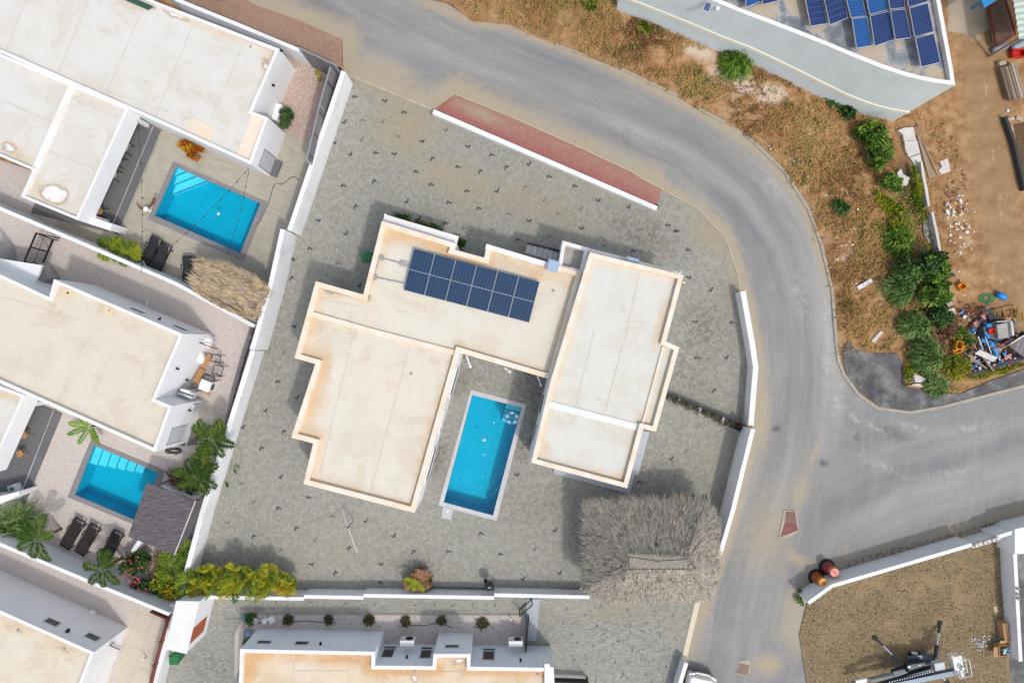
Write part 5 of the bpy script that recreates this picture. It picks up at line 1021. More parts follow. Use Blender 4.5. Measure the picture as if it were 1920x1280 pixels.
# retaining walls and rubble right of the verge
def rub(label, pts, z0, z1, m=DCONC, name='concrete_wall', cat='wall'): mb = MB(); mb.prism([P(x, y, z1).xy for x, y in pts], z0, z1); return tag(mb.build(name, m), label, cat)
m2 = lambda l: [(1640 + x / 5.817, 220 + y / 5.817) for x, y in l]
rub('old narrow whitewashed retaining wall south of the bushes', [(1746, 398), (1750, 396), (1760, 440), (1768, 490), (1772, 520), (1768, 521), (1756, 445)], -.01, .55, LCONC)
rub('sloping grey concrete footing beside the old retaining wall', [(1731, 415), (1748, 400), (1766, 500), (1757, 478), (1733, 440)], -.01, .12, DCONC, 'concrete_footing', 'footing')
rub('broken narrow wall top between the two bushy stretches', m2([(500, 480), (522, 480), (545, 640), (575, 760), (605, 970), (580, 970), (548, 780), (520, 640)]), -.01, .5, LCONC)
rub('large pale broken slab at the warehouse corner with a dark slot', m2([(255, 140), (330, 112), (425, 108), (440, 200), (455, 250), (320, 255), (310, 190)]), -.01, .22, LCONC, 'concrete_slab', 'slab')
rub('square pale broken slab below the warehouse corner', m2([(325, 260), (465, 255), (495, 390), (375, 435), (335, 350)]), -.01, .2, LCONC, 'concrete_slab', 'slab')
rub('tapering pale slab wedge below the square slab', m2([(385, 440), (500, 400), (512, 500), (510, 590), (440, 520)]), -.01, .15, LCONC, 'concrete_slab', 'slab')
rub('ragged white lump of concrete between the bushes', m2([(250, 600), (290, 560), (310, 620), (385, 660), (350, 745), (285, 735), (255, 670)]), -.01, .25, LCONC, 'rubble_lump', 'rubble')
rub('thick long brown plank leaning past the slabs', m2([(465, 200), (490, 200), (650, 655), (595, 670)]), .02, .1, WOOD, 'plank', 'plank')
rub('thin brown plank beside the thick one', m2([(505, 230), (515, 230), (700, 620), (685, 635)]), .02, .07, WOOD, 'plank', 'plank')
rub('white torn board lying on the dirt beside the planks', m2([(710, 480), (795, 448), (835, 590), (725, 620), (700, 580), (735, 540)]), .01, .04, LCONC, 'board', 'board')
mb = MB(); mb.lathe([(.27, 0), (.27, .06), (.25, .07)], P(1720, 245, .05), 20); mb.beam(P(1720, 243, .1), P(1721, 231, .1), .08, .04); tag(mb.build('manhole_disc', plain('rusty brown lid', (.28, .17, .10), .9, var=.2)), 'round brown lid with a handle on the corner of the pale slab', 'lid')
rub('white rectangular box section lying in the dry grass', z4(1440, 320, [(668, 868), (772, 806), (788, 830), (682, 896)]), 0, .14, plain('white painted steel', (.62, .63, .64), .5), 'steel_channel', 'steel channel')
rub('narrow white board lying in the grass near the dark asphalt', z4(1440, 320, [(770, 1280), (845, 1200), (865, 1215), (800, 1290)]), 0, .08, LCONC, 'board', 'board')
rub('rough cracked rock at the foot of the green shrub by the dark asphalt', z4(1440, 640, [(1090, 235), (1180, 275), (1175, 310), (1105, 305)]), 0, .25, LCONC, 'rock', 'rock')
rub('flat pale rock piece beside the dark asphalt patch', z4(1440, 640, [(1095, 318), (1175, 312), (1165, 345), (1070, 330)]), 0, .15, LCONC, 'rock', 'rock')
# ------------------------------------------------------------------ thatched shelters
def thatch(t, faces, mat, n, L, wdt, seed, org_list, under, name='thatch', over=0.25, hang=True):
    """faces: list of (eave a, eave b, top b, top a, density); strands laid down-slope with scatter"""
    rg = random.Random(seed)
    mb = MB()
    for a, b, c_, d in faces: mb.quad(a, b, c_, d); mb.quad(*[p - Vector((0, 0, .12)) for p in (d, c_, b, a)])
    mb.build('underlayer', under, t)
    mb = MB(); tot = sum(((f[1] - f[0]).length + (f[2] - f[3]).length) / 2 * ((f[3] + f[2]) / 2 - (f[0] + f[1]) / 2).length for f in faces)
    for a, b, c_, d in faces:
        ar = ((b - a).length + (c_ - d).length) / 2 * ((c_ + d) / 2 - (a + b) / 2).length; k = int(n * ar / tot); nrm = (b - a).cross(d - a).normalized()
        if nrm.z < 0: nrm = -nrm
        ti = 0
        while ti < k:
          v = rg.random(); wl, wt = (b - a).length, (c_ - d).length
          if wt < wl * .98 and rg.random() > (wl + (wt - wl) * v) / wl: v = rg.random() * .6
          v = min(1, v * 1.05 - 0.02); u = rg.random(); p0 = a.lerp(b, u).lerp(d.lerp(c_, u), max(v, 0)); dn = (a.lerp(b, u) - d.lerp(c_, u)).normalized()
          sdv = dn.cross(nrm).normalized(); ang0 = rg.gauss(0, .17); tn0 = rg.gauss(.5, .2); L0 = rg.uniform(.75, 1.25); ti += 9
          for i in range(9):
            ang = ang0 + rg.gauss(0, .10); p = p0 + sdv * rg.gauss(0, .055) + dn * rg.gauss(0, .06); dr = (dn * math.cos(ang) + sdv * math.sin(ang)).normalized()
            ln = L * L0 * rg.uniform(.7, 1.2); w2 = wdt * rg.uniform(.6, 1.4); lift = rg.uniform(.01, .05)
            if v < .06: ln *= rg.uniform(.7, 1.3) * (1 if not hang else 1.0)
            s0 = p + nrm * lift; mid = p + dr * ln * .55 + nrm * (lift + rg.uniform(-.02, .03)); e = p + dr * ln + nrm * rg.uniform(-.05, .03)
            sw = dr.cross(nrm).normalized() * w2 / 2; sw = (sw + nrm * rg.uniform(-.6, .6) * w2 / 2)
            mb.tone = clamp(tn0 + rg.gauss(0, .13)); bend = sdv * rg.uniform(-.04, .04)
            mb.add([s0 - sw, s0 + sw, mid + sw + bend, mid - sw + bend, e], [(0, 1, 2, 3), (3, 2, 4)])
    mb.build(name, mat, t)
ze = 2.3; zr = 4.3
t = thing('palapa', 'large hipped palapa of grey brown thatch beside the street wall', 'palapa', P(1218, 1030, 0))
def ins(x, y, k=0.93): return (1218 + (x - 1218) * k, 1030 + (y - 1030) * k)
ev = [ins(1090, 936), ins(1325, 933), ins(1352, 1000), ins(1348, 1125), ins(1160, 1132), ins(1088, 1118)]
ev = [P(*ins(1088, 938), ze), P(*ins(1333, 932), ze), P(*ins(1354, 985), ze), P(*ins(1352, 1080), ze), P(*ins(1340, 1128), ze), P(*ins(1150, 1134), ze), P(*ins(1090, 1108), ze)]
r0, r1, r2, r3 = P(1178, 1042, zr - .1), P(1286, 1047, zr - .1), P(1284, 1065, zr - .1), P(1180, 1066, zr - .1)
F = [(ev[0], ev[1], r1, r0), (ev[1], ev[2], r1.lerp(r2, .05), r1), (ev[2], ev[3], r2, r1), (ev[3], ev[4], r2.lerp(r3, .05), r2), (ev[4], ev[5], r3, r2), (ev[5], ev[6], r3.lerp(r0, .3), r3), (ev[6], ev[0], r0, r3)]
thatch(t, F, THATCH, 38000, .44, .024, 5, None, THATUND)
cap = [q + Vector((0, 0, .02)) for q in (r0, r1, r2, r3)]
rg = random.Random(8); mb = MB()
for i in range(3000):
    u = rg.random(); v = rg.random(); p = cap[0].lerp(cap[1], u).lerp(cap[3].lerp(cap[2], u), v) + Vector((0, 0, rg.uniform(.01, .06))); a = rg.gauss(1.57, .3); d = Vector((math.cos(a), math.sin(a), 0)) * rg.uniform(.15, .3); s_ = Vector((-d.y, d.x, 0)).normalized() * .012; p.x += rg.uniform(-.08, .08); mb.tone = clamp(rg.gauss(.5, .2)); mb.add([p - s_, p + s_, p + d], [(0, 1, 2)])
mb.build('ridge_cap', THATCH, t); mb = MB(); up = Vector((0, 0, .08)); mb.tube([cap[0] + up, cap[0].lerp(cap[1], .5) + up - Vector((0, .16, 0)), cap[1] + up], .012, 4); mb.build('ridge_wire', BLACK, t)
mb = MB(); mb.tube([cap[3] + up, cap[2] + up], .01, 4); mb.build('ridge_wire', BLACK, t); mb = MB(); mb.tube([cap[0] + up, cap[3] + up], .012, 4); mb.build('ridge_wire', BLACK, t)
for px, py in ((1120, 965), (1310, 965), (1125, 1095), (1312, 1100), (1215, 965), (1218, 1098)):
    q = P(*ins(px, py, .95), ze); mb = MB(); mb.tube([(q.x, q.y, 0), (q.x, q.y, ze + .2)], .09, 8); mb.build('post', WOOD, t)
mb = MB(); a, b = P(1247, 931, 1.4), P(1302, 930, 1.4); mb.beam(a, b, .22, .06); mb.build('beam_board', WOOD, t)
# small thatched shelter
t = thing('thatched_shelter', 'small straw coloured thatched shelter in the corner of the northwest pool garden', 'shelter', P(430, 540, 0))
a, b, c_, d, e, f = P(378, 488, 2.3), P(436, 501, 2.35), P(496, 532, 2.4), P(474, 597, 2.35), P(415, 573, 2.3), P(368, 545, 2.25); m = P(428, 540, 2.75); m2_ = P(452, 551, 2.75)
R1, R2 = P(488, 526, 2.6), P(462, 594, 2.6)
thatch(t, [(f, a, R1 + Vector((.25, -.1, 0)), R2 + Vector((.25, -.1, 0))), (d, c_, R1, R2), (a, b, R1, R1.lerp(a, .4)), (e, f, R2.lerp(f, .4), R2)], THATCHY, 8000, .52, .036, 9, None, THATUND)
for px, py in ((385, 490), (492, 540), (470, 590), (375, 540)): q = P(px, py, 2.2); mb = MB(); mb.tube([(q.x, q.y, 0), (q.x, q.y, 2.35)], .07, 8); mb.build('post', WOOD, t)
# dark gazebo
t = thing('gazebo', 'dark grey reed roofed gazebo covering the corner of a pool', 'gazebo', P(310, 970, 0)); q = [P(275, 904, 2.35), P(367, 938, 2.75), P(327, 1040, 2.75), P(240, 1005, 2.35)]; q2 = [P(367, 938, 2.75), P(378, 934, 2.0), P(352, 1003, 2.0), P(331, 1028, 2.75)]
def roofslab(mb, q, th=.08): n = (q[1] - q[0]).cross(q[3] - q[0]).normalized(); n = n if n.z > 0 else -n; mb.add([p - n * th for p in q] + q, [(3, 2, 1, 0), (0, 1, 5, 4), (1, 2, 6, 5), (2, 3, 7, 6), (3, 0, 4, 7), (4, 5, 6, 7)])
mb = MB(); roofslab(mb, q); mb.build('roof', REED, t); mb = MB(); roofslab(mb, q2); mb.build('roof_flap', REED, t)
mb = MB(); mb.beam(q[1], q[2], .05, .05); mb.build('ridge_batten', LCONC, t)
for px, py in ((281, 915), (360, 942), (322, 1028), (250, 1000)): p = P(px, py, 2.35); mb = MB(); mb.beam((p.x, p.y, 0), (p.x, p.y, 2.35), .12, .12); mb.build('post', WOOD, t)
wall('low white wall corner north of the gazebo', [(306, 911), (345, 935), (366, 936)], .7, .2); wall('narrow white wall stub between gazebo and red flowering bush', [(262, 1014), (247, 1036)], .8, .24)
# ------------------------------------------------------------------ vegetation
def rvec(rg): 
    while True:
        v = Vector((rg.uniform(-1, 1), rg.uniform(-1, 1), rg.uniform(-1, 1)))
        if .05 < v.length < 1: return v
def leafcrown(rg, c, r, n, s, clumps=14, flat=.75, lo=.22, hi=.42):
    """leaf clumps spread unevenly through an ellipsoid"""
    mb = MB(); cl = []
    for i in range(clumps):
        v = rvec(rg); v.z = abs(v.z) * .9; v = v * rg.uniform(.75, 1.0); cl.append((c + Vector((v.x * r.x * 1.12, v.y * r.y * 1.12, v.z * r.z)), rg.uniform(lo, hi), rg.gauss(.5, .2)))
    for i in range(n):
        cc, cr, tn = rg.choice(cl); v = rvec(rg) * cr; p = cc + Vector((v.x * r.x, v.y * r.y, v.z * r.z * flat)); sz = s * rg.uniform(.6, 1.3)
        d = (Vector((v.x, v.y, .3)) + rvec(rg) * .7).normalized(); sd = d.cross(Vector((rg.uniform(-.3, .3), rg.uniform(-.3, .3), 1))).normalized() * sz * .3
        mb.tone = clamp(tn + rg.gauss(0, .16)); mb.add([p, p + d * sz * .5 + sd, p + d * sz, p + d * sz * .5 - sd], [(0, 1, 2, 3)])
    return mb
def trunk(t, p, h, r=.06, lean=(0, 0), name='trunk'):
    mb = MB(); b = Vector((p.x, p.y, p.z)); mb.tube([b - Vector((0, 0, .03)), b + Vector((lean[0] * .4, lean[1] * .4, h * .5)), b + Vector((lean[0], lean[1], h))], r, 7, r * .6); return mb.build(name, BARK, t)
SEED = [100]
def bush(label, px, py, rx, ry, h, mat, n=900, s=.14, z=0, name='shrub', cat='shrub', clumps=14, flowers=0, group=None, stem=True, rz=0):
    SEED[0] += 1; rg = random.Random(SEED[0]); p = P(px, py, z + h * .5); p.z = z; t = thing(name, label, cat, p, 0, group); r = Vector((rx / 32.5, ry / 32.5, h * .55))
    mb = leafcrown(rg, Vector((p.x, p.y, z + h * .35)), r, n, s, clumps)
    if rz: M = Matrix.Rotation(math.radians(-rz), 3, 'Z'); mb.v = [tuple(M @ (Vector(v) - p) + p) for v in mb.v]
    mb.build('crown', mat, t)
    if stem: trunk(t, p, h * .5, .04 + .02 * h)
    if flowers:
        mb = MB()
        for i in range(flowers):
            v = rvec(rg); q = Vector((p.x + v.x * r.x * 1.05, p.y + v.y * r.y * 1.05, z + h * .85 + rg.uniform(-.1, .15)))
            for k in range(5): a = k * 1.257; d = Vector((math.cos(a), math.sin(a), .4)) * .038; sd = Vector((-d.y, d.x, 0)) * .6; mb.add([q, q + d + sd, q + d * 1.4, q + d - sd], [(0, 1, 2, 3)])
        mb.build('blossoms', L_RED, t)
    return t
def spiky(label, px, py, r, h, mat, n=420, z=0, name='bush', cat='bush', wd=.02, group=None, el=1.0, rz=0):
    """many thin arching blades from one stool"""
    SEED[0] += 1; rg = random.Random(SEED[0]); p = P(px, py, z + h * .6); p.z = z; t = thing(name, label, cat, p, 0, group); mb = MB(); R = r / 32.5; ca, sa = math.cos(math.radians(-rz)), math.sin(math.radians(-rz)); subs = [(rg.uniform(-.5, .5), rg.uniform(-.5, .5), rg.gauss(.55, .13)) for _ in range(7)]
    for i in range(n):
        a = rg.uniform(0, 6.283); rr = math.sqrt(rg.random()); sc_ = subs[i % len(subs)]; x0, y0 = sc_[0] * R + math.cos(a) * rr * .2 * R, sc_[1] * R * el + math.sin(a) * rr * .2 * R * el; a2 = a + rg.gauss(0, .5); L = R * rg.uniform(.35, .75); zz = h * rg.uniform(.4, 1.05) * (1.15 - .6 * rr)
        dx, dy = math.cos(a2) * L, math.sin(a2) * L * el; pts = []
        for x, y, w_ in ((x0, y0, zz * .35), (x0 + dx * .4, y0 + dy * .4, zz), (x0 + dx * .8, y0 + dy * .8, zz * .8), (x0 + dx, y0 + dy, zz * .5)): pts.append(Vector((p.x + x * ca - y * sa, p.y + x * sa + y * ca, z + w_)))
        sd = Vector((-dy, dx, 0)).normalized() * wd; mb.tone = clamp(sc_[2] + rg.gauss(0, .2))
        mb.add([pts[0] - sd * .5, pts[0] + sd * .5, pts[1] + sd, pts[1] - sd, pts[2] + sd * .8, pts[2] - sd * .8, pts[3]], [(0, 1, 2, 3), (3, 2, 4, 5), (5, 4, 6)])
        for k in range(5):      # leaflets give the blade body
            f = rg.uniform(.2, 1); b = pts[1].lerp(pts[3], f); d = (Vector((dx, dy, 0)).normalized() + rvec(rg) * .9).normalized() * .16; s2 = d.cross(Vector((0, 0, 1))).normalized() * .018; mb.add([b, b + d * .5 + s2, b + d, b + d * .5 - s2], [(0, 1, 2, 3)])
    mb.build('crown', mat, t); trunk(t, p, h * .5, .05); return t
def frond(mb, rg, b, a, L, rise, droop, w_=.28, nl=17, tone=.55):
    """one palm leaf: midrib with leaflets"""
    pts = []; d = Vector((math.cos(a), math.sin(a), 0))
    for i in range(9): f = i / 8; pts.append(b + d * L * (f - .12 * f * f) + Vector((0, 0, rise * f * 1.6 - droop * f * f)))
    sd0 = Vector((-d.y, d.x, 0)); mb.tone = clamp(tone + .15)
    for i in range(8): mb.add([pts[i] - sd0 * .018, pts[i] + sd0 * .018, pts[i + 1] + sd0 * .014, pts[i + 1] - sd0 * .014], [(0, 1, 2, 3)])
    for k in range(nl):
        f = .1 + .9 * k / nl; i = min(7, int(f * 8)); p = pts[i].lerp(pts[i + 1], f * 8 - i); ll = w_ * (math.sin(math.pi * min(1, f * .85 + .12)) * 1.0 + .25) * rg.uniform(.85, 1.15)
        for s_ in (-1, 1):
            q = (d * rg.uniform(.55, .8) + sd0 * s_ * .8 + Vector((0, 0, rg.uniform(-.35, .1)))).normalized() * ll; ww = q.cross(Vector((0, 0, 1))).normalized() * L * .021; mb.tone = clamp(tone + rg.gauss(0, .14))
            mb.add([p, p + q * .45 + ww, p + q, p + q * .45 - ww], [(0, 1, 2, 3)])
def palm(label, px, py, r, h, mat, nf=11, name='palm', cat='palm', z=0, dirs=None, tone=.55, group=None, th=.09, rr=.3, w_=.26):
    SEED[0] += 1; rg = random.Random(SEED[0]); c = P(px, py, z + h); p = Vector((c.x, c.y, z)); t = thing(name, label, cat, p, 0, group); R = r / 32.5
    trunk(t, p, h, th); b = Vector((p.x, p.y, z + h))
    for k in range(nf):
        a = (math.radians(dirs[k]) if dirs else k * 6.283 / nf + rg.uniform(-.25, .25)); mb = MB(); L = R * rg.uniform(.85, 1.12) * (1 if dirs or k % 3 else .7)
        frond(mb, rg, b, a, L, R * rr * rg.uniform(.5, 1.5), R * .42 * rg.uniform(.7, 1.3), w_ * R, 24, tone + rg.gauss(-.03, .16 if 'hedge' in name else .09)); mb.build('frond', mat, t)
    return t
palm('left clump of yellow green palm behind the loungers of the northwest garden', 203, 467, 27, .9, L_YEL, 11, tone=.48, w_=.42)
palm('right clump of yellow green palm next to the pair of loungers', 240, 474, 30, 1.1, L_YEL, 12, tone=.48, w_=.42)
palm('upper palm of the pair hanging over the long boundary wall', 397, 822, 44, 1.9, L_PALM, 12, w_=.26, tone=.5)
palm('middle palm leaning over the boundary wall below the upper one', 382, 858, 28, 1.5, L_YEL, 8, w_=.3, tone=.42)
palm('lower palm of the pair with feathery leaves by the gazebo', 368, 893, 44, 1.8, L_PALM, 12, w_=.26, tone=.45)
palm('palm with seven long fronds leaning over the wall left of the loungers', 70, 1010, 46, 2.0, L_PALM, 7, dirs=[20, 75, 120, 165, 205, 255, 290], w_=.24, tone=.5)
palm('palm with six long fronds leaning over the wall right of the loungers', 192, 1066, 42, 2.0, L_PALM, 7, dirs=[35, 70, 100, 170, 232, 320, 275], w_=.24, tone=.5)
spiky('feathery grey green shrub at the left edge behind the gazebo garden wall', 24, 985, 38, 1.3, L_BLUE, 420, wd=.02)
bush('dark bush with pink red blossoms between wall and gazebo', 250, 1058, 30, 26, 1.5, L_DARK, 1500, .16, flowers=26)
bush('smaller dark bush with pink red blossoms leaning on the wall', 272, 1098, 25, 22, 1.3, L_DARK, 1100, .16, flowers=22)
bush('loose brown twiggy shrub south of the gazebo', 292, 1062, 20, 26, .9, L_BRN, 420, .12)
palm('yellow green palm in the corner below the gazebo', 322, 1058, 32, 1.2, L_YEL, 12, tone=.33, w_=.4)
palm('low yellow green palm against the tall boundary wall', 345, 1028, 22, 1.1, L_YEL, 9, tone=.33, w_=.4)
bush('olive green shrub at the wall corner near the hut', 312, 1098, 26, 26, 1.1, L_YEL, 900, .2)
bush('brown withered shrub beside the lower palm', 330, 896, 17, 15, .8, L_BRN, 420, .14)
# banana plant by the west house
palm('young banana plant with ragged leaves at the corner of a pool', 170, 799, 42, 1.0, L_GREEN, 6, dirs=[170, 140, 245, 290, 310, 200], w_=.17, tone=.72, name='banana_plant', cat='banana plant')
# hedge
rg = random.Random(77)
hx = [(362, 1086, 26), (392, 1075, 26), (420, 1085, 28), (448, 1073, 26), (474, 1084, 28), (503, 1078, 26), (528, 1087, 24), (545, 1096, 20), (385, 1098, 24), (440, 1100, 24), (492, 1100, 24), (352, 1105, 18)]
lb = ['westernmost plant', 'second plant from the west', 'third plant in the back row', 'plant with the most orange leaves', 'plant right of the orange one', 'sixth plant in the back row', 'seventh plant in the back row', 'easternmost low plant', 'western plant of the front row', 'middle plant of the front row', 'eastern plant of the front row', 'small plant at the hut corner']
for (x, y, r), l in zip(hx, lb): palm(l + ' of the yellow green palm hedge along the south boundary', x, y, r, rg.uniform(.8, 1.5), L_YEL, 13, tone=rg.uniform(.42, .72), w_=.40, group='palm hedge', th=.06, rr=.75, name='hedge_palm')
# withered palm
t = palm('withered palm stump with brown leaves on the south edge of the court', 783, 1088, 26, .6, L_BRN, 9, tone=.75, w_=.45, th=.3, name='withered_palm', cat='palm')
SEED[0] += 1; rg = random.Random(5); b = P(783, 1088, .9)
for a, L in ((175, .9), (215, .8), (300, .8), (245, .7)): mb = MB(); frond(mb, rg, b, math.radians(a), L, .2, .3, .2, 16, .6); mb.build('frond', L_YEL, t)
bush('round heap of dry leaves and husks around the withered palm', 786, 1090, 24, 24, .45, L_BRN, 900, .2, name='leaf_heap', cat='leaf heap', stem=False)
# croton, round shrub, small plants
bush('orange croton bush against the house wall by the northwest pool', 357, 281, 21, 13, .8, L_ORG, 900, .16, rz=20)
bush('round dense green shrub in the pink gravel strip', 538, 224, 15, 21, 1.2, L_DARK, 1500, .09, clumps=26)
for k, (x, y) in enumerate(((601, 129), (595, 137), (600, 149))): palm(['northern', 'middle', 'southern'][k] + ' of three tiny green plants in the pink gravel strip', x, y, 6, .12, L_YEL, 6, group='tiny gravel strip plants', tone=.6, th=.02, name='small_plant', cat='plant', w_=.4)
bush('green shrub peeping from behind the northwest parapet of the villa', 755, 412, 16, 9, 1.5, L_DARK, 500, .14, rz=15); bush('low reddish green shrub row under the villa north wall', 805, 424, 30, 9, 1.1, L_DARK, 600, .13, rz=18, flowers=5); bush('green shrub in the recess of the villa north wall', 862, 457, 11, 12, 1.3, L_DARK, 500, .13)
for k, (x, y) in enumerate(((540, 1163), (616, 1163), (692, 1164), (759, 1167), (828, 1165), (905, 1171))): spiky(['first', 'second', 'third', 'fourth', 'fifth', 'last and bushiest'][k] + ' small dark shrub from the west in the southern gravel bed', x, y, 7 + (k == 5) * 3 + (k == 2) * 1, .4, L_BED, 70, name='bed_shrub', cat='shrub', wd=.012, group='small shrubs in the gravel bed')
spiky('small olive shrub behind the grey lid at the west end of the gravel bed', 470, 1162, 8, .4, L_DARK, 90, name='bed_shrub', cat='shrub', wd=.012)
bush('dark shrub at the corner of the south house bed', 462, 1200, 9, 10, .5, L_DARK, 260, .1)
# grey shrubs in the trough
rg = random.Random(4)
for k in range(9):
    f = .04 + k * .115; q = lerp2((1252, 746), (1392, 806), f); bush(['first', 'second', 'third', 'fourth', 'fifth', 'sixth', 'seventh', 'eighth', 'ninth'][k] + ' grey green shrub from the villa in the dark planter trough', q[0], q[1], 10, 7, .4, L_GREY, 300, .08, rz=24, group='shrubs in the planter trough', stem=False, name='trough_shrub')
# verge bushes
Z = lambda px, py: tz(*P(px, py, 0).xy)
spiky('bright green willowy bush against the pale warehouse wall', 1388, 112, 30, 1.5, L_GREEN, 900, z=.75, wd=.02)
bush('row of broad leaved plants along the foot of the warehouse wall', 1560, 190, 12, 8, .8, L_DARK, 260, .22, z=.25, rz=30); bush('broad leaved dark plants at the warehouse wall above the big green bush', 1585, 207, 16, 12, .9, L_DARK, 380, .22, z=.1, rz=40)
bush('big bright green rounded bush below the warehouse wall', 1633, 248, 24, 20, 1.6, L_GREEN, 1700, .17, clumps=20); bush('lower part of the green bush thicket with a darker flank', 1652, 285, 27, 26, 1.7, L_GREEN, 2000, .17, clumps=22)
bush('small dark green bush right of the white concrete lump', 1672, 346, 20, 16, 1.0, L_GREEN, 800, .16)
bush('sprawling yellow green creeper across the verge', 1675, 388, 40, 13, .6, L_YEL, 1100, .13, rz=35, stem=False); bush('thin yellow green creeper climbing the broken wall', 1722, 360, 9, 45, .6, L_YEL, 900, .13, rz=-12, stem=False); bush('olive creeper patch below the sprawling one', 1680, 430, 30, 22, .6, L_YEL, 800, .12, stem=False)
spiky('small round dark green bush alone in the dry grass', 1578, 388, 15, .7, L_DARK, 260)
spiky('light green feathery bush above the thicket', 1690, 450, 26, .9, L_GREEN, 420); spiky('blue green feathery bush at the left of the thicket', 1688, 545, 25, 1.3, L_BLUE, 600); spiky('feathery bush in the middle of the thicket', 1708, 512, 21, 1.5, L_BLUE, 450)
bush('dark green tree crown at the heart of the thicket', 1722, 495, 32, 28, 2.4, L_DARK, 2400, .19, clumps=22, name='tree', cat='tree'); bush('bright green tree crown at the right of the thicket', 1752, 500, 24, 28, 2.3, L_GREEN, 2200, .19, clumps=20, name='tree', cat='tree'); bush('dark green tree crown below the bright one', 1755, 545, 26, 24, 2.2, L_GREEN, 1800, .18, clumps=16, name='tree', cat='tree')
bush('dark shrub mass under the thicket trees', 1765, 590, 20, 24, 1.2, L_DARK, 1000, .16); spiky('blue green feathery bush left of the yellow crates', 1722, 612, 25, 1.2, L_BLUE, 550); spiky('larger blue green feathery bush near the dark asphalt', 1742, 665, 29, 1.4, L_BLUE, 750); spiky('low feathery bush overhanging the dark asphalt', 1758, 722, 20, .8, L_BLUE, 360)
bush('olive brush between crates and dark asphalt', 1790, 690, 24, 28, .8, L_YEL, 900, .13, stem=False); bush('brown dead brush left of the yellow crates', 1765, 620, 26, 24, .6, L_BRN, 800, .14, stem=False); bush('narrow weedy strip along the corrugated border', 1870, 697, 60, 7, .35, L_YEL, 900, .11, rz=-14, stem=False); bush('small olive bush at the edge of the asphalt patch', 1705, 700, 10, 20, .5, L_YEL, 420, .12)
bush('green weeds under the junk pile at its left side', 1812, 632, 22, 18, .5, L_GREEN, 500, .12, stem=False); bush('small weed growing at the corner of the plot wall', 1501, 1120, 8, 14, .4, L_GREEN, 260, .12, stem=False)
bush('yellow flowering weed at the top edge of the verge', 1109, 12, 12, 10, .5, L_YEL, 400, .1, z=1.2); bush('yellow dry bush beside the warehouse wall', 1210, 52, 14, 12, .5, L_YEL, 400, .1, z=1.2)
for k, (x, y) in enumerate(((548, 485), (517, 575), (584, 345), (443, 880), (1232, 388), (425, 907))): bush(['tuft beside the tall wall section', 'tuft beside the small thatched shelter', 'tuft at the upper boundary wall', 'tuft under the overhanging palm', 'tuft at the end of the low entrance wall', 'green sprig on the pavers near the palms'][k] + ' growing from the paving', x, y, 5, 7, .12, L_GREEN, 70, .07, stem=False, name='weed_tuft', cat='weed', group='weeds in the paving', clumps=5)
# grass of the verge: nobody could count the blades
rg = random.Random(21); mb = MB(); SP = [tuple(p) for p in soilpoly]
wallb = W(FO, 5.55); bare = [(1700, 0), (1990, 0)]
cnt = 0
tuf = [(rg.uniform(830, 1770), rg.uniform(-20, 690)) for _ in range(26000)]
for x, y in tuf:
    if not inside(x, y, SP): continue
    w0 = P(x, y, 0)
    if inside(w0.x, w0.y, wallb) or (x > 1574 and y > 652 and y > 655 + (x - 1600) * .0 and not (x > 1690 and y < 700)): continue
    g_ = .75 if x < 1330 else (.6 if x < 1660 else .3)
    if blob(x, y, 1340, 130, 70, 26, 20) > .4 or blob(x, y, 1440, 190, 50, 30) > .5: g_ *= .12
    dr = min(segd(x, y, a, b) for a, b in zip(RD, RD[1:]))
    if dr < 22: g_ *= .12 + dr / 40
    if x > 1740 and y < 600: g_ *= .3
    if blob(x, y, 1712, 285, 38, 60) > .35 or blob(x, y, 1772, 315, 22, 30) > .4: g_ *= .06
    if blob(x, y, 1622, 532, 26, 14) > .4 or blob(x, y, 1645, 632, 22, 18) > .4: g_ = 0
    if math.sin(x * .05 + 2 * math.sin(y * .03)) + math.sin(y * .061 + x * .013) < -.7: g_ *= .25
    if rg.random() > g_: continue
    tn = .48 + .32 * math.sin(x * .021 + y * .017) * math.sin(x * .009 - y * .013 + 1) + rg.gauss(0, .12); big = rg.uniform(.5, 1.15); zz = tz(w0.x, w0.y)
    if rg.random() < .06 + .2 * (math.sin(x * .03 + 1.3) * math.sin(y * .041) > .35): tn = .97
    for k in range(rg.randint(7, 11)):
        a = rg.uniform(0, 6.283); L = .36 * big * rg.uniform(.5, 1.3); x0 = w0.x + rg.gauss(0, .11); y0 = w0.y + rg.gauss(0, .11); d = Vector((math.cos(a), math.sin(a), 0)); sd = Vector((-d.y, d.x, 0)) * .015
        b = Vector((x0, y0, zz)); m_ = b + d * L * .4 + Vector((0, 0, L * .6)); e = b + d * L + Vector((0, 0, L * rg.uniform(.2, .7))); mb.tone = clamp(tn + rg.gauss(0, .12))
        mb.add([b - sd, b + sd, m_ + sd, m_ - sd, e], [(0, 1, 2, 3), (3, 2, 4)])
tag(mb.build('dry_grass', L_DRY), 'dry straw coloured grass covering the verge inside the road bend', 'grass', kind='stuff')
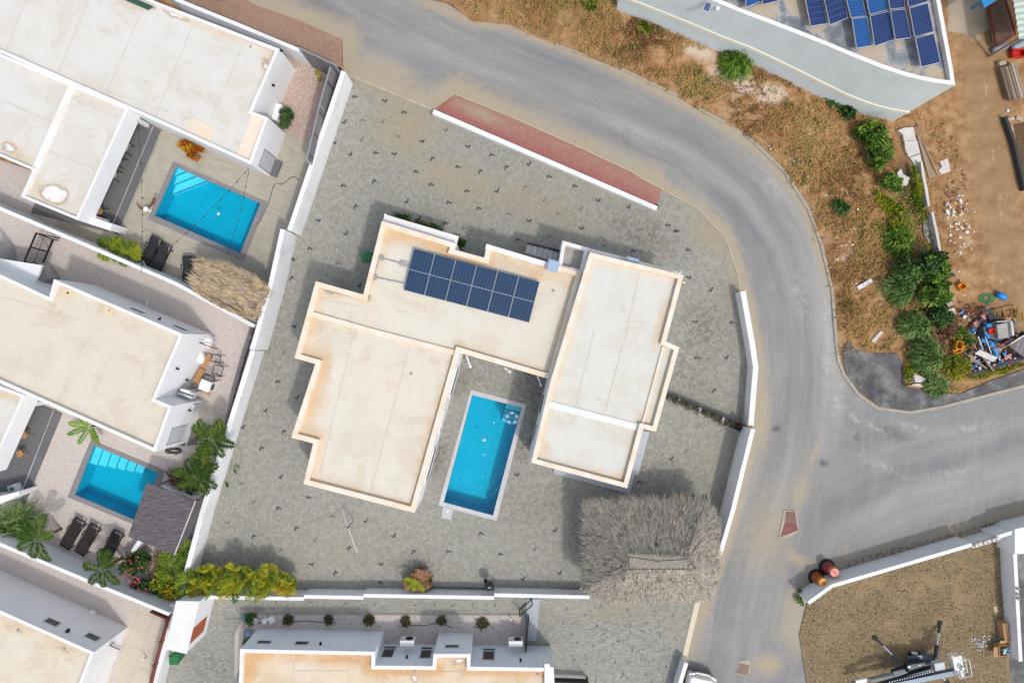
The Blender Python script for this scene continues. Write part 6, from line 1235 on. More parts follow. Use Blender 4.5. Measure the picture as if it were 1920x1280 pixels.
# stones of the plot, litter of the verge
def stones(name, label, poly, n, lo, hi, mats, seed, z=0, zf=None, cat='stones', fn=None, jit=.35):
    rg = random.Random(seed); mb = MB(); xs = [p[0] for p in poly]; ys = [p[1] for p in poly]; k = 0
    while k < n:
        x = rg.uniform(min(xs), max(xs)); y = rg.uniform(min(ys), max(ys))
        if not inside(x, y, poly): continue
        k += 1
        if fn and rg.random() > fn(x, y): continue
        q = P(x, y, 0); r = lo * (hi / lo) ** (rg.random() ** 2.5); a = rg.uniform(0, 6.28); zz = z + (zf(q.x, q.y) if zf else 0); vs = []; mb.mi = rg.randrange(len(mats))
        for i in range(5): b = a + i * 1.2566; rr = r * rg.uniform(1 - jit, 1.1); vs.append((q.x + math.cos(b) * rr, q.y + math.sin(b) * rr * .8, zz - .01))
        vs += [(v[0] * .55 + q.x * .45 + rg.uniform(-.2, .2) * r, v[1] * .55 + q.y * .45 + rg.uniform(-.2, .2) * r, zz + r * rg.uniform(.45, .8)) for v in vs[:5]]
        mb.add(vs, [(i, (i + 1) % 5, 5 + (i + 1) % 5, 5 + i) for i in range(5)] + [(5, 6, 7, 8, 9)])
    return tag(mb.build(name, mats), label, cat, kind='stuff')
ST = [plain('ochre stone', (.30, .235, .14), .95, var=.3, sc=9), plain('brown stone', (.20, .145, .085), .95, var=.3, sc=9), plain('pale stone', (.44, .37, .26), .95, var=.2, sc=9), plain('dark brown stone', (.12, .09, .06), .95, var=.3, sc=9)]
stones('plot_stones', 'brown and ochre stones covering the building plot', [(1514, 1134), (1560, 1100), (1822, 1026), (1882, 1010), (1890, 1290), (1520, 1290), (1500, 1200)], 13000, .015, .065, ST, 31, 0, lotz, fn=lambda x, y: .35 + .65 * (math.sin(x * .06) * math.sin(y * .07 + 1) > -.25))
WS = [plain('white rubble', (.66, .63, .58), .9, var=.1), plain('tan rubble', (.45, .36, .27), .9, var=.2)]
stones('scattered_rubble', 'small pale rubble scattered on the dirt track', [(1760, 400), (1800, 330), (1850, 360), (1830, 470), (1860, 520), (1800, 560), (1772, 470)], 260, .02, .13, WS, 32, fn=lambda x, y: max(blob(x, y, 1790, 385, 22, 18), blob(x, y, 1810, 450, 25, 14), .15))
stones('verge_litter', 'tiny pale stones and litter in the dry grass', [(1000, 60), (1180, 100), (1330, 190), (1440, 270), (1540, 440), (1580, 650), (1690, 640), (1640, 300), (1540, 190), (1300, 90), (1000, 20)], 420, .012, .06, [WS[0], WS[1], BLUEG], 33, 0, tz)
stones('road_crumbs', 'dark crumbs and small stones lying on the road', ROADP[4:12] + [(1381, 507), (1412, 640), (1410, 803), (1350, 1032), (1290, 1230), (1500, 1270), (1500, 1120), (1900, 960), (1900, 740), (1650, 780), (1570, 660), (1540, 460), (1385, 250), (1042, 95)], 160, .012, .035, [DARKB2], 34)
stones('planter_debris', 'red brown weeds and debris along the outer foot of the plot wall', [(1590, 1062), (1870, 985), (1875, 975), (1590, 1050)], 500, .02, .07, [plain('red brown debris', (.20, .085, .05), .95, var=.4), ST[1]], 35)
stones('broken_bits', 'pale rubble at the edges of the dark asphalt patch', [(1600, 720), (1650, 762), (1720, 768), (1700, 755), (1640, 735), (1612, 690)], 60, .012, .04, WS, 36, .06)
stones('gravel_grains', 'loose pebbles in the shrub bed of the south house', [(460, 1153), (984, 1153), (984, 1212), (462, 1212)], 2600, .012, .03, [plain('pink pebble', (.52, .42, .37), .9), plain('white pebble', (.68, .62, .58), .9), plain('brown pebble', (.26, .17, .13), .9)], 37, .012)
def weedm(name, label, poly, n, seed, mat=None, s=.06, fn=None):
    rg = random.Random(seed); mb = MB(); xs = [p[0] for p in poly]; ys = [p[1] for p in poly]
    for k in range(n):
        x = rg.uniform(min(xs), max(xs)); y = rg.uniform(min(ys), max(ys))
        if not inside(x, y, poly) or (fn and rg.random() > fn(x, y)): continue
        q = P(x, y, 0)
        for i in range(rg.randint(3, 9)):
            d = Vector((rg.uniform(-1, 1), rg.uniform(-1, 1), .4)).normalized() * s * rg.uniform(.5, 1.3); sd = Vector((-d.y, d.x, 0)) * .3; b = q + Vector((rg.gauss(0, .03), rg.gauss(0, .03), .012)); mb.tone = clamp(rg.gauss(.45, .2)); mb.add([b, b + d * .5 + sd, b + d, b + d * .5 - sd], [(0, 1, 2, 3)])
    return tag(mb.build(name, mat or L_DARK), label, 'weeds', kind='stuff')
weedm('paving_weeds', 'tiny weeds in the joints of the lower driveway', [(1120, 1135), (1310, 1135), (1260, 1285), (1080, 1285), (1060, 1160)], 420, 41, s=.035)
weedm('pavement_weeds', 'small weeds on the red pavement at the top left', [(350, -5), (480, 12), (640, 78), (640, 128), (480, 50)], 330, 42, L_DRY)
weedm('court_edge_weeds', 'thin weeds along the foot of the boundary wall', [(650, 150), (657, 160), (600, 330), (520, 560), (410, 960), (398, 960), (480, 690), (553, 430), (587, 322)], 150, 43, L_YEL, .05)
weedm('bed_weeds', 'sparse weeds in the gravel bed of the south house', [(600, 1153), (984, 1153), (984, 1205), (720, 1205)], 130, 44, L_DARK, .045)
# ------------------------------------------------------------------ furniture and objects
def local(t): ORG[t.name] = Vector((0, 0, 0)); return t
def lounger(label, px, py, deg, fab, group, up=.35):
    c = P(px, py, .3); t = local(thing('sun_lounger', label, 'sun lounger', (c.x, c.y, 0), math.radians(deg), group)); L = 1.9; w_ = .62   # head at +y
    mb = MB(); y0 = .25
    for s_ in (-1, 1): mb.beam((s_ * w_ / 2, -L / 2, .32), (s_ * w_ / 2, L / 2 * .98, .32), .05, .05)
    for y in (-L / 2, L / 2 * .95): mb.beam((-w_ / 2, y, .32), (w_ / 2, y, .32), .05, .05)
    mb.build('frame', BLACK, t); mb = MB(); k = 6
    for i in range(4): a = -L / 2 + .03 + i * (y0 + L / 2) / 4; mb.box((0, a + .13, .35 + .012 * (i % 2)), (w_ - .06, (y0 + L / 2) / 4 - .025, .03))
    mb.build('seat', fab, t); mb = MB(); M = Matrix.Rotation(math.radians(22), 3, 'X')
    for i in range(3): a = .12 + i * .22; mb.box((0, y0 + a * .93, .37 + a * up * 1.0), (w_ - .06, .2, .03), 0, M)
    mb.build('backrest', fab, t)
    for s_ in (-1, 1):
        for y in (-.75, .7): mb = MB(); mb.beam((s_ * w_ / 2, y, 0), (s_ * w_ / 2, y - .05, .32), .04, .04); mb.build('leg', BLACK, t)
        mb = MB(); mb.beam((s_ * (w_ / 2 + .04), .1, .5), (s_ * (w_ / 2 + .04), .42, .5), .05, .03); mb.beam((s_ * (w_ / 2 + .04), .38, .34), (s_ * (w_ / 2 + .04), .38, .5), .03, .03); mb.build('armrest', BLACK, t)
    return t
G1 = 'loungers by the northwest pool'; G2 = 'loungers of the gazebo garden'
lounger('left black lounger of the pair beside the yellow green palm', 282, 472, -29, BMESH, G1)
lounger('right black lounger of the pair beside the yellow green palm', 301, 486, -25, BMESH, G1)
lounger('single black lounger partly under the small thatched shelter', 354, 510, -2, BMESH, G1)
lounger('leftmost dark brown lounger behind the garden wall', 137, 999, -31, BROWNM, G2); lounger('middle dark brown lounger behind the garden wall', 165, 1010, -31, BROWNM, G2); lounger('rightmost dark brown lounger behind the garden wall', 210, 1022, -27, BROWNM, G2)
STRP = plain('striped towel cloth', (.62, .55, .54), .95, var=.25, sc=12); STRD = plain('dark towel stripe', (.08, .06, .065), .95)
for k, (px, py, a, l) in enumerate(((266, 496, .5, 'striped towel at the foot of the left black lounger'), (348, 536, .3, 'striped towel at the foot of the single lounger'), (236, 272, .6, 'striped towel on the porch chair'))):
    c = P(px, py, .5); t = local(thing('towel', l, 'towel', c, a)); 
    for i in range(5): mb = MB(); mb.box((i * .07 - .14, 0, .02 * math.sin(i)), (.066, .3, .1)); mb.build('stripe', STRP if i % 2 == 0 else STRD, t)
def porchair(label, px, py, deg, col):
    c = P(px, py, .4); t = local(thing('porch_chair', label, 'chair', (c.x, c.y, .1), math.radians(deg), 'chairs on the porch of the northwest house')); mb = MB(); mb.lathe([(.2, .42), (.27, .44), (.27, .47), (.22, .49)], (0, 0, 0), 16); mb.build('seat', col, t); mb = MB(); pts = [Vector((math.cos(a) * .3, math.sin(a) * .28, .6 + .12 * math.cos(a))) for a in [math.radians(x) for x in range(-80, 81, 16)]]
    for p, q in zip(pts, pts[1:]): mb.add([p + Vector((0, 0, .12)), q + Vector((0, 0, .12)), q - Vector((0, 0, .12)), p - Vector((0, 0, .12)), p * 1.08 + Vector((0, 0, .12)), q * 1.08 + Vector((0, 0, .12)), q * 1.08, p * 1.08], [(0, 1, 2, 3), (4, 5, 1, 0), (7, 6, 5, 4)])
    mb.build('backrest', col, t)
    for x, y in ((.2, .2), (.2, -.2), (-.2, .2), (-.2, -.2)): mb = MB(); mb.beam((x * 1.5, y * 1.5, 0), (x, y, .44), .03, .03); mb.build('leg', BLACK, t)
BEI = plain('beige woven chair', (.42, .35, .27), .8, var=.2, sc=20)
porchair('beige woven chair on the porch below the towel chair', 221, 303, -20, BEI); porchair('second beige woven chair on the porch', 213, 327, -20, BEI); porchair('tan slatted chair at the south end of the porch', 187, 396, -20, PLYW); porchair('northernmost porch chair carrying the striped towel', 235, 278, -20, BEI)
for k, (px, py) in enumerate(((46, 815), (38, 850))):
    c = P(px, py, .5); t = local(thing('stool', ['upper', 'lower'][k] + ' wooden stool half hidden under the porch roof at the left edge', 'stool', (c.x, c.y, .1), .4, 'stools on the left porch')); mb = MB(); mb.box((0, 0, .45), (.34, .34, .04)); mb.build('seat', PLYW, t)
    for x, y in ((.14, .14), (.14, -.14), (-.14, .14), (-.14, -.14)): mb = MB(); mb.beam((x * 1.5, y * 1.5, 0), (x, y, .44), .03, .03); mb.build('leg', PLYW, t)
c = P(28, 915, .3); t = thing('potted_plant', 'spiky plant in a square white pot on the left porch', 'potted plant', (c.x, c.y, .1)); mb = MB(); mb.box((c.x, c.y, .3), (.5, .5, .4), .3); mb.build('pot', WPLAS, t); rg = random.Random(3); mb = MB()
for k in range(9): frond(mb, rg, Vector((c.x, c.y, .5)), k * .7, .35, .2, .1, .04, 8, .4)
mb.build('leaves', L_PALM, t)
# white round side table, driftwood
t = thing('side_table', 'white round side table at the corner of the northwest pool', 'side table', P(281, 395, 0)); c = P(281, 395, 0); mb = MB(); mb.lathe([(.14, .42), (.15, .44), (.14, .46)], c, 20); mb.build('table_top', WPLAS, t); mb = MB(); mb.lathe([(.1, 0), (.03, .03), (.03, .42)], c, 10); mb.build('foot', WPLAS, t)
mb = MB(); pts = [P(256, 380, .5), P(262, 390, .25), P(272, 394, .2), P(281, 387, .4), (P(287, 381, .7)), P(289, 373, 1.0)]; mb.tube(pts, .035, 6, .09); tag(mb.build('driftwood_branch', plain('red brown wood', (.20, .075, .035), .8, var=.4, sc=6)), 'curved red brown branch standing beside the white round table', 'branch')
# string lights
for nm, a, b, n, l in (('a', (258, 224, 2.5), (265, 512, 2.1), 9, 'string of bulbs running straight from the porch to the palms'), ('b', (466, 316, 2.4), (323, 460, 2.1), 9, 'string of bulbs crossing the northwest pool towards the loungers'), ('c', (467, 316, 2.4), (424, 484, 2.2), 8, 'string of bulbs crossing the northwest pool towards the thatched shelter')):
    A1, B1_ = P(*a), P(*b); t = thing('string_lights', l, 'string lights', A1); pts = [A1.lerp(B1_, i / 12) - Vector((0, 0, .25 * math.sin(math.pi * i / 12))) for i in range(13)]; mb = MB(); mb.tube(pts, .010, 4); mb.build('cable', BLACK, t)
    for k in range(n): f = (k + .5) / n; p = A1.lerp(B1_, f) - Vector((0, 0, .25 * math.sin(math.pi * f) + .06)); mb = MB(); mb.lathe([(.012, .06), (.03, .03), (.038, -.01), (.02, -.05)], p, 8); mb.build('bulb', BLACK, t)
# hoses
for l, pts, m in (('dark hose lying from the steps to the wall in the northwest garden', [(519, 344), (528, 346), (537, 340), (546, 332), (553, 331), (560, 337)], DARKB), ('thin hose hanging along the northwest pool corner', [(480, 421), (488, 415), (492, 405), (503, 382), (512, 352), (516, 344)], DARKB), ('black cable lying along the foot of the south boundary wall', [(800, 1100), (850, 1101), (910, 1103), (980, 1103), (1085, 1104)], BLACK), ('black irrigation pipe between the first two bed shrubs', [(540, 1166), (575, 1163), (610, 1167), (630, 1167)], BLACK), ('black irrigation pipe near the fourth bed shrub', [(765, 1172), (800, 1172), (820, 1167), (850, 1176)], BLACK), ('dark curved hose around the blue ball at the corner of the gravel bed', [(506, 1166), (485, 1167), (470, 1170), (460, 1183), (458, 1196)], BLACK)):
    mb = MB(); mb.tube([P(x, y, .03) for x, y in pts], .018, 5); tag(mb.build('hose', m), l, 'hose')
mb = MB(); pts = []
for i in range(60): a = i * .42; r = .25 + .13 * math.sin(i * .9); q = P(325, 845, .05 + .001 * i); pts.append(q + Vector((math.cos(a) * r * 1.3, math.sin(a) * r * .6, 0)))
mb.tube(pts, .016, 5); tag(mb.build('hose', BLACK), 'coiled black hose on the gravel below the west house door', 'hose')
# clothes line mast
t = thing('drying_mast', 'thin metal rotary drying mast with four long arms standing on the court', 'drying rack', P(652, 988, 0)); c = P(652, 988, 1.5); b0 = Vector((c.x, c.y, 0))
mb = MB(); mb.beam(b0, c, .04, .04); mb.build('pole', GALV, t)
for px, py, z_, m in ((605, 1008, 1.5, GALV), (698, 970, 1.5, GALV), (670, 1036, 1.5, ALU), (641, 955, 1.5, ALU)): mb = MB(); mb.tube([c, P(px, py, z_)], .016, 5); mb.build('arm', m, t)
mb = MB(); mb.lathe([(.05, -.05), (.06, 0), (.03, .08)], c, 10); mb.beam(c, c + Vector((.28, .3, .05)), .03, .03); mb.build('hub', BLACK, t)
# kettle barbecue
t = thing('kettle_barbecue', 'round black kettle barbecue with a shiny lid by the south boundary wall', 'barbecue', P(917, 1098, 0)); c = P(917, 1098, .9); SH = plain('glossy black enamel', (.012, .012, .015), .12, spec=.7)
mb = MB(); mb.lathe([(.05, -.32), (.2, -.22), (.26, -.08), (.27, 0), (.25, .1), (.17, .19), (.06, .23), (.01, .235)], c, 24); mb.build('kettle', SH, t, True); mb = MB(); mb.beam(c + Vector((-.06, 0, .27)), c + Vector((.06, 0, .27)), .03, .03); mb.build('lid_handle', ALU, t)
for k in range(3): a = k * 2.094 + .5; mb = MB(); mb.beam((c.x + math.cos(a) * .3, c.y + math.sin(a) * .3, 0), c + Vector((math.cos(a) * .1, math.sin(a) * .1, -.25)), .025, .025); mb.build('leg', BLACK, t)
c2_ = P(911, 1089, .5); mb = MB(); mb.box(c2_, (.18, .2, .3), .4); mb.build('side_box', BLACK, t)
# garden globes
for px, py, l in ((269, 1235, 'small white globe light on the beige tile terrace'), (958, 1161, 'small white globe light at the east end of the gravel bed'), (1265, 758, 'small white globe lying beside the planter trough')):
    t = thing('globe_light', l, 'garden light', P(px, py, 0)); c = P(px, py, .35 if px != 1265 else .07); mb = MB(); mb.lathe([(.01, -.07), (.05, -.05), (.07, 0), (.05, .05), (.01, .07)], c, 14); mb.build('globe', WPLAS, t, True)
    if px != 1265: mb = MB(); mb.beam((c.x, c.y, 0), c - Vector((0, 0, .06)), .03, .03); mb.build('stake', BLACK, t)
# things at the west end of the gravel bed
mb = MB(); mb.lathe([(.17, 0), (.17, .04), (.15, .06)], P(478.5, 1163, .15), 20); tag(mb.build('tank_cover', LGREY), 'round grey lid with a dark latch in the gravel bed', 'lid'); mb = MB(); mb.lathe([(.16, 0), (.16, .2), (.14, .22)], P(498, 1162, .02), 20); tag(mb.build('manhole_disc', WPLAS), 'white round lid beside the square white cover', 'lid'); mb = MB(); mb.box(P(509.5, 1160.5, .12), (.34, .38, .2), math.radians(35)); tag(mb.build('square_cover', WPLAS), 'white square cover tilted beside the white round lid', 'cover')
mb = MB(); mb.lathe([(.01, -.18), (.1, -.15), (.17, -.05), (.18, 0), (.17, .06), (.1, .15), (.01, .18)], P(467, 1187, .18), 16); tag(mb.build('ball', plain('light blue plastic', (.22, .36, .60), .25), None, True), 'light blue ball lying at the corner of the south house', 'ball')
t = thing('broom', 'teal broom with a thin stick lying at the west end of the gravel bed', 'broom', P(458, 1158, 0)); mb = MB(); mb.box(P(458, 1158, .1), (.10, .45, .14)); mb.build('bristles', plain('teal bristles', (.02, .28, .38), .8), t); mb = MB(); mb.tube([P(457, 1160, .12), P(417, 1162, .06)], .012, 5); mb.build('broom_stick', GALV, t)
# wheeled bins
def bin_(label, px, py, deg):
    c = P(px, py, .5); t = local(thing('wheeled_bin', label, 'bin', (c.x, c.y, 0), math.radians(deg), 'green wheeled bins')); mb = MB(); a = [(-.24, -.26), (.24, -.26), (.24, .26), (-.24, .26)]; vs = [(x * .8, y * .8, .08) for x, y in a] + [(x, y, .95) for x, y in a]; mb.add(vs, [(3, 2, 1, 0), (0, 1, 5, 4), (1, 2, 6, 5), (2, 3, 7, 6), (3, 0, 4, 7), (4, 5, 6, 7)]); mb.build('bin_body', DGREEN, t); mb = MB(); mb.box((0, 0, .98), (.54, .58, .05)); mb.box((0, -.02, 1.02), (.42, .44, .04)); mb.build('lid', DGREEN, t)
    mb = MB(); mb.beam((-.22, .34, .93), (.22, .34, .93), .04, .04); mb.build('handle', DGREEN, t)
    for s_ in (-1, 1): mb = MB(); mb.lathe([(.1, -.03), (.1, .03)], (s_ * .24, .26, .1), 14, Matrix.Rotation(math.pi / 2, 3, 'Y')); mb.build('wheel', BLACK, t)
    return t
bin_('green wheeled bin against the low wall behind the white hut', 334, 1228, 5); bin_('dark green wheeled bin half hidden by the west parapet of the villa', 690, 484, -75)
# air conditioners
def aircon(label, c, deg, group='air conditioners of the south house', legs=True):
    t = local(thing('air_conditioner', label, 'air conditioner', (c.x, c.y, c.z), math.radians(deg), group)); mb = MB(); mb.box((0, 0, .3), (.78, .3, .56)); mb.build('casing', WPLAS, t); mb = MB(); M = Matrix.Rotation(-math.pi / 2, 3, 'X'); mb.lathe([(.22, .0), (.22, .025), (.05, .03)], (.1, .152, .3), 22, M); mb.build('fan_grille', BLACK, t, False); mb = MB(); mb.box((-.26, .158, .45), (.14, .01, .05)); mb.build('badge', BLUEB, t)
    for s_ in (-1, 1): mb = MB(); mb.beam((s_ * .3, -.22, .0), (s_ * .3, .15, .0), .04, .04); mb.build('bracket', BLACK, t)
BLUEB = plain('blue badge', (.04, .18, .42), .4)
aircon('white air conditioner left of the protruding wall block', P(766, 1197, .75) + Vector((0, 0, -.0)), 0); aircon('white air conditioner near the east corner of the south house', P(967, 1198, .75), 0)
# clutter along the west house
q = P(341, 736, 0); t = thing('air_conditioner', 'grey outdoor air conditioner on the corner step of the beige roofed house', 'air conditioner', P(352, 737, 0)); c = P(352, 737, 1.3); mb = MB(); mb.box(c, (.8, .34, .5), math.radians(-20)); mb.build('casing', LGREY, t); mb = MB(); mb.box(c + Vector((.02, .0, .26)), (.9, .05, .03), math.radians(-20)); mb.build('bracket', BLACK, t); mb = MB(); mb.box(c + Vector((.05, .15, .34)), (.5, .14, .12), math.radians(-15)); mb.build('pipe_cover', WPLAS, t); mb = MB(); mb.box((c.x, c.y, .55), (.5, .25, 1.0), math.radians(-20)); mb.build('stand', LGREY, t)
t = thing('washing_machine', 'white washing machine standing on the gravel beside the beige roofed house', 'washing machine', P(390, 722, 0)); c = P(390, 722, .42); mb = MB(); mb.box(c, (.6, .58, .84), math.radians(-20)); mb.build('casing', WPLAS, t); mb = MB(); f_ = Matrix.Rotation(math.radians(-20), 3, 'Z'); mb.lathe([(.2, 0), (.2, .03), (.12, .05)], c + f_ @ Vector((.3, 0, .05)), 20, f_ @ Matrix.Rotation(math.pi / 2, 3, 'Y')); mb.build('door', GLASSD, t)
for l, (x0, y0), (x1, y1), w_ in (('upper long wooden board leaning on the west house', (379, 688), (395, 665), .36), ('middle honey coloured wooden board lying by the house', (366, 717), (380, 692), .36)):
    mb = MB(); mb.beam(P(x0, y0, .5), P(x1, y1, .2), w_, .04); tag(mb.build('timber_board', PLYW), l, 'board')
mb = MB(); mb.prism([P(x, y, .25).xy for x, y in [(376, 726), (390, 728), (394, 742), (384, 738)]], .2, .25); tag(mb.build('timber_board', PLYW), 'small wooden offcut in front of the washing machine', 'board')
def rack(label, c, deg, sx, sy, h, n=5):
    t = local(thing('folding_chair', label, 'folding chair', (c.x, c.y, 0), math.radians(deg))); mb = MB()
    for a, b in (((-sx, -sy, h), (sx, -sy, h)), ((sx, -sy, h), (sx, sy, h)), ((sx, sy, h), (-sx, sy, h)), ((-sx, sy, h), (-sx, -sy, h))): mb.beam(a, b, .03, .03)
    mb.build('frame', BLACK, t); mb = MB()
    for k in range(1, n): f = -sy + 2 * sy * k / n; mb.beam((-sx, f, h), (sx, f, h), .012, .012)
    mb.build('seat_mesh', GALV, t)
    for x, y in ((sx, sy), (-sx, -sy), (sx, -sy), (-sx, sy)): mb = MB(); mb.beam((x, y, h), (-x, y * 1.1, 0), .025, .025); mb.build('leg', BLACK, t)
rack('black folding rack leaning north of the washing machine', P(405, 672, .6), -15, .26, .2, .62); rack('black square chair frame beside the washing machine', P(407, 694, .7), -20, .27, .27, .6, 8); rack('small black folding rack over the washing machine', P(393, 708, .9), -20, .3, .1, .95)
mb = MB(); a, b = P(374, 642, 1.6), P(397, 651, 1.6); mb.beam(a, b, .05, .05); mb.beam(a + Vector((.25, .05, -.3)), b + Vector((.05, -.05, -.3)), .02, .02); mb.beam(a + Vector((.35, .05, -.55)), b + Vector((.05, -.05, -.55)), .02, .02); mb.beam(a, a + Vector((.3, 0, -.6)), .03, .02); mb.beam(b, b + Vector((.1, -.1, -.6)), .03, .02); tag(mb.build('wall_drying_rack', BLACK), 'black wall mounted drying rack at the corner of the beige roofed house', 'drying rack')
for l, px, py, sx, sy in (('white curved shower tray leaning on the house corner', 397, 640, .2, .75), ('narrow white basin standing against the house wall', 382, 670, .2, .7)):
    mb = MB(); mb.lathe([(.12, 0), (.18, .02), (.2, .3), (.19, .5), (.12, .55)], P(px, py, .1), 14); mb.v = [((v[0] - P(px, py, 0).x) * 1 + P(px, py, 0).x, (v[1] - P(px, py, 0).y) * 1.9 + P(px, py, 0).y, v[2]) for v in mb.v]; tag(mb.build('basin_tray', WPLAS, None, True), l, 'basin')
# grey panels leaning on the court wall inside the west yard
rg = random.Random(2); pts = [(473, 613), (465, 640), (455, 671), (447, 700), (440, 726), (433, 752), (427, 785), (420, 812)]
for k, (a, b) in enumerate(zip(pts, pts[1:])):
    A1, B1_ = P(*a, .35), P(*b, .35); mb = MB(); dd = (B1_ - A1).normalized() * .02; sd = Vector((.12, .03, 0)); mb.add([A1 + dd - sd, B1_ - dd - sd, B1_ - dd + sd + Vector((0, 0, .05)), A1 + dd + sd + Vector((0, 0, .05))] + [p - Vector((0, 0, .3)) for p in (A1 + dd - sd, B1_ - dd - sd, B1_ - dd + sd, A1 + dd + sd)], [(0, 3, 2, 1), (0, 1, 5, 4), (1, 2, 6, 5), (2, 3, 7, 6), (3, 0, 4, 7)])
    tag(mb.build('paving_stone', FENCE), ['northernmost', 'second', 'third', 'fourth', 'fifth', 'sixth', 'southernmost'][k] + ' grey panel from the north set along the yard side of the boundary wall', 'panel', 'grey panels along the boundary wall')
# barrels
def barrel(label, bx, by, tx, ty, c1, c2):
    b = P(bx, by, 0); t = thing('traffic_barrel', label, 'traffic barrel', b, 0, 'traffic barrels by the plot wall'); mb = MB(); mb.lathe([(.47, 0), (.46, .07), (.40, .10), (.36, .10)], b, 24); mb.build('rubber_base', BLACK, t)
    h = 1.0; prof = [(.33, .08), (.32, .33)]; segs = [(.33, .32, .08, .3, c2), (.32, .31, .3, .32, BLACK), (.31, .29, .32, .55, c2), (.29, .285, .55, .57, BLACK), (.28, .26, .57, .8, c2), (.255, .25, .8, .97, c1)]
    for r0, r1, z0, z1, m in segs: mb = MB(); mb.lathe([(r0, z0), (r1, z1)], b, 24); mb.build('drum_band', m, t, False)
    mb = MB(); mb.lathe([(.25, .97), (.24, 1.0), (.20, 1.005)], b, 24); mb.build('top', c1, t); mb = MB(); mb.beam(b + Vector((-.13, .09, 1.03)), b + Vector((.13, -.09, 1.03)), .03, .04); mb.build('handle', c2, t)
OR1, OR2 = plain('bright orange plastic', (.90, .38, .07), .45, var=.05), plain('dull orange band', (.42, .11, .03), .5); PK1, PK2 = plain('faded pink plastic', (.72, .26, .20), .5, var=.05), plain('faded red band', (.34, .07, .055), .5)
barrel('bright orange traffic barrel nearest the end of the plot wall', 1530, 1081, 0, 0, OR1, OR2); barrel('faded pink traffic barrel behind the orange one', 1550, 1062, 0, 0, PK1, PK2)
# road furniture
t = thing('drain_grate', 'red brown storm drain grate with a metal mesh in the road', 'drain', P(1480, 980, 0)); mb = MB(); mb.prism(W(z4(1440, 960, [(118, -15), (210, -15), (232, 135), (150, 190), (82, 190)])), 0, .035); mb.build('collar', SANDK, t); RB = plain('rusty red steel', (.20, .055, .055), .6, var=.3)
mb = MB(); mb.prism(W(z4(1440, 960, [(125, 72), (212, 88), (228, 132), (155, 160), (92, 182)])), .02, .05); mb.build('drain_plate', RB, t); mb = MB(); q = W(z4(1440, 960, [(128, -5), (205, -5), (216, 85), (122, 70)])); mb.prism(q, .01, .03); mb.build('drain_shade_plate', BLACK, t); mb = MB()  # flat black plate: the pit's shade is put into its colour
for k in range(1, 9): mb.beam((*q[0].lerp(q[1], k / 9), .05), (*q[3].lerp(q[2], k / 9), .05), .018, .02)
for k in range(0, 9): mb.beam((*q[0].lerp(q[3], k / 8), .045), (*q[1].lerp(q[2], k / 8), .045), .018, .02)
mb.build('mesh', RB, t)
t = thing('manhole_cover', 'square brown manhole cover set in the road near the parked car', 'manhole', P(1394, 1252, 0)); S8 = lambda l: [(1180 + x / 8, 1130 + y / 8) for x, y in l]
mb = MB(); mb.prism(W(S8([(1650, 870), (1810, 850), (1815, 1000), (1760, 1095), (1610, 1060)])), 0, .012); mb.build('collar', SANDK, t); mb = MB(); mb.prism(W(S8([(1662, 895), (1805, 935), (1760, 1085), (1615, 1045)])), .01, .025); mb.build('cover_plate', plain('brown iron', (.21, .15, .12), .7, var=.2), t)
# parked car
rz = math.radians(-13); c = P(1312, 1252, 0); t = local(thing('parked_car', 'pale silver car parked at the bottom edge beside the low white wall', 'car', (c.x, c.y, 0), rz)); SILV = plain('silver car paint', (.46, .45, .43), .3, .3, .04); WCAR = plain('white car paint', (.80, .79, .77), .3, var=.02)
# car's nose points to +y, body runs to -y
def loft(secs, mat, name, par, smooth=True):
    mb = MB(); vs = []; n = len(secs[0])
    for s_ in secs: vs += s_
    fs = [(i * n + k, i * n + (k + 1) % n, (i + 1) * n + (k + 1) % n, (i + 1) * n + k) for i in range(len(secs) - 1) for k in range(n)]; fs.append(tuple(range(n))); fs.append(tuple((len(secs) - 1) * n + k for k in range(n - 1, -1, -1))); mb.add(vs, fs); return mb.build(name, mat, par, smooth)
def sec(y, w_, z0, z1, r=.12, tw=1.0): a = w_ / 2; b = a * tw; return [(-a, y, z0), (a, y, z0), (a, y, z0 + (z1 - z0) * .6), (b, y, z1 - r * .3), (b - r, y, z1), (0, y, z1 + .03), (-b + r, y, z1), (-b, y, z1 - r * .3), (-a, y, z0 + (z1 - z0) * .6)]
loft([sec(-.02, 1.30, .45, .62), sec(-.10, 1.56, .3, .74), sec(-.3, 1.70, .22, .80), sec(-1.0, 1.76, .2, .90, tw=.94), sec(-2.2, 1.78, .2, .98, tw=.95), sec(-3.8, 1.76, .2, 1.0, tw=.94), sec(-4.2, 1.6, .35, .9)], SILV, 'body', t)
loft([sec(-.26, 1.28, .76, .80, .08), sec(-.6, 1.44, .80, .88, .08), sec(-1.05, 1.46, .86, .95, .08)], WCAR, 'hood', t)
loft([sec(-.8, 1.30, .9, .96, .05), sec(-1.5, 1.40, .95, 1.36, .16, .86), sec(-2.6, 1.42, .95, 1.46, .16, .84), sec(-3.7, 1.34, .95, 1.3, .16, .84), sec(-4.0, 1.2, .9, 1.0)], GLASSD, 'cabin_glass', t)
loft([sec(-1.52, 1.12, 1.38, 1.42, .06), sec(-2.6, 1.16, 1.46, 1.5, .06), sec(-3.5, 1.1, 1.36, 1.41, .06)], WCAR, 'roof', t)
mb = MB(); mb.tube([(-.75, -.32, .62), (-.6, -.1, .64), (-.3, .0, .65), (.3, .0, .65), (.6, -.1, .64), (.75, -.32, .62)], .06, 8); mb.build('bumper', SILV, t, True)
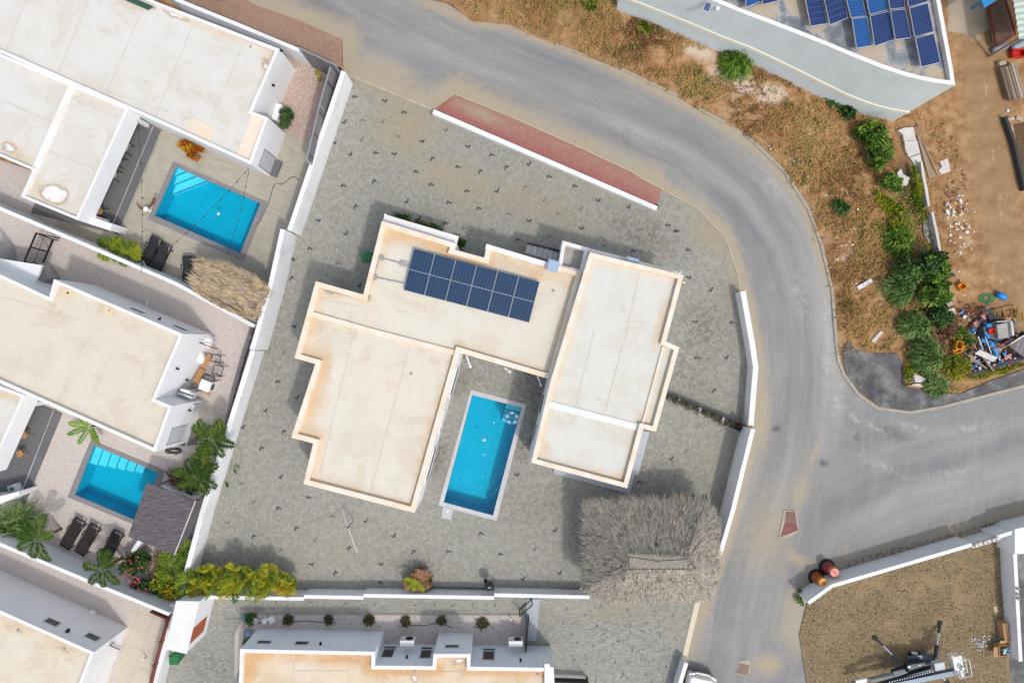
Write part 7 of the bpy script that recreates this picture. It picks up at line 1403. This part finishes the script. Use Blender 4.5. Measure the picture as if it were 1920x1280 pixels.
for s_ in (-1, 1):
    mb = MB(); mb.box((s_ * .62, -.17, .70), (.3, .14, .1), s_ * -.3); mb.build('headlight', ALU, t); mb = MB(); mb.box((s_ * 1.0, -1.25, 1.0), (.2, .14, .12)); mb.build('mirror', SILV, t)
    for y in (-.85, -3.4): mb = MB(); mb.lathe([(.16, -.1), (.32, -.1), (.33, 0), (.32, .1), (.16, .1)], (s_ * .80, y, .33), 20, Matrix.Rotation(math.pi / 2, 3, 'Y')); wh = mb.build('wheel', BLACK, t, False); mb = MB(); mb.lathe([(.03, .1), (.19, .105), (.2, .09)], (s_ * .80, y, .33), 14, Matrix.Rotation(math.pi / 2 * s_, 3, 'Y')); mb.build('rim', ALU, wh)
q = P(396, -2, 0); t = local(thing('parked_car', 'dark car of which only the rounded rear shows at the top edge', 'car', (q.x, q.y, 0), math.radians(-25))); loft([[(x, y, z) for x, y, z in sec(0, 1.2, .4, .7)], sec(.15, 1.6, .3, .95), sec(1.0, 1.75, .2, 1.2), sec(3.9, 1.7, .3, 1.0)], plain('dark blue car paint', (.02, .035, .06), .2, .3), 'body', t); mb = MB(); mb.box((0, .45, 1.02), (1.3, .5, .3)); mb.build('rear_glass', GLASSD, t)
for s_ in (-1, 1): mb = MB(); mb.lathe([(.3, -.1), (.3, .1)], (s_ * .8, .8, .3), 16, Matrix.Rotation(math.pi / 2, 3, 'Y')); mb.build('wheel', BLACK, t)
# cardboard boxes by the plot wall
CARD = plain('brown cardboard', (.46, .27, .13), .9, var=.1); CARD2 = plain('dark brown box tape', (.26, .15, .08), .9)  # second tone is a darker brown for the tape strip
t = thing('cardboard_box', 'tall closed cardboard box leaning on the east plot wall', 'cardboard box', P(1880, 1182, 0)); mb = MB(); q = P(1881, 1180, .3); mb.box(q, (.3, .95, .5), math.radians(8)); mb.build('carton', CARD, t); mb = MB(); mb.box(q + Vector((0, 0, .255)), (.06, .93, .005), math.radians(8)); mb.build('tape', CARD2, t)
t = thing('cardboard_box', 'open cardboard box full of blue wrapping at the foot of the plot wall', 'cardboard box', P(1885, 1215, 0)); q = P(1882, 1216, .28); mb = MB()
for dx, dy, sx, sy in ((-.4, 0, .03, .6), (.4, 0, .03, .6), (0, .3, .8, .03), (0, -.3, .8, .03)): mb.box(q + Vector((dx, dy, 0)), (sx, sy, .5))
mb.box(q - Vector((0, 0, .24)), (.8, .6, .02)); mb.build('carton', CARD, t); 
for l_, cx_, a_ in (('flap', (.0, .48, .2), 30), ('flap', (-.55, -.1, .15), 0)): mb = MB(); mb.box(q + Vector(cx_), (.75, .3, .02) if l_ == 'flap' and a_ else (.28, .55, .02), 0, Matrix.Rotation(math.radians(a_), 3, 'X')); mb.build('flap', CARD, t)
rg = random.Random(6); mb = MB()
for k in range(26): mb.box(q + Vector((rg.uniform(-.1, .35), rg.uniform(-.28, .1), rg.uniform(0, .2))), (.14, .1, .04), rg.uniform(0, 3))
tag(mb.build('plastic_wrap', plain('pale blue plastic wrap', (.35, .55, .60), .4, var=.3)), 'crumpled pale blue plastic wrap sticking out of the open cardboard box', 'wrap')
mb = MB(); mb.box(P(1867, 1142, .05), (.22, .38, .06), .3); tag(mb.build('carton_piece', plain('pale tan board', (.62, .47, .30), .8)), 'small tan piece of board on the stony plot near the wall', 'board')
for l, px, py, n_, r_ in (('blue white plaster spill on the stony plot', 1838, 1204, 60, .35), ('small pale plaster spill beside the open box', 1871, 1199, 24, .13)):
    mb = MB()
    for k in range(n_): a = rg.uniform(0, 6.28); r = abs(rg.gauss(0, r_)); mb.box(P(px, py, .1) + Vector((math.cos(a) * r, math.sin(a) * r * .7, 0)), (rg.uniform(.02, .1), rg.uniform(.02, .08), .03), a)
    tag(mb.build('plaster_spill', plain('pale blue plaster' + l[:4], (.52, .60, .64), .9)), l, 'spill')
# trailer mounted spider lift
t = thing('boom_lift', 'dark trailer mounted boom lift with outriggers and a white basket on the stony plot', 'boom lift', P(1722, 1250, 0)); S7 = lambda x, y, z: P(1580 + x / 7.385, 1140 + y / 7.385, z)
STEEL = plain('blue grey steel', (.10, .14, .18), .4, .3); DST = plain('dark blue grey steel', (.03, .045, .06), .4, .3, .3)
mb = MB(); mb.beam(S7(690, 900, .6), S7(1270, 690, .6), .35, .25); mb.beam(S7(690, 960, .6), S7(1250, 800, .6), .12, .2); mb.build('chassis', DST, t)
mb = MB(); mb.box(S7(1000, 800, 1.0), (.95, .5, .45), math.radians(9)); mb.build('control_box', DST, t); mb = MB(); mb.box(S7(1320, 790, 1.3), (.55, .45, .35), math.radians(9)); mb.build('engine_cover', LGREY, t)
mb = MB(); mb.box(S7(920, 810, 1.235), (.16, .1, .01), math.radians(9)); mb.box(S7(1065, 785, 1.235), (.14, .04, .01), math.radians(9)); mb.build('sticker', WPLAS, t)
mb = MB(); mb.beam(S7(560, 1080, 1.5), S7(1560, 870, 1.5), .26, .3); mb.build('boom', STEEL, t); mb = MB(); mb.beam(S7(300, 1110, 1.3), S7(1230, 840, 1.35), .16, .2); mb.build('inner_boom', DST, t)
mb = MB()
for k in range(18): f = k / 17; p = S7(650 + 595 * f, 1020 - 145 * f, 1.72); mb.box(p, (.05, .05, .03))
mb.build('cable_chain', WPLAS, t)
mb = MB(); mb.beam(S7(120, 1030, .6), S7(720, 890, .6), .1, .1); mb.beam(S7(380, 1000, .65), S7(700, 930, .65), .16, .1); mb.beam(S7(560, 1010, .7), S7(800, 960, .7), .06, .05); mb.build('drawbar', DST, t); mb = MB(); mb.beam(S7(180, 1015, .72), S7(330, 985, .72), .2, .08); mb.box(S7(280, 1000, .74), (.25, .22, .06), .2); mb.build('hitch_cover', WPLAS, t)
for nm, a, b, l in (('a', (450, 410, .1), (820, 770, .9), 0), ('b', (1350, 200, .1), (1280, 680, .9), 0), ('c', (1450, 1034, .1), (1330, 900, .9), 0)):
    A1, B1_ = S7(*a), S7(*b); mb = MB(); mb.beam(A1, A1.lerp(B1_, .3), .1, .1); mb.beam(A1.lerp(B1_, .28), A1.lerp(B1_, .66), .06, .06); mb.beam(A1.lerp(B1_, .65), B1_, .14, .14); ou = mb.build('outrigger', DST, t); mb = MB(); mb.beam(A1.lerp(B1_, .28), A1.lerp(B1_, .7), .08, .08); mb.build('ram', ALU, ou); mb = MB(); mb.lathe([(.16, 0), (.15, .05), (.05, .08)], (A1.x, A1.y, .06), 14); mb.build('foot_pad', BLACK, ou)
for a in ((1000, 640), (900, 930)):
    c = S7(*a, .33); M = Matrix.Rotation(math.radians(10), 3, 'Z') @ Matrix.Rotation(-math.pi / 2, 3, 'X'); mb = MB(); mb.lathe([(.16, -.1), (.32, -.1), (.33, 0), (.32, .1), (.16, .1)], c, 22, M); wh = mb.build('wheel', BLACK, t); mb = MB(); mb.lathe([(.02, .1), (.17, .11), (.19, .09)], c, 16, M); mb.build('rim', WPLAS, wh)
mb = MB(); mb.beam(S7(900, 700, .7), S7(1240, 660, .7), .3, .08); mb.build('mudguard', STEEL, t)
mb = MB(); mb.box(S7(1560, 730, 1.4), (.5, .75, .5), math.radians(12)); mb.build('basket_floor', WPLAS, t); mb = MB(); mb.box(S7(1520, 665, 1.68), (.18, .12, .05), .2); mb.build('orange_marker', OR1, t)
mb = MB()
for l, z_ in (([(1620, 680), (1690, 690), (1730, 880), (1600, 905)], 1.5), ([(1640, 720), (1750, 710), (1795, 930), (1620, 965), (1590, 830)], 2.0)):
    p = [S7(x, y, z_) for x, y in l]; mb.tube(p + [p[0]], .022, 6)
for x, y in ((1640, 720), (1750, 710), (1795, 930), (1620, 965)): q = S7(x, y, 2.0); mb.tube([q, (q.x, q.y, 1.2)], .018, 5)
mb.build('basket_rail', WPLAS, t); mb = MB(); mb.lathe([(.12, 0), (.14, .2), (.1, .3)], S7(1620, 800, 1.6), 12); mb.box(S7(1640, 890, 1.4), (.2, .35, .2), .2); mb.build('rotator', LGREY, t)
# ------------------------------------------------------------------ junk yard corner
JD = lambda x, y, z=0: P(1740 + x / 5.817, 500 + y / 5.817, z)
YEL = plain('yellow orange plastic', (.72, .30, .015), .45, var=.15); BLU = plain('bright blue plastic', (.01, .22, .58), .4, var=.12)
def crate(label, c, sx, sy, h, deg, m, group=None, cat='crate'):
    t = local(thing('plastic_crate', label, cat, (c.x, c.y, c.z), math.radians(deg), group)); mb = MB()
    for dx, dy, a, b in ((0, sy / 2, sx, .03), (0, -sy / 2, sx, .03), (sx / 2, 0, .03, sy), (-sx / 2, 0, .03, sy)): mb.box((dx, dy, h / 2), (a, b, h))
    mb.build('side_wall', m, t); mb = MB(); mb.box((0, 0, .02), (sx - .03, sy - .03, .03)); 
    for k in range(3): mb.box((0, -sy / 3 + k * sy / 3, .045), (sx - .06, .02, .02))
    mb.build('bottom', m, t); return t
crate('yellow orange crate lying alone on the bare dirt', JD(343, 215), .38, .34, .3, 30, YEL)
crate('upright yellow crate among the weeds', JD(305, 855, .1), .36, .42, .35, -10, YEL); crate('tilted yellow crate below the upright one', JD(300, 920, .1), .45, .2, .2, 15, YEL); crate('broken yellow crate in the weeds above the others', JD(300, 775, .05), .4, .35, .2, 40, YEL); crate('small yellow crate right of the tilted one', JD(395, 880, .2), .3, .18, .15, 20, YEL)
c = JD(800, 318, .18); d = Vector((.85, -.45, 0)).normalized(); mb = MB(); mb.lathe([(.12, -.28), (.18, -.25), (.19, 0), (.18, .24), (.14, .28)], c, 18, d.to_track_quat('Z', 'Y').to_matrix()); tag(mb.build('plastic_drum', BLU, None, True), 'bright blue plastic drum lying on the dirt', 'drum')
rg = random.Random(12); t = thing('net_heap', 'crumpled green net lying on the dirt', 'net', JD(640, 345)); mb = MB()
pts = []
for k in range(90): a = k * .21; r = .22 + .1 * math.sin(k * .7); pts.append(JD(645, 345, .06 + .03 * math.sin(k * 1.3)) + Vector((math.cos(a) * r * 1.5, math.sin(a) * r * .95, 0)))
mb.tube(pts, .022, 5); mb.build('netting', plain('green net', (.03, .30, .12), .7, var=.2), t)
mb = MB(); q = JD(240, 88, .1); mb.tube([q - Vector((.3, 0, 0)), q + Vector((.25, -.03, 0))], .1, 10); tag(mb.build('rolled_mat', plain('dark violet mat', (.07, .055, .085), .8), None, True), 'rolled dark mat lying at the right of the thicket', 'mat')
# rusty pallet cage frames
for l, pts in (('large yellow rusty frame lying above the scrap car', [(720, 480), (975, 430), (985, 560), (730, 560)]), ('smaller yellow rusty frame at the right of the big one', [(965, 510), (1025, 490), (1045, 570), (975, 575)]), ('thin brown wire frame left of the rusty frames', [(400, 475), (510, 470), (515, 515), (410, 525)])):
    q = [JD(x, y, .25) for x, y in pts]; mb = MB()
    for i in range(4): mb.beam(q[i], q[(i + 1) % 4], .05, .06)
    for k in range(1, 4): mb.beam(q[0].lerp(q[1], k / 4), q[3].lerp(q[2], k / 4), .03, .03)
    tag(mb.build('wire_cage', plain('yellow rusty steel' + l[:3], (.38, .22, .05), .8, var=.3) if 'brown' not in l else RUST), l, 'frame')
def slabj(label, pts, z0, z1, m, name='scrap_board', cat='board'): mb = MB(); mb.prism([JD(x, y, z1).xy for x, y in pts], z0, z1); return tag(mb.build(name, m), label, cat)
t = thing('scrap_car', 'wrecked grey car body with an open roof in the junk corner', 'wreck', JD(770, 690)); STB = plain('scrap steel blue grey', (.10, .125, .14), .6, .2, .3)
mb = MB(); q = [JD(x, y, .7) for x, y in [(605, 660), (745, 590), (910, 585), (935, 750), (790, 800), (620, 770)]]; mb.prism([p.xy for p in q], .1, .7); mb.build('body', STB, t); mb = MB(); mb.prism([JD(x, y, .95).xy for x, y in [(750, 635), (865, 610), (880, 770), (770, 785)]], .7, .95); mb.build('windscreen', DCONC, t); mb = MB(); mb.beam(JD(905, 600, 1), JD(925, 750, 1), .12, .1); mb.beam(JD(750, 600, .9), JD(910, 590, .9), .05, .05); mb.build('roof_pillar', LCONC, t); mb = MB(); mb.lathe([(.22, 0), (.3, .02), (.3, .16), (.2, .18)], JD(640, 720, .1), 14); mb.build('wheel', BLACK, t)
crate('red crate standing on the wrecked car', JD(680, 705, .72), .34, .3, .15, 5, REDPL)
mb = MB(); mb.tube([JD(470, 690, .3), JD(505, 680, .3)], .1, 10); tag(mb.build('paint_can', BLU), 'small blue can left of the wrecked car', 'can'); mb = MB(); mb.tube([JD(630, 640, .8), JD(675, 635, .8)], .12, 10); tag(mb.build('jerry_can', BLU), 'blue jerry can lying on the front of the wrecked car', 'can')
slabj('dark pit floor under the scrap beams', [(430, 1000), (560, 800), (1100, 700), (1200, 960), (660, 1120), (450, 1150)], 0, .05, plain('very dark earth', (.035, .022, .018), .9, var=.4), 'dark_earth_patch', 'earth')  # flat near-black sheet lying under the beams
slabj('grey weathered board with a pale face on the scrap beams', [(510, 945), (570, 905), (765, 990), (710, 1035)], .75, .8, LCONC)
slabj('grey plank deck at the right edge of the junk corner', [(870, 850), (1000, 760), (1200, 720), (1200, 1000), (1040, 980)], .3, .4, FENCE)
slabj('dark upholstered panel above the wrecked car', [(585, 470), (705, 455), (710, 490), (595, 500)], .4, .5, DST); slabj('pink cloth heap upper part', [(580, 530), (640, 505), (665, 560), (610, 580)], .2, .4, plain('pink cloth', (.55, .25, .22), .9, var=.25), 'cloth_heap', 'cloth'); slabj('pink cloth heap lower part beside the blue can', [(500, 610), (540, 585), (575, 620), (545, 665), (510, 650)], .2, .35, bpy.data.materials['pink cloth'], 'cloth_heap', 'cloth'); slabj('dark box with a tan square above the wreck', [(655, 530), (705, 515), (730, 560), (680, 590)], .4, .6, DST, 'box', 'box')
BLUC = BLU
for k, (a, b, z_, w_, m, l) in enumerate((((620, 710), (670, 780), .9, .14, BLU, 'blue plastic panel beside the red crate'), ((690, 830), (765, 975), .6, .16, BLU, 'long blue plank among the scrap beams'), ((580, 800), (740, 850), .5, .2, BLU, 'blue tarpaulin strip below the wrecked car'), ((545, 760), (600, 905), .9, .05, LCONC, 'white pole leaning below the wrecked car'), ((625, 770), (690, 945), 1.0, .05, GALV, 'grey pole leaning beside the white one'), ((500, 860), (720, 1140), .6, .08, WOOD, 'long brown beam across the dark pit'), ((430, 960), (640, 1110), .5, .07, WOOD, 'lower brown beam across the dark pit'), ((700, 890), (930, 790), .55, .09, RUST, 'rusty beam running up to the grey planks'), ((460, 1000), (560, 1050), .45, .18, WOOD, 'short wide board at the left of the pit'), ((900, 840), (1060, 740), .9, .07, LCONC, 'white metal strip on top of the grey planks'), ((430, 1010), (540, 800), .35, .05, WOOD, 'thin beam at the left rim of the pit'), ((720, 930), (880, 850), .4, .06, GALV, 'thin grey rod right of the blue plank'))):
    mb = MB(); mb.beam(JD(*a, z_), JD(*b, z_ - .25), w_, .05); tag(mb.build('scrap_beam' if m not in (BLU,) else 'scrap_strip', m), l, 'beam')
for l, a, b in (('left piece of the corrugated metal border', (460, 1165), (655, 1130)), ('right piece of the corrugated metal border', (705, 1105), (1150, 960))):
    A1, B1_ = JD(*a, .45), JD(*b, .45); mb = MB(); n = int((B1_ - A1).length / .08); d = (B1_ - A1) / n; s_ = Vector((-d.y, d.x, 0)).normalized()
    for i in range(n): p, q = A1 + d * i, A1 + d * (i + 1); o1 = .025 * (-1) ** i; mb.add([p + s_ * o1 - s_ * .1, q - s_ * o1 - s_ * .1, q - s_ * o1 + s_ * .12 - Vector((0, 0, .4)), p + s_ * o1 + s_ * .12 - Vector((0, 0, .4))], [(0, 1, 2, 3)])
    tag(mb.build('corrugated_sheet', GALV), l, 'metal sheet')
slabj('crumbling concrete post top in the weeds', [(190, 380), (245, 355), (275, 410), (225, 440)], -.01, .5, DCONC, 'concrete_stub', 'concrete'); slabj('pale box lying beside the crumbling post', [(225, 460), (285, 450), (295, 510), (240, 515)], 0, .3, LCONC, 'concrete_stub', 'concrete'); slabj('brown stretch of the old wall top above the crumbling post', [(150, 225), (190, 225), (230, 350), (200, 360)], -.01, .45, plain('earthy wall top', (.30, .19, .13), .9), 'old_wall', 'wall'); slabj('white broken cap of the old wall beside the rolled mat', [(95, 130), (150, 95), (185, 215), (150, 225), (95, 200)], -.01, .5, LCONC, 'old_wall', 'wall')
# timber stack and beds at the right edge
TS = lambda x, y, z=0: P(1800 + x / 3.556, y / 3.556, z)
tim = [((268, 455), (330, 670), 'dark'), ((285, 450), (350, 665), 'charcoal'), ((303, 448), (365, 662), 'grey'), ((322, 440), (385, 655), 'brown'), ((340, 425), (405, 655), 'pale brown'), ((358, 420), (420, 650), 'reddish')]
for k, (a, b, l) in enumerate(tim): mb = MB(); mb.tone = [.15, .05, .45, .3, .8, .5][k]; mb.beam(TS(*a, .3), TS(*b, .3), .13, .2); tag(mb.build('timber_beam', WOOD), l + ' beam of the timber stack at the right edge, number ' + ['one', 'two', 'three', 'four', 'five', 'six'][k] + ' from the left', 'beam', 'timber stack')
mb = MB(); mb.tone = .8; mb.beam(TS(255, 430, .2), TS(300, 420, .2), .22, .2); tag(mb.build('timber_beam', WOOD), 'short pale timber block at the head of the timber stack', 'beam')
rg = random.Random(3)
mb = MB(); mb.tone = .1; mb.beam(TS(292, 780, .2), TS(352, 960, .2), .16, .35); mb.beam(TS(352, 960, .2), TS(425, 1270, .2), .16, .35); tag(mb.build('log_border', plain('charred dark log', (.05, .05, .052), .9, var=.3)), 'long dark log edging the bed at the right edge', 'log')
for a, b, l in (((315, 800), (360, 790), 'upper pale offcut beside the dark log'), ((375, 785), (412, 800), 'middle pale offcut beside the dark log'), ((335, 845), (345, 880), 'lower pale offcut beside the dark log')): mb = MB(); mb.tone = .85; mb.beam(TS(*a, .15), TS(*b, .15), .2, .1); tag(mb.build('timber_offcut', WOOD), l, 'offcut')
mb = MB(); mb.lathe([(.06, 0), (.10, .05), (.05, .12)], TS(315, 740, 0), 9); tag(mb.build('plastic_bag', WPLAS), 'small white plastic bag on the track beside the timber stack', 'bag')
o = sheet('planting_bed', [TS(*q).xy for q in [(355, 830), (600, 780), (700, 1300), (440, 1300), (400, 1080)]], .01, SOIL, .5, attrs={'dark': lambda x, y: .8, 'pale': lambda x, y: 0, 'track': lambda x, y: 0}); tag(o, kind='structure')
o = sheet('concrete_apron', [TS(*q).xy for q in [(-80, -60), (150, -60), (205, 200), (150, 225), (80, 240), (20, 225), (-80, 210)]], .006, plain('dusty concrete', (0.38, 0.32, 0.235), .9, var=.3, sc=.8)); tag(o, kind='structure')
# low scrub that ties the thicket together: nobody could count its plants
rg = random.Random(91); mb = MB(); TH = [(1665, 330), (1700, 400), (1660, 420), (1690, 520), (1700, 600), (1712, 680), (1745, 740), (1790, 735), (1812, 690), (1800, 630), (1772, 560), (1768, 470), (1745, 420), (1735, 340), (1700, 330)]
for k in range(900):
    x = rg.uniform(1655, 1815); y = rg.uniform(330, 742)
    if not inside(x, y, TH): continue
    q = P(x, y, 0); tn = clamp(.45 + .35 * math.sin(x * .11) * math.sin(y * .07) + rg.gauss(0, .18)); h0 = rg.uniform(.05, .45)
    for i in range(rg.randint(8, 16)):
        d = rvec(rg); d.z = abs(d.z) * .6; d = d.normalized() * rg.uniform(.08, .2); sd = d.cross(Vector((0, 0, 1))).normalized() * .03; b = q + Vector((rg.gauss(0, .14), rg.gauss(0, .14), h0 * rg.random())); mb.tone = clamp(tn + rg.gauss(0, .12)); mb.add([b, b + d * .5 + sd, b + d, b + d * .5 - sd], [(0, 1, 2, 3)])
L_SCR = toned('olive and brown scrub', [(0, (0.035, 0.03, 0.012)), (0.3, (0.09, 0.12, 0.025)), (0.6, (0.22, 0.26, 0.04)), (0.8, (0.30, 0.22, 0.09)), (1, (0.22, 0.11, 0.06))], 0.85, nsc=1.2, namt=.5)
tag(mb.build('low_scrub', L_SCR), 'low olive and brown scrub between the bushes of the thicket', 'scrub', kind='stuff')
# drains and scuffs on the villa roofs
for px, py, zz, par in ((583, 897, 2.86, villa), (596, 826, 2.86, villa), (771, 700, 2.86, villa), (1037, 545, 2.86, villa), (1270, 530, 3.5, east), (1168, 900, 3.5, east)):
    mb = MB(); c = P(px, py, zz); mb.lathe([(.05, .005), (.09, .012), (.07, .03), (.04, .03)], c, 12); mb.build('roof_drain', DCONC, par)
for px, py, zz, par in ((34, 1181, 2.98, hd), (121, 1216, 2.98, hd), (672, 1229, 2.42, he), (778, 1258, 2.42, he), (1008, 1263, 2.42, he), (128, 549, 3.38, hc), (206, 582, 3.38, hc), (470, 88, 2.6, hb), (290, 16, 2.6, hb)):
    mb = MB(); c = P(px, py, zz); mb.lathe([(.05, .005), (.08, .012), (.06, .05), (.03, .05)], c, 12); mb.build('roof_drain', DCONC, par)
# litter that nobody could count
weedm('dry_litter', 'brown dead twigs and leaves along the old retaining wall', [(1735, 230), (1800, 250), (1815, 380), (1800, 420), (1775, 400), (1762, 330)], 520, 51, L_BRN, .09, fn=lambda x, y: max(blob(x, y, 1775, 365, 26, 30), .25))
weedm('junk_litter', 'brown brush and dead stalks around the junk pile', [(1755, 560), (1900, 575), (1915, 600), (1880, 615), (1840, 640), (1815, 700), (1770, 690), (1750, 640)], 700, 52, L_BRN, .10)
def bits(name, label, poly, n, seed, cols, lo=.04, hi=.16):
    rg = random.Random(seed); mb = MB(); xs = [p[0] for p in poly]; ys = [p[1] for p in poly]; k = 0
    while k < n:
        x = rg.uniform(min(xs), max(xs)); y = rg.uniform(min(ys), max(ys))
        if not inside(x, y, poly): continue
        k += 1; mb.mi = rg.randrange(len(cols)); mb.box(P(x, y, rg.uniform(.03, .25)), (rg.uniform(lo, hi), rg.uniform(lo, hi) * rg.uniform(.3, 1), rg.uniform(.02, .06)), rg.uniform(0, 3), Matrix.Rotation(rg.uniform(-.4, .4), 3, 'X'))
    tag(mb.build(name, cols), label, 'litter', kind='stuff')
bits('scrap_litter', 'small scraps of plastic wood and metal in the junk corner', [(1800, 585), (1900, 590), (1920, 640), (1905, 680), (1825, 700), (1815, 640)], 230, 61, [WOOD, BLU, LCONC, DST, RUST, GALV, CARD, bpy.data.materials['pink cloth']], .05, .3)
bits('track_rubble', 'white plaster fragments on the dirt beside the old retaining wall', [(1770, 370), (1810, 365), (1830, 440), (1825, 470), (1790, 480), (1775, 430)], 60, 62, [WPLAS, LCONC], .05, .2)
bits('bin_litter', 'light litter in the dry grass along the verge', [(1060, 60), (1200, 100), (1240, 140), (1600, 350), (1640, 520), (1590, 560), (1500, 330), (1300, 170)], 60, 63, [WPLAS, LCONC, BLUEG], .03, .12)
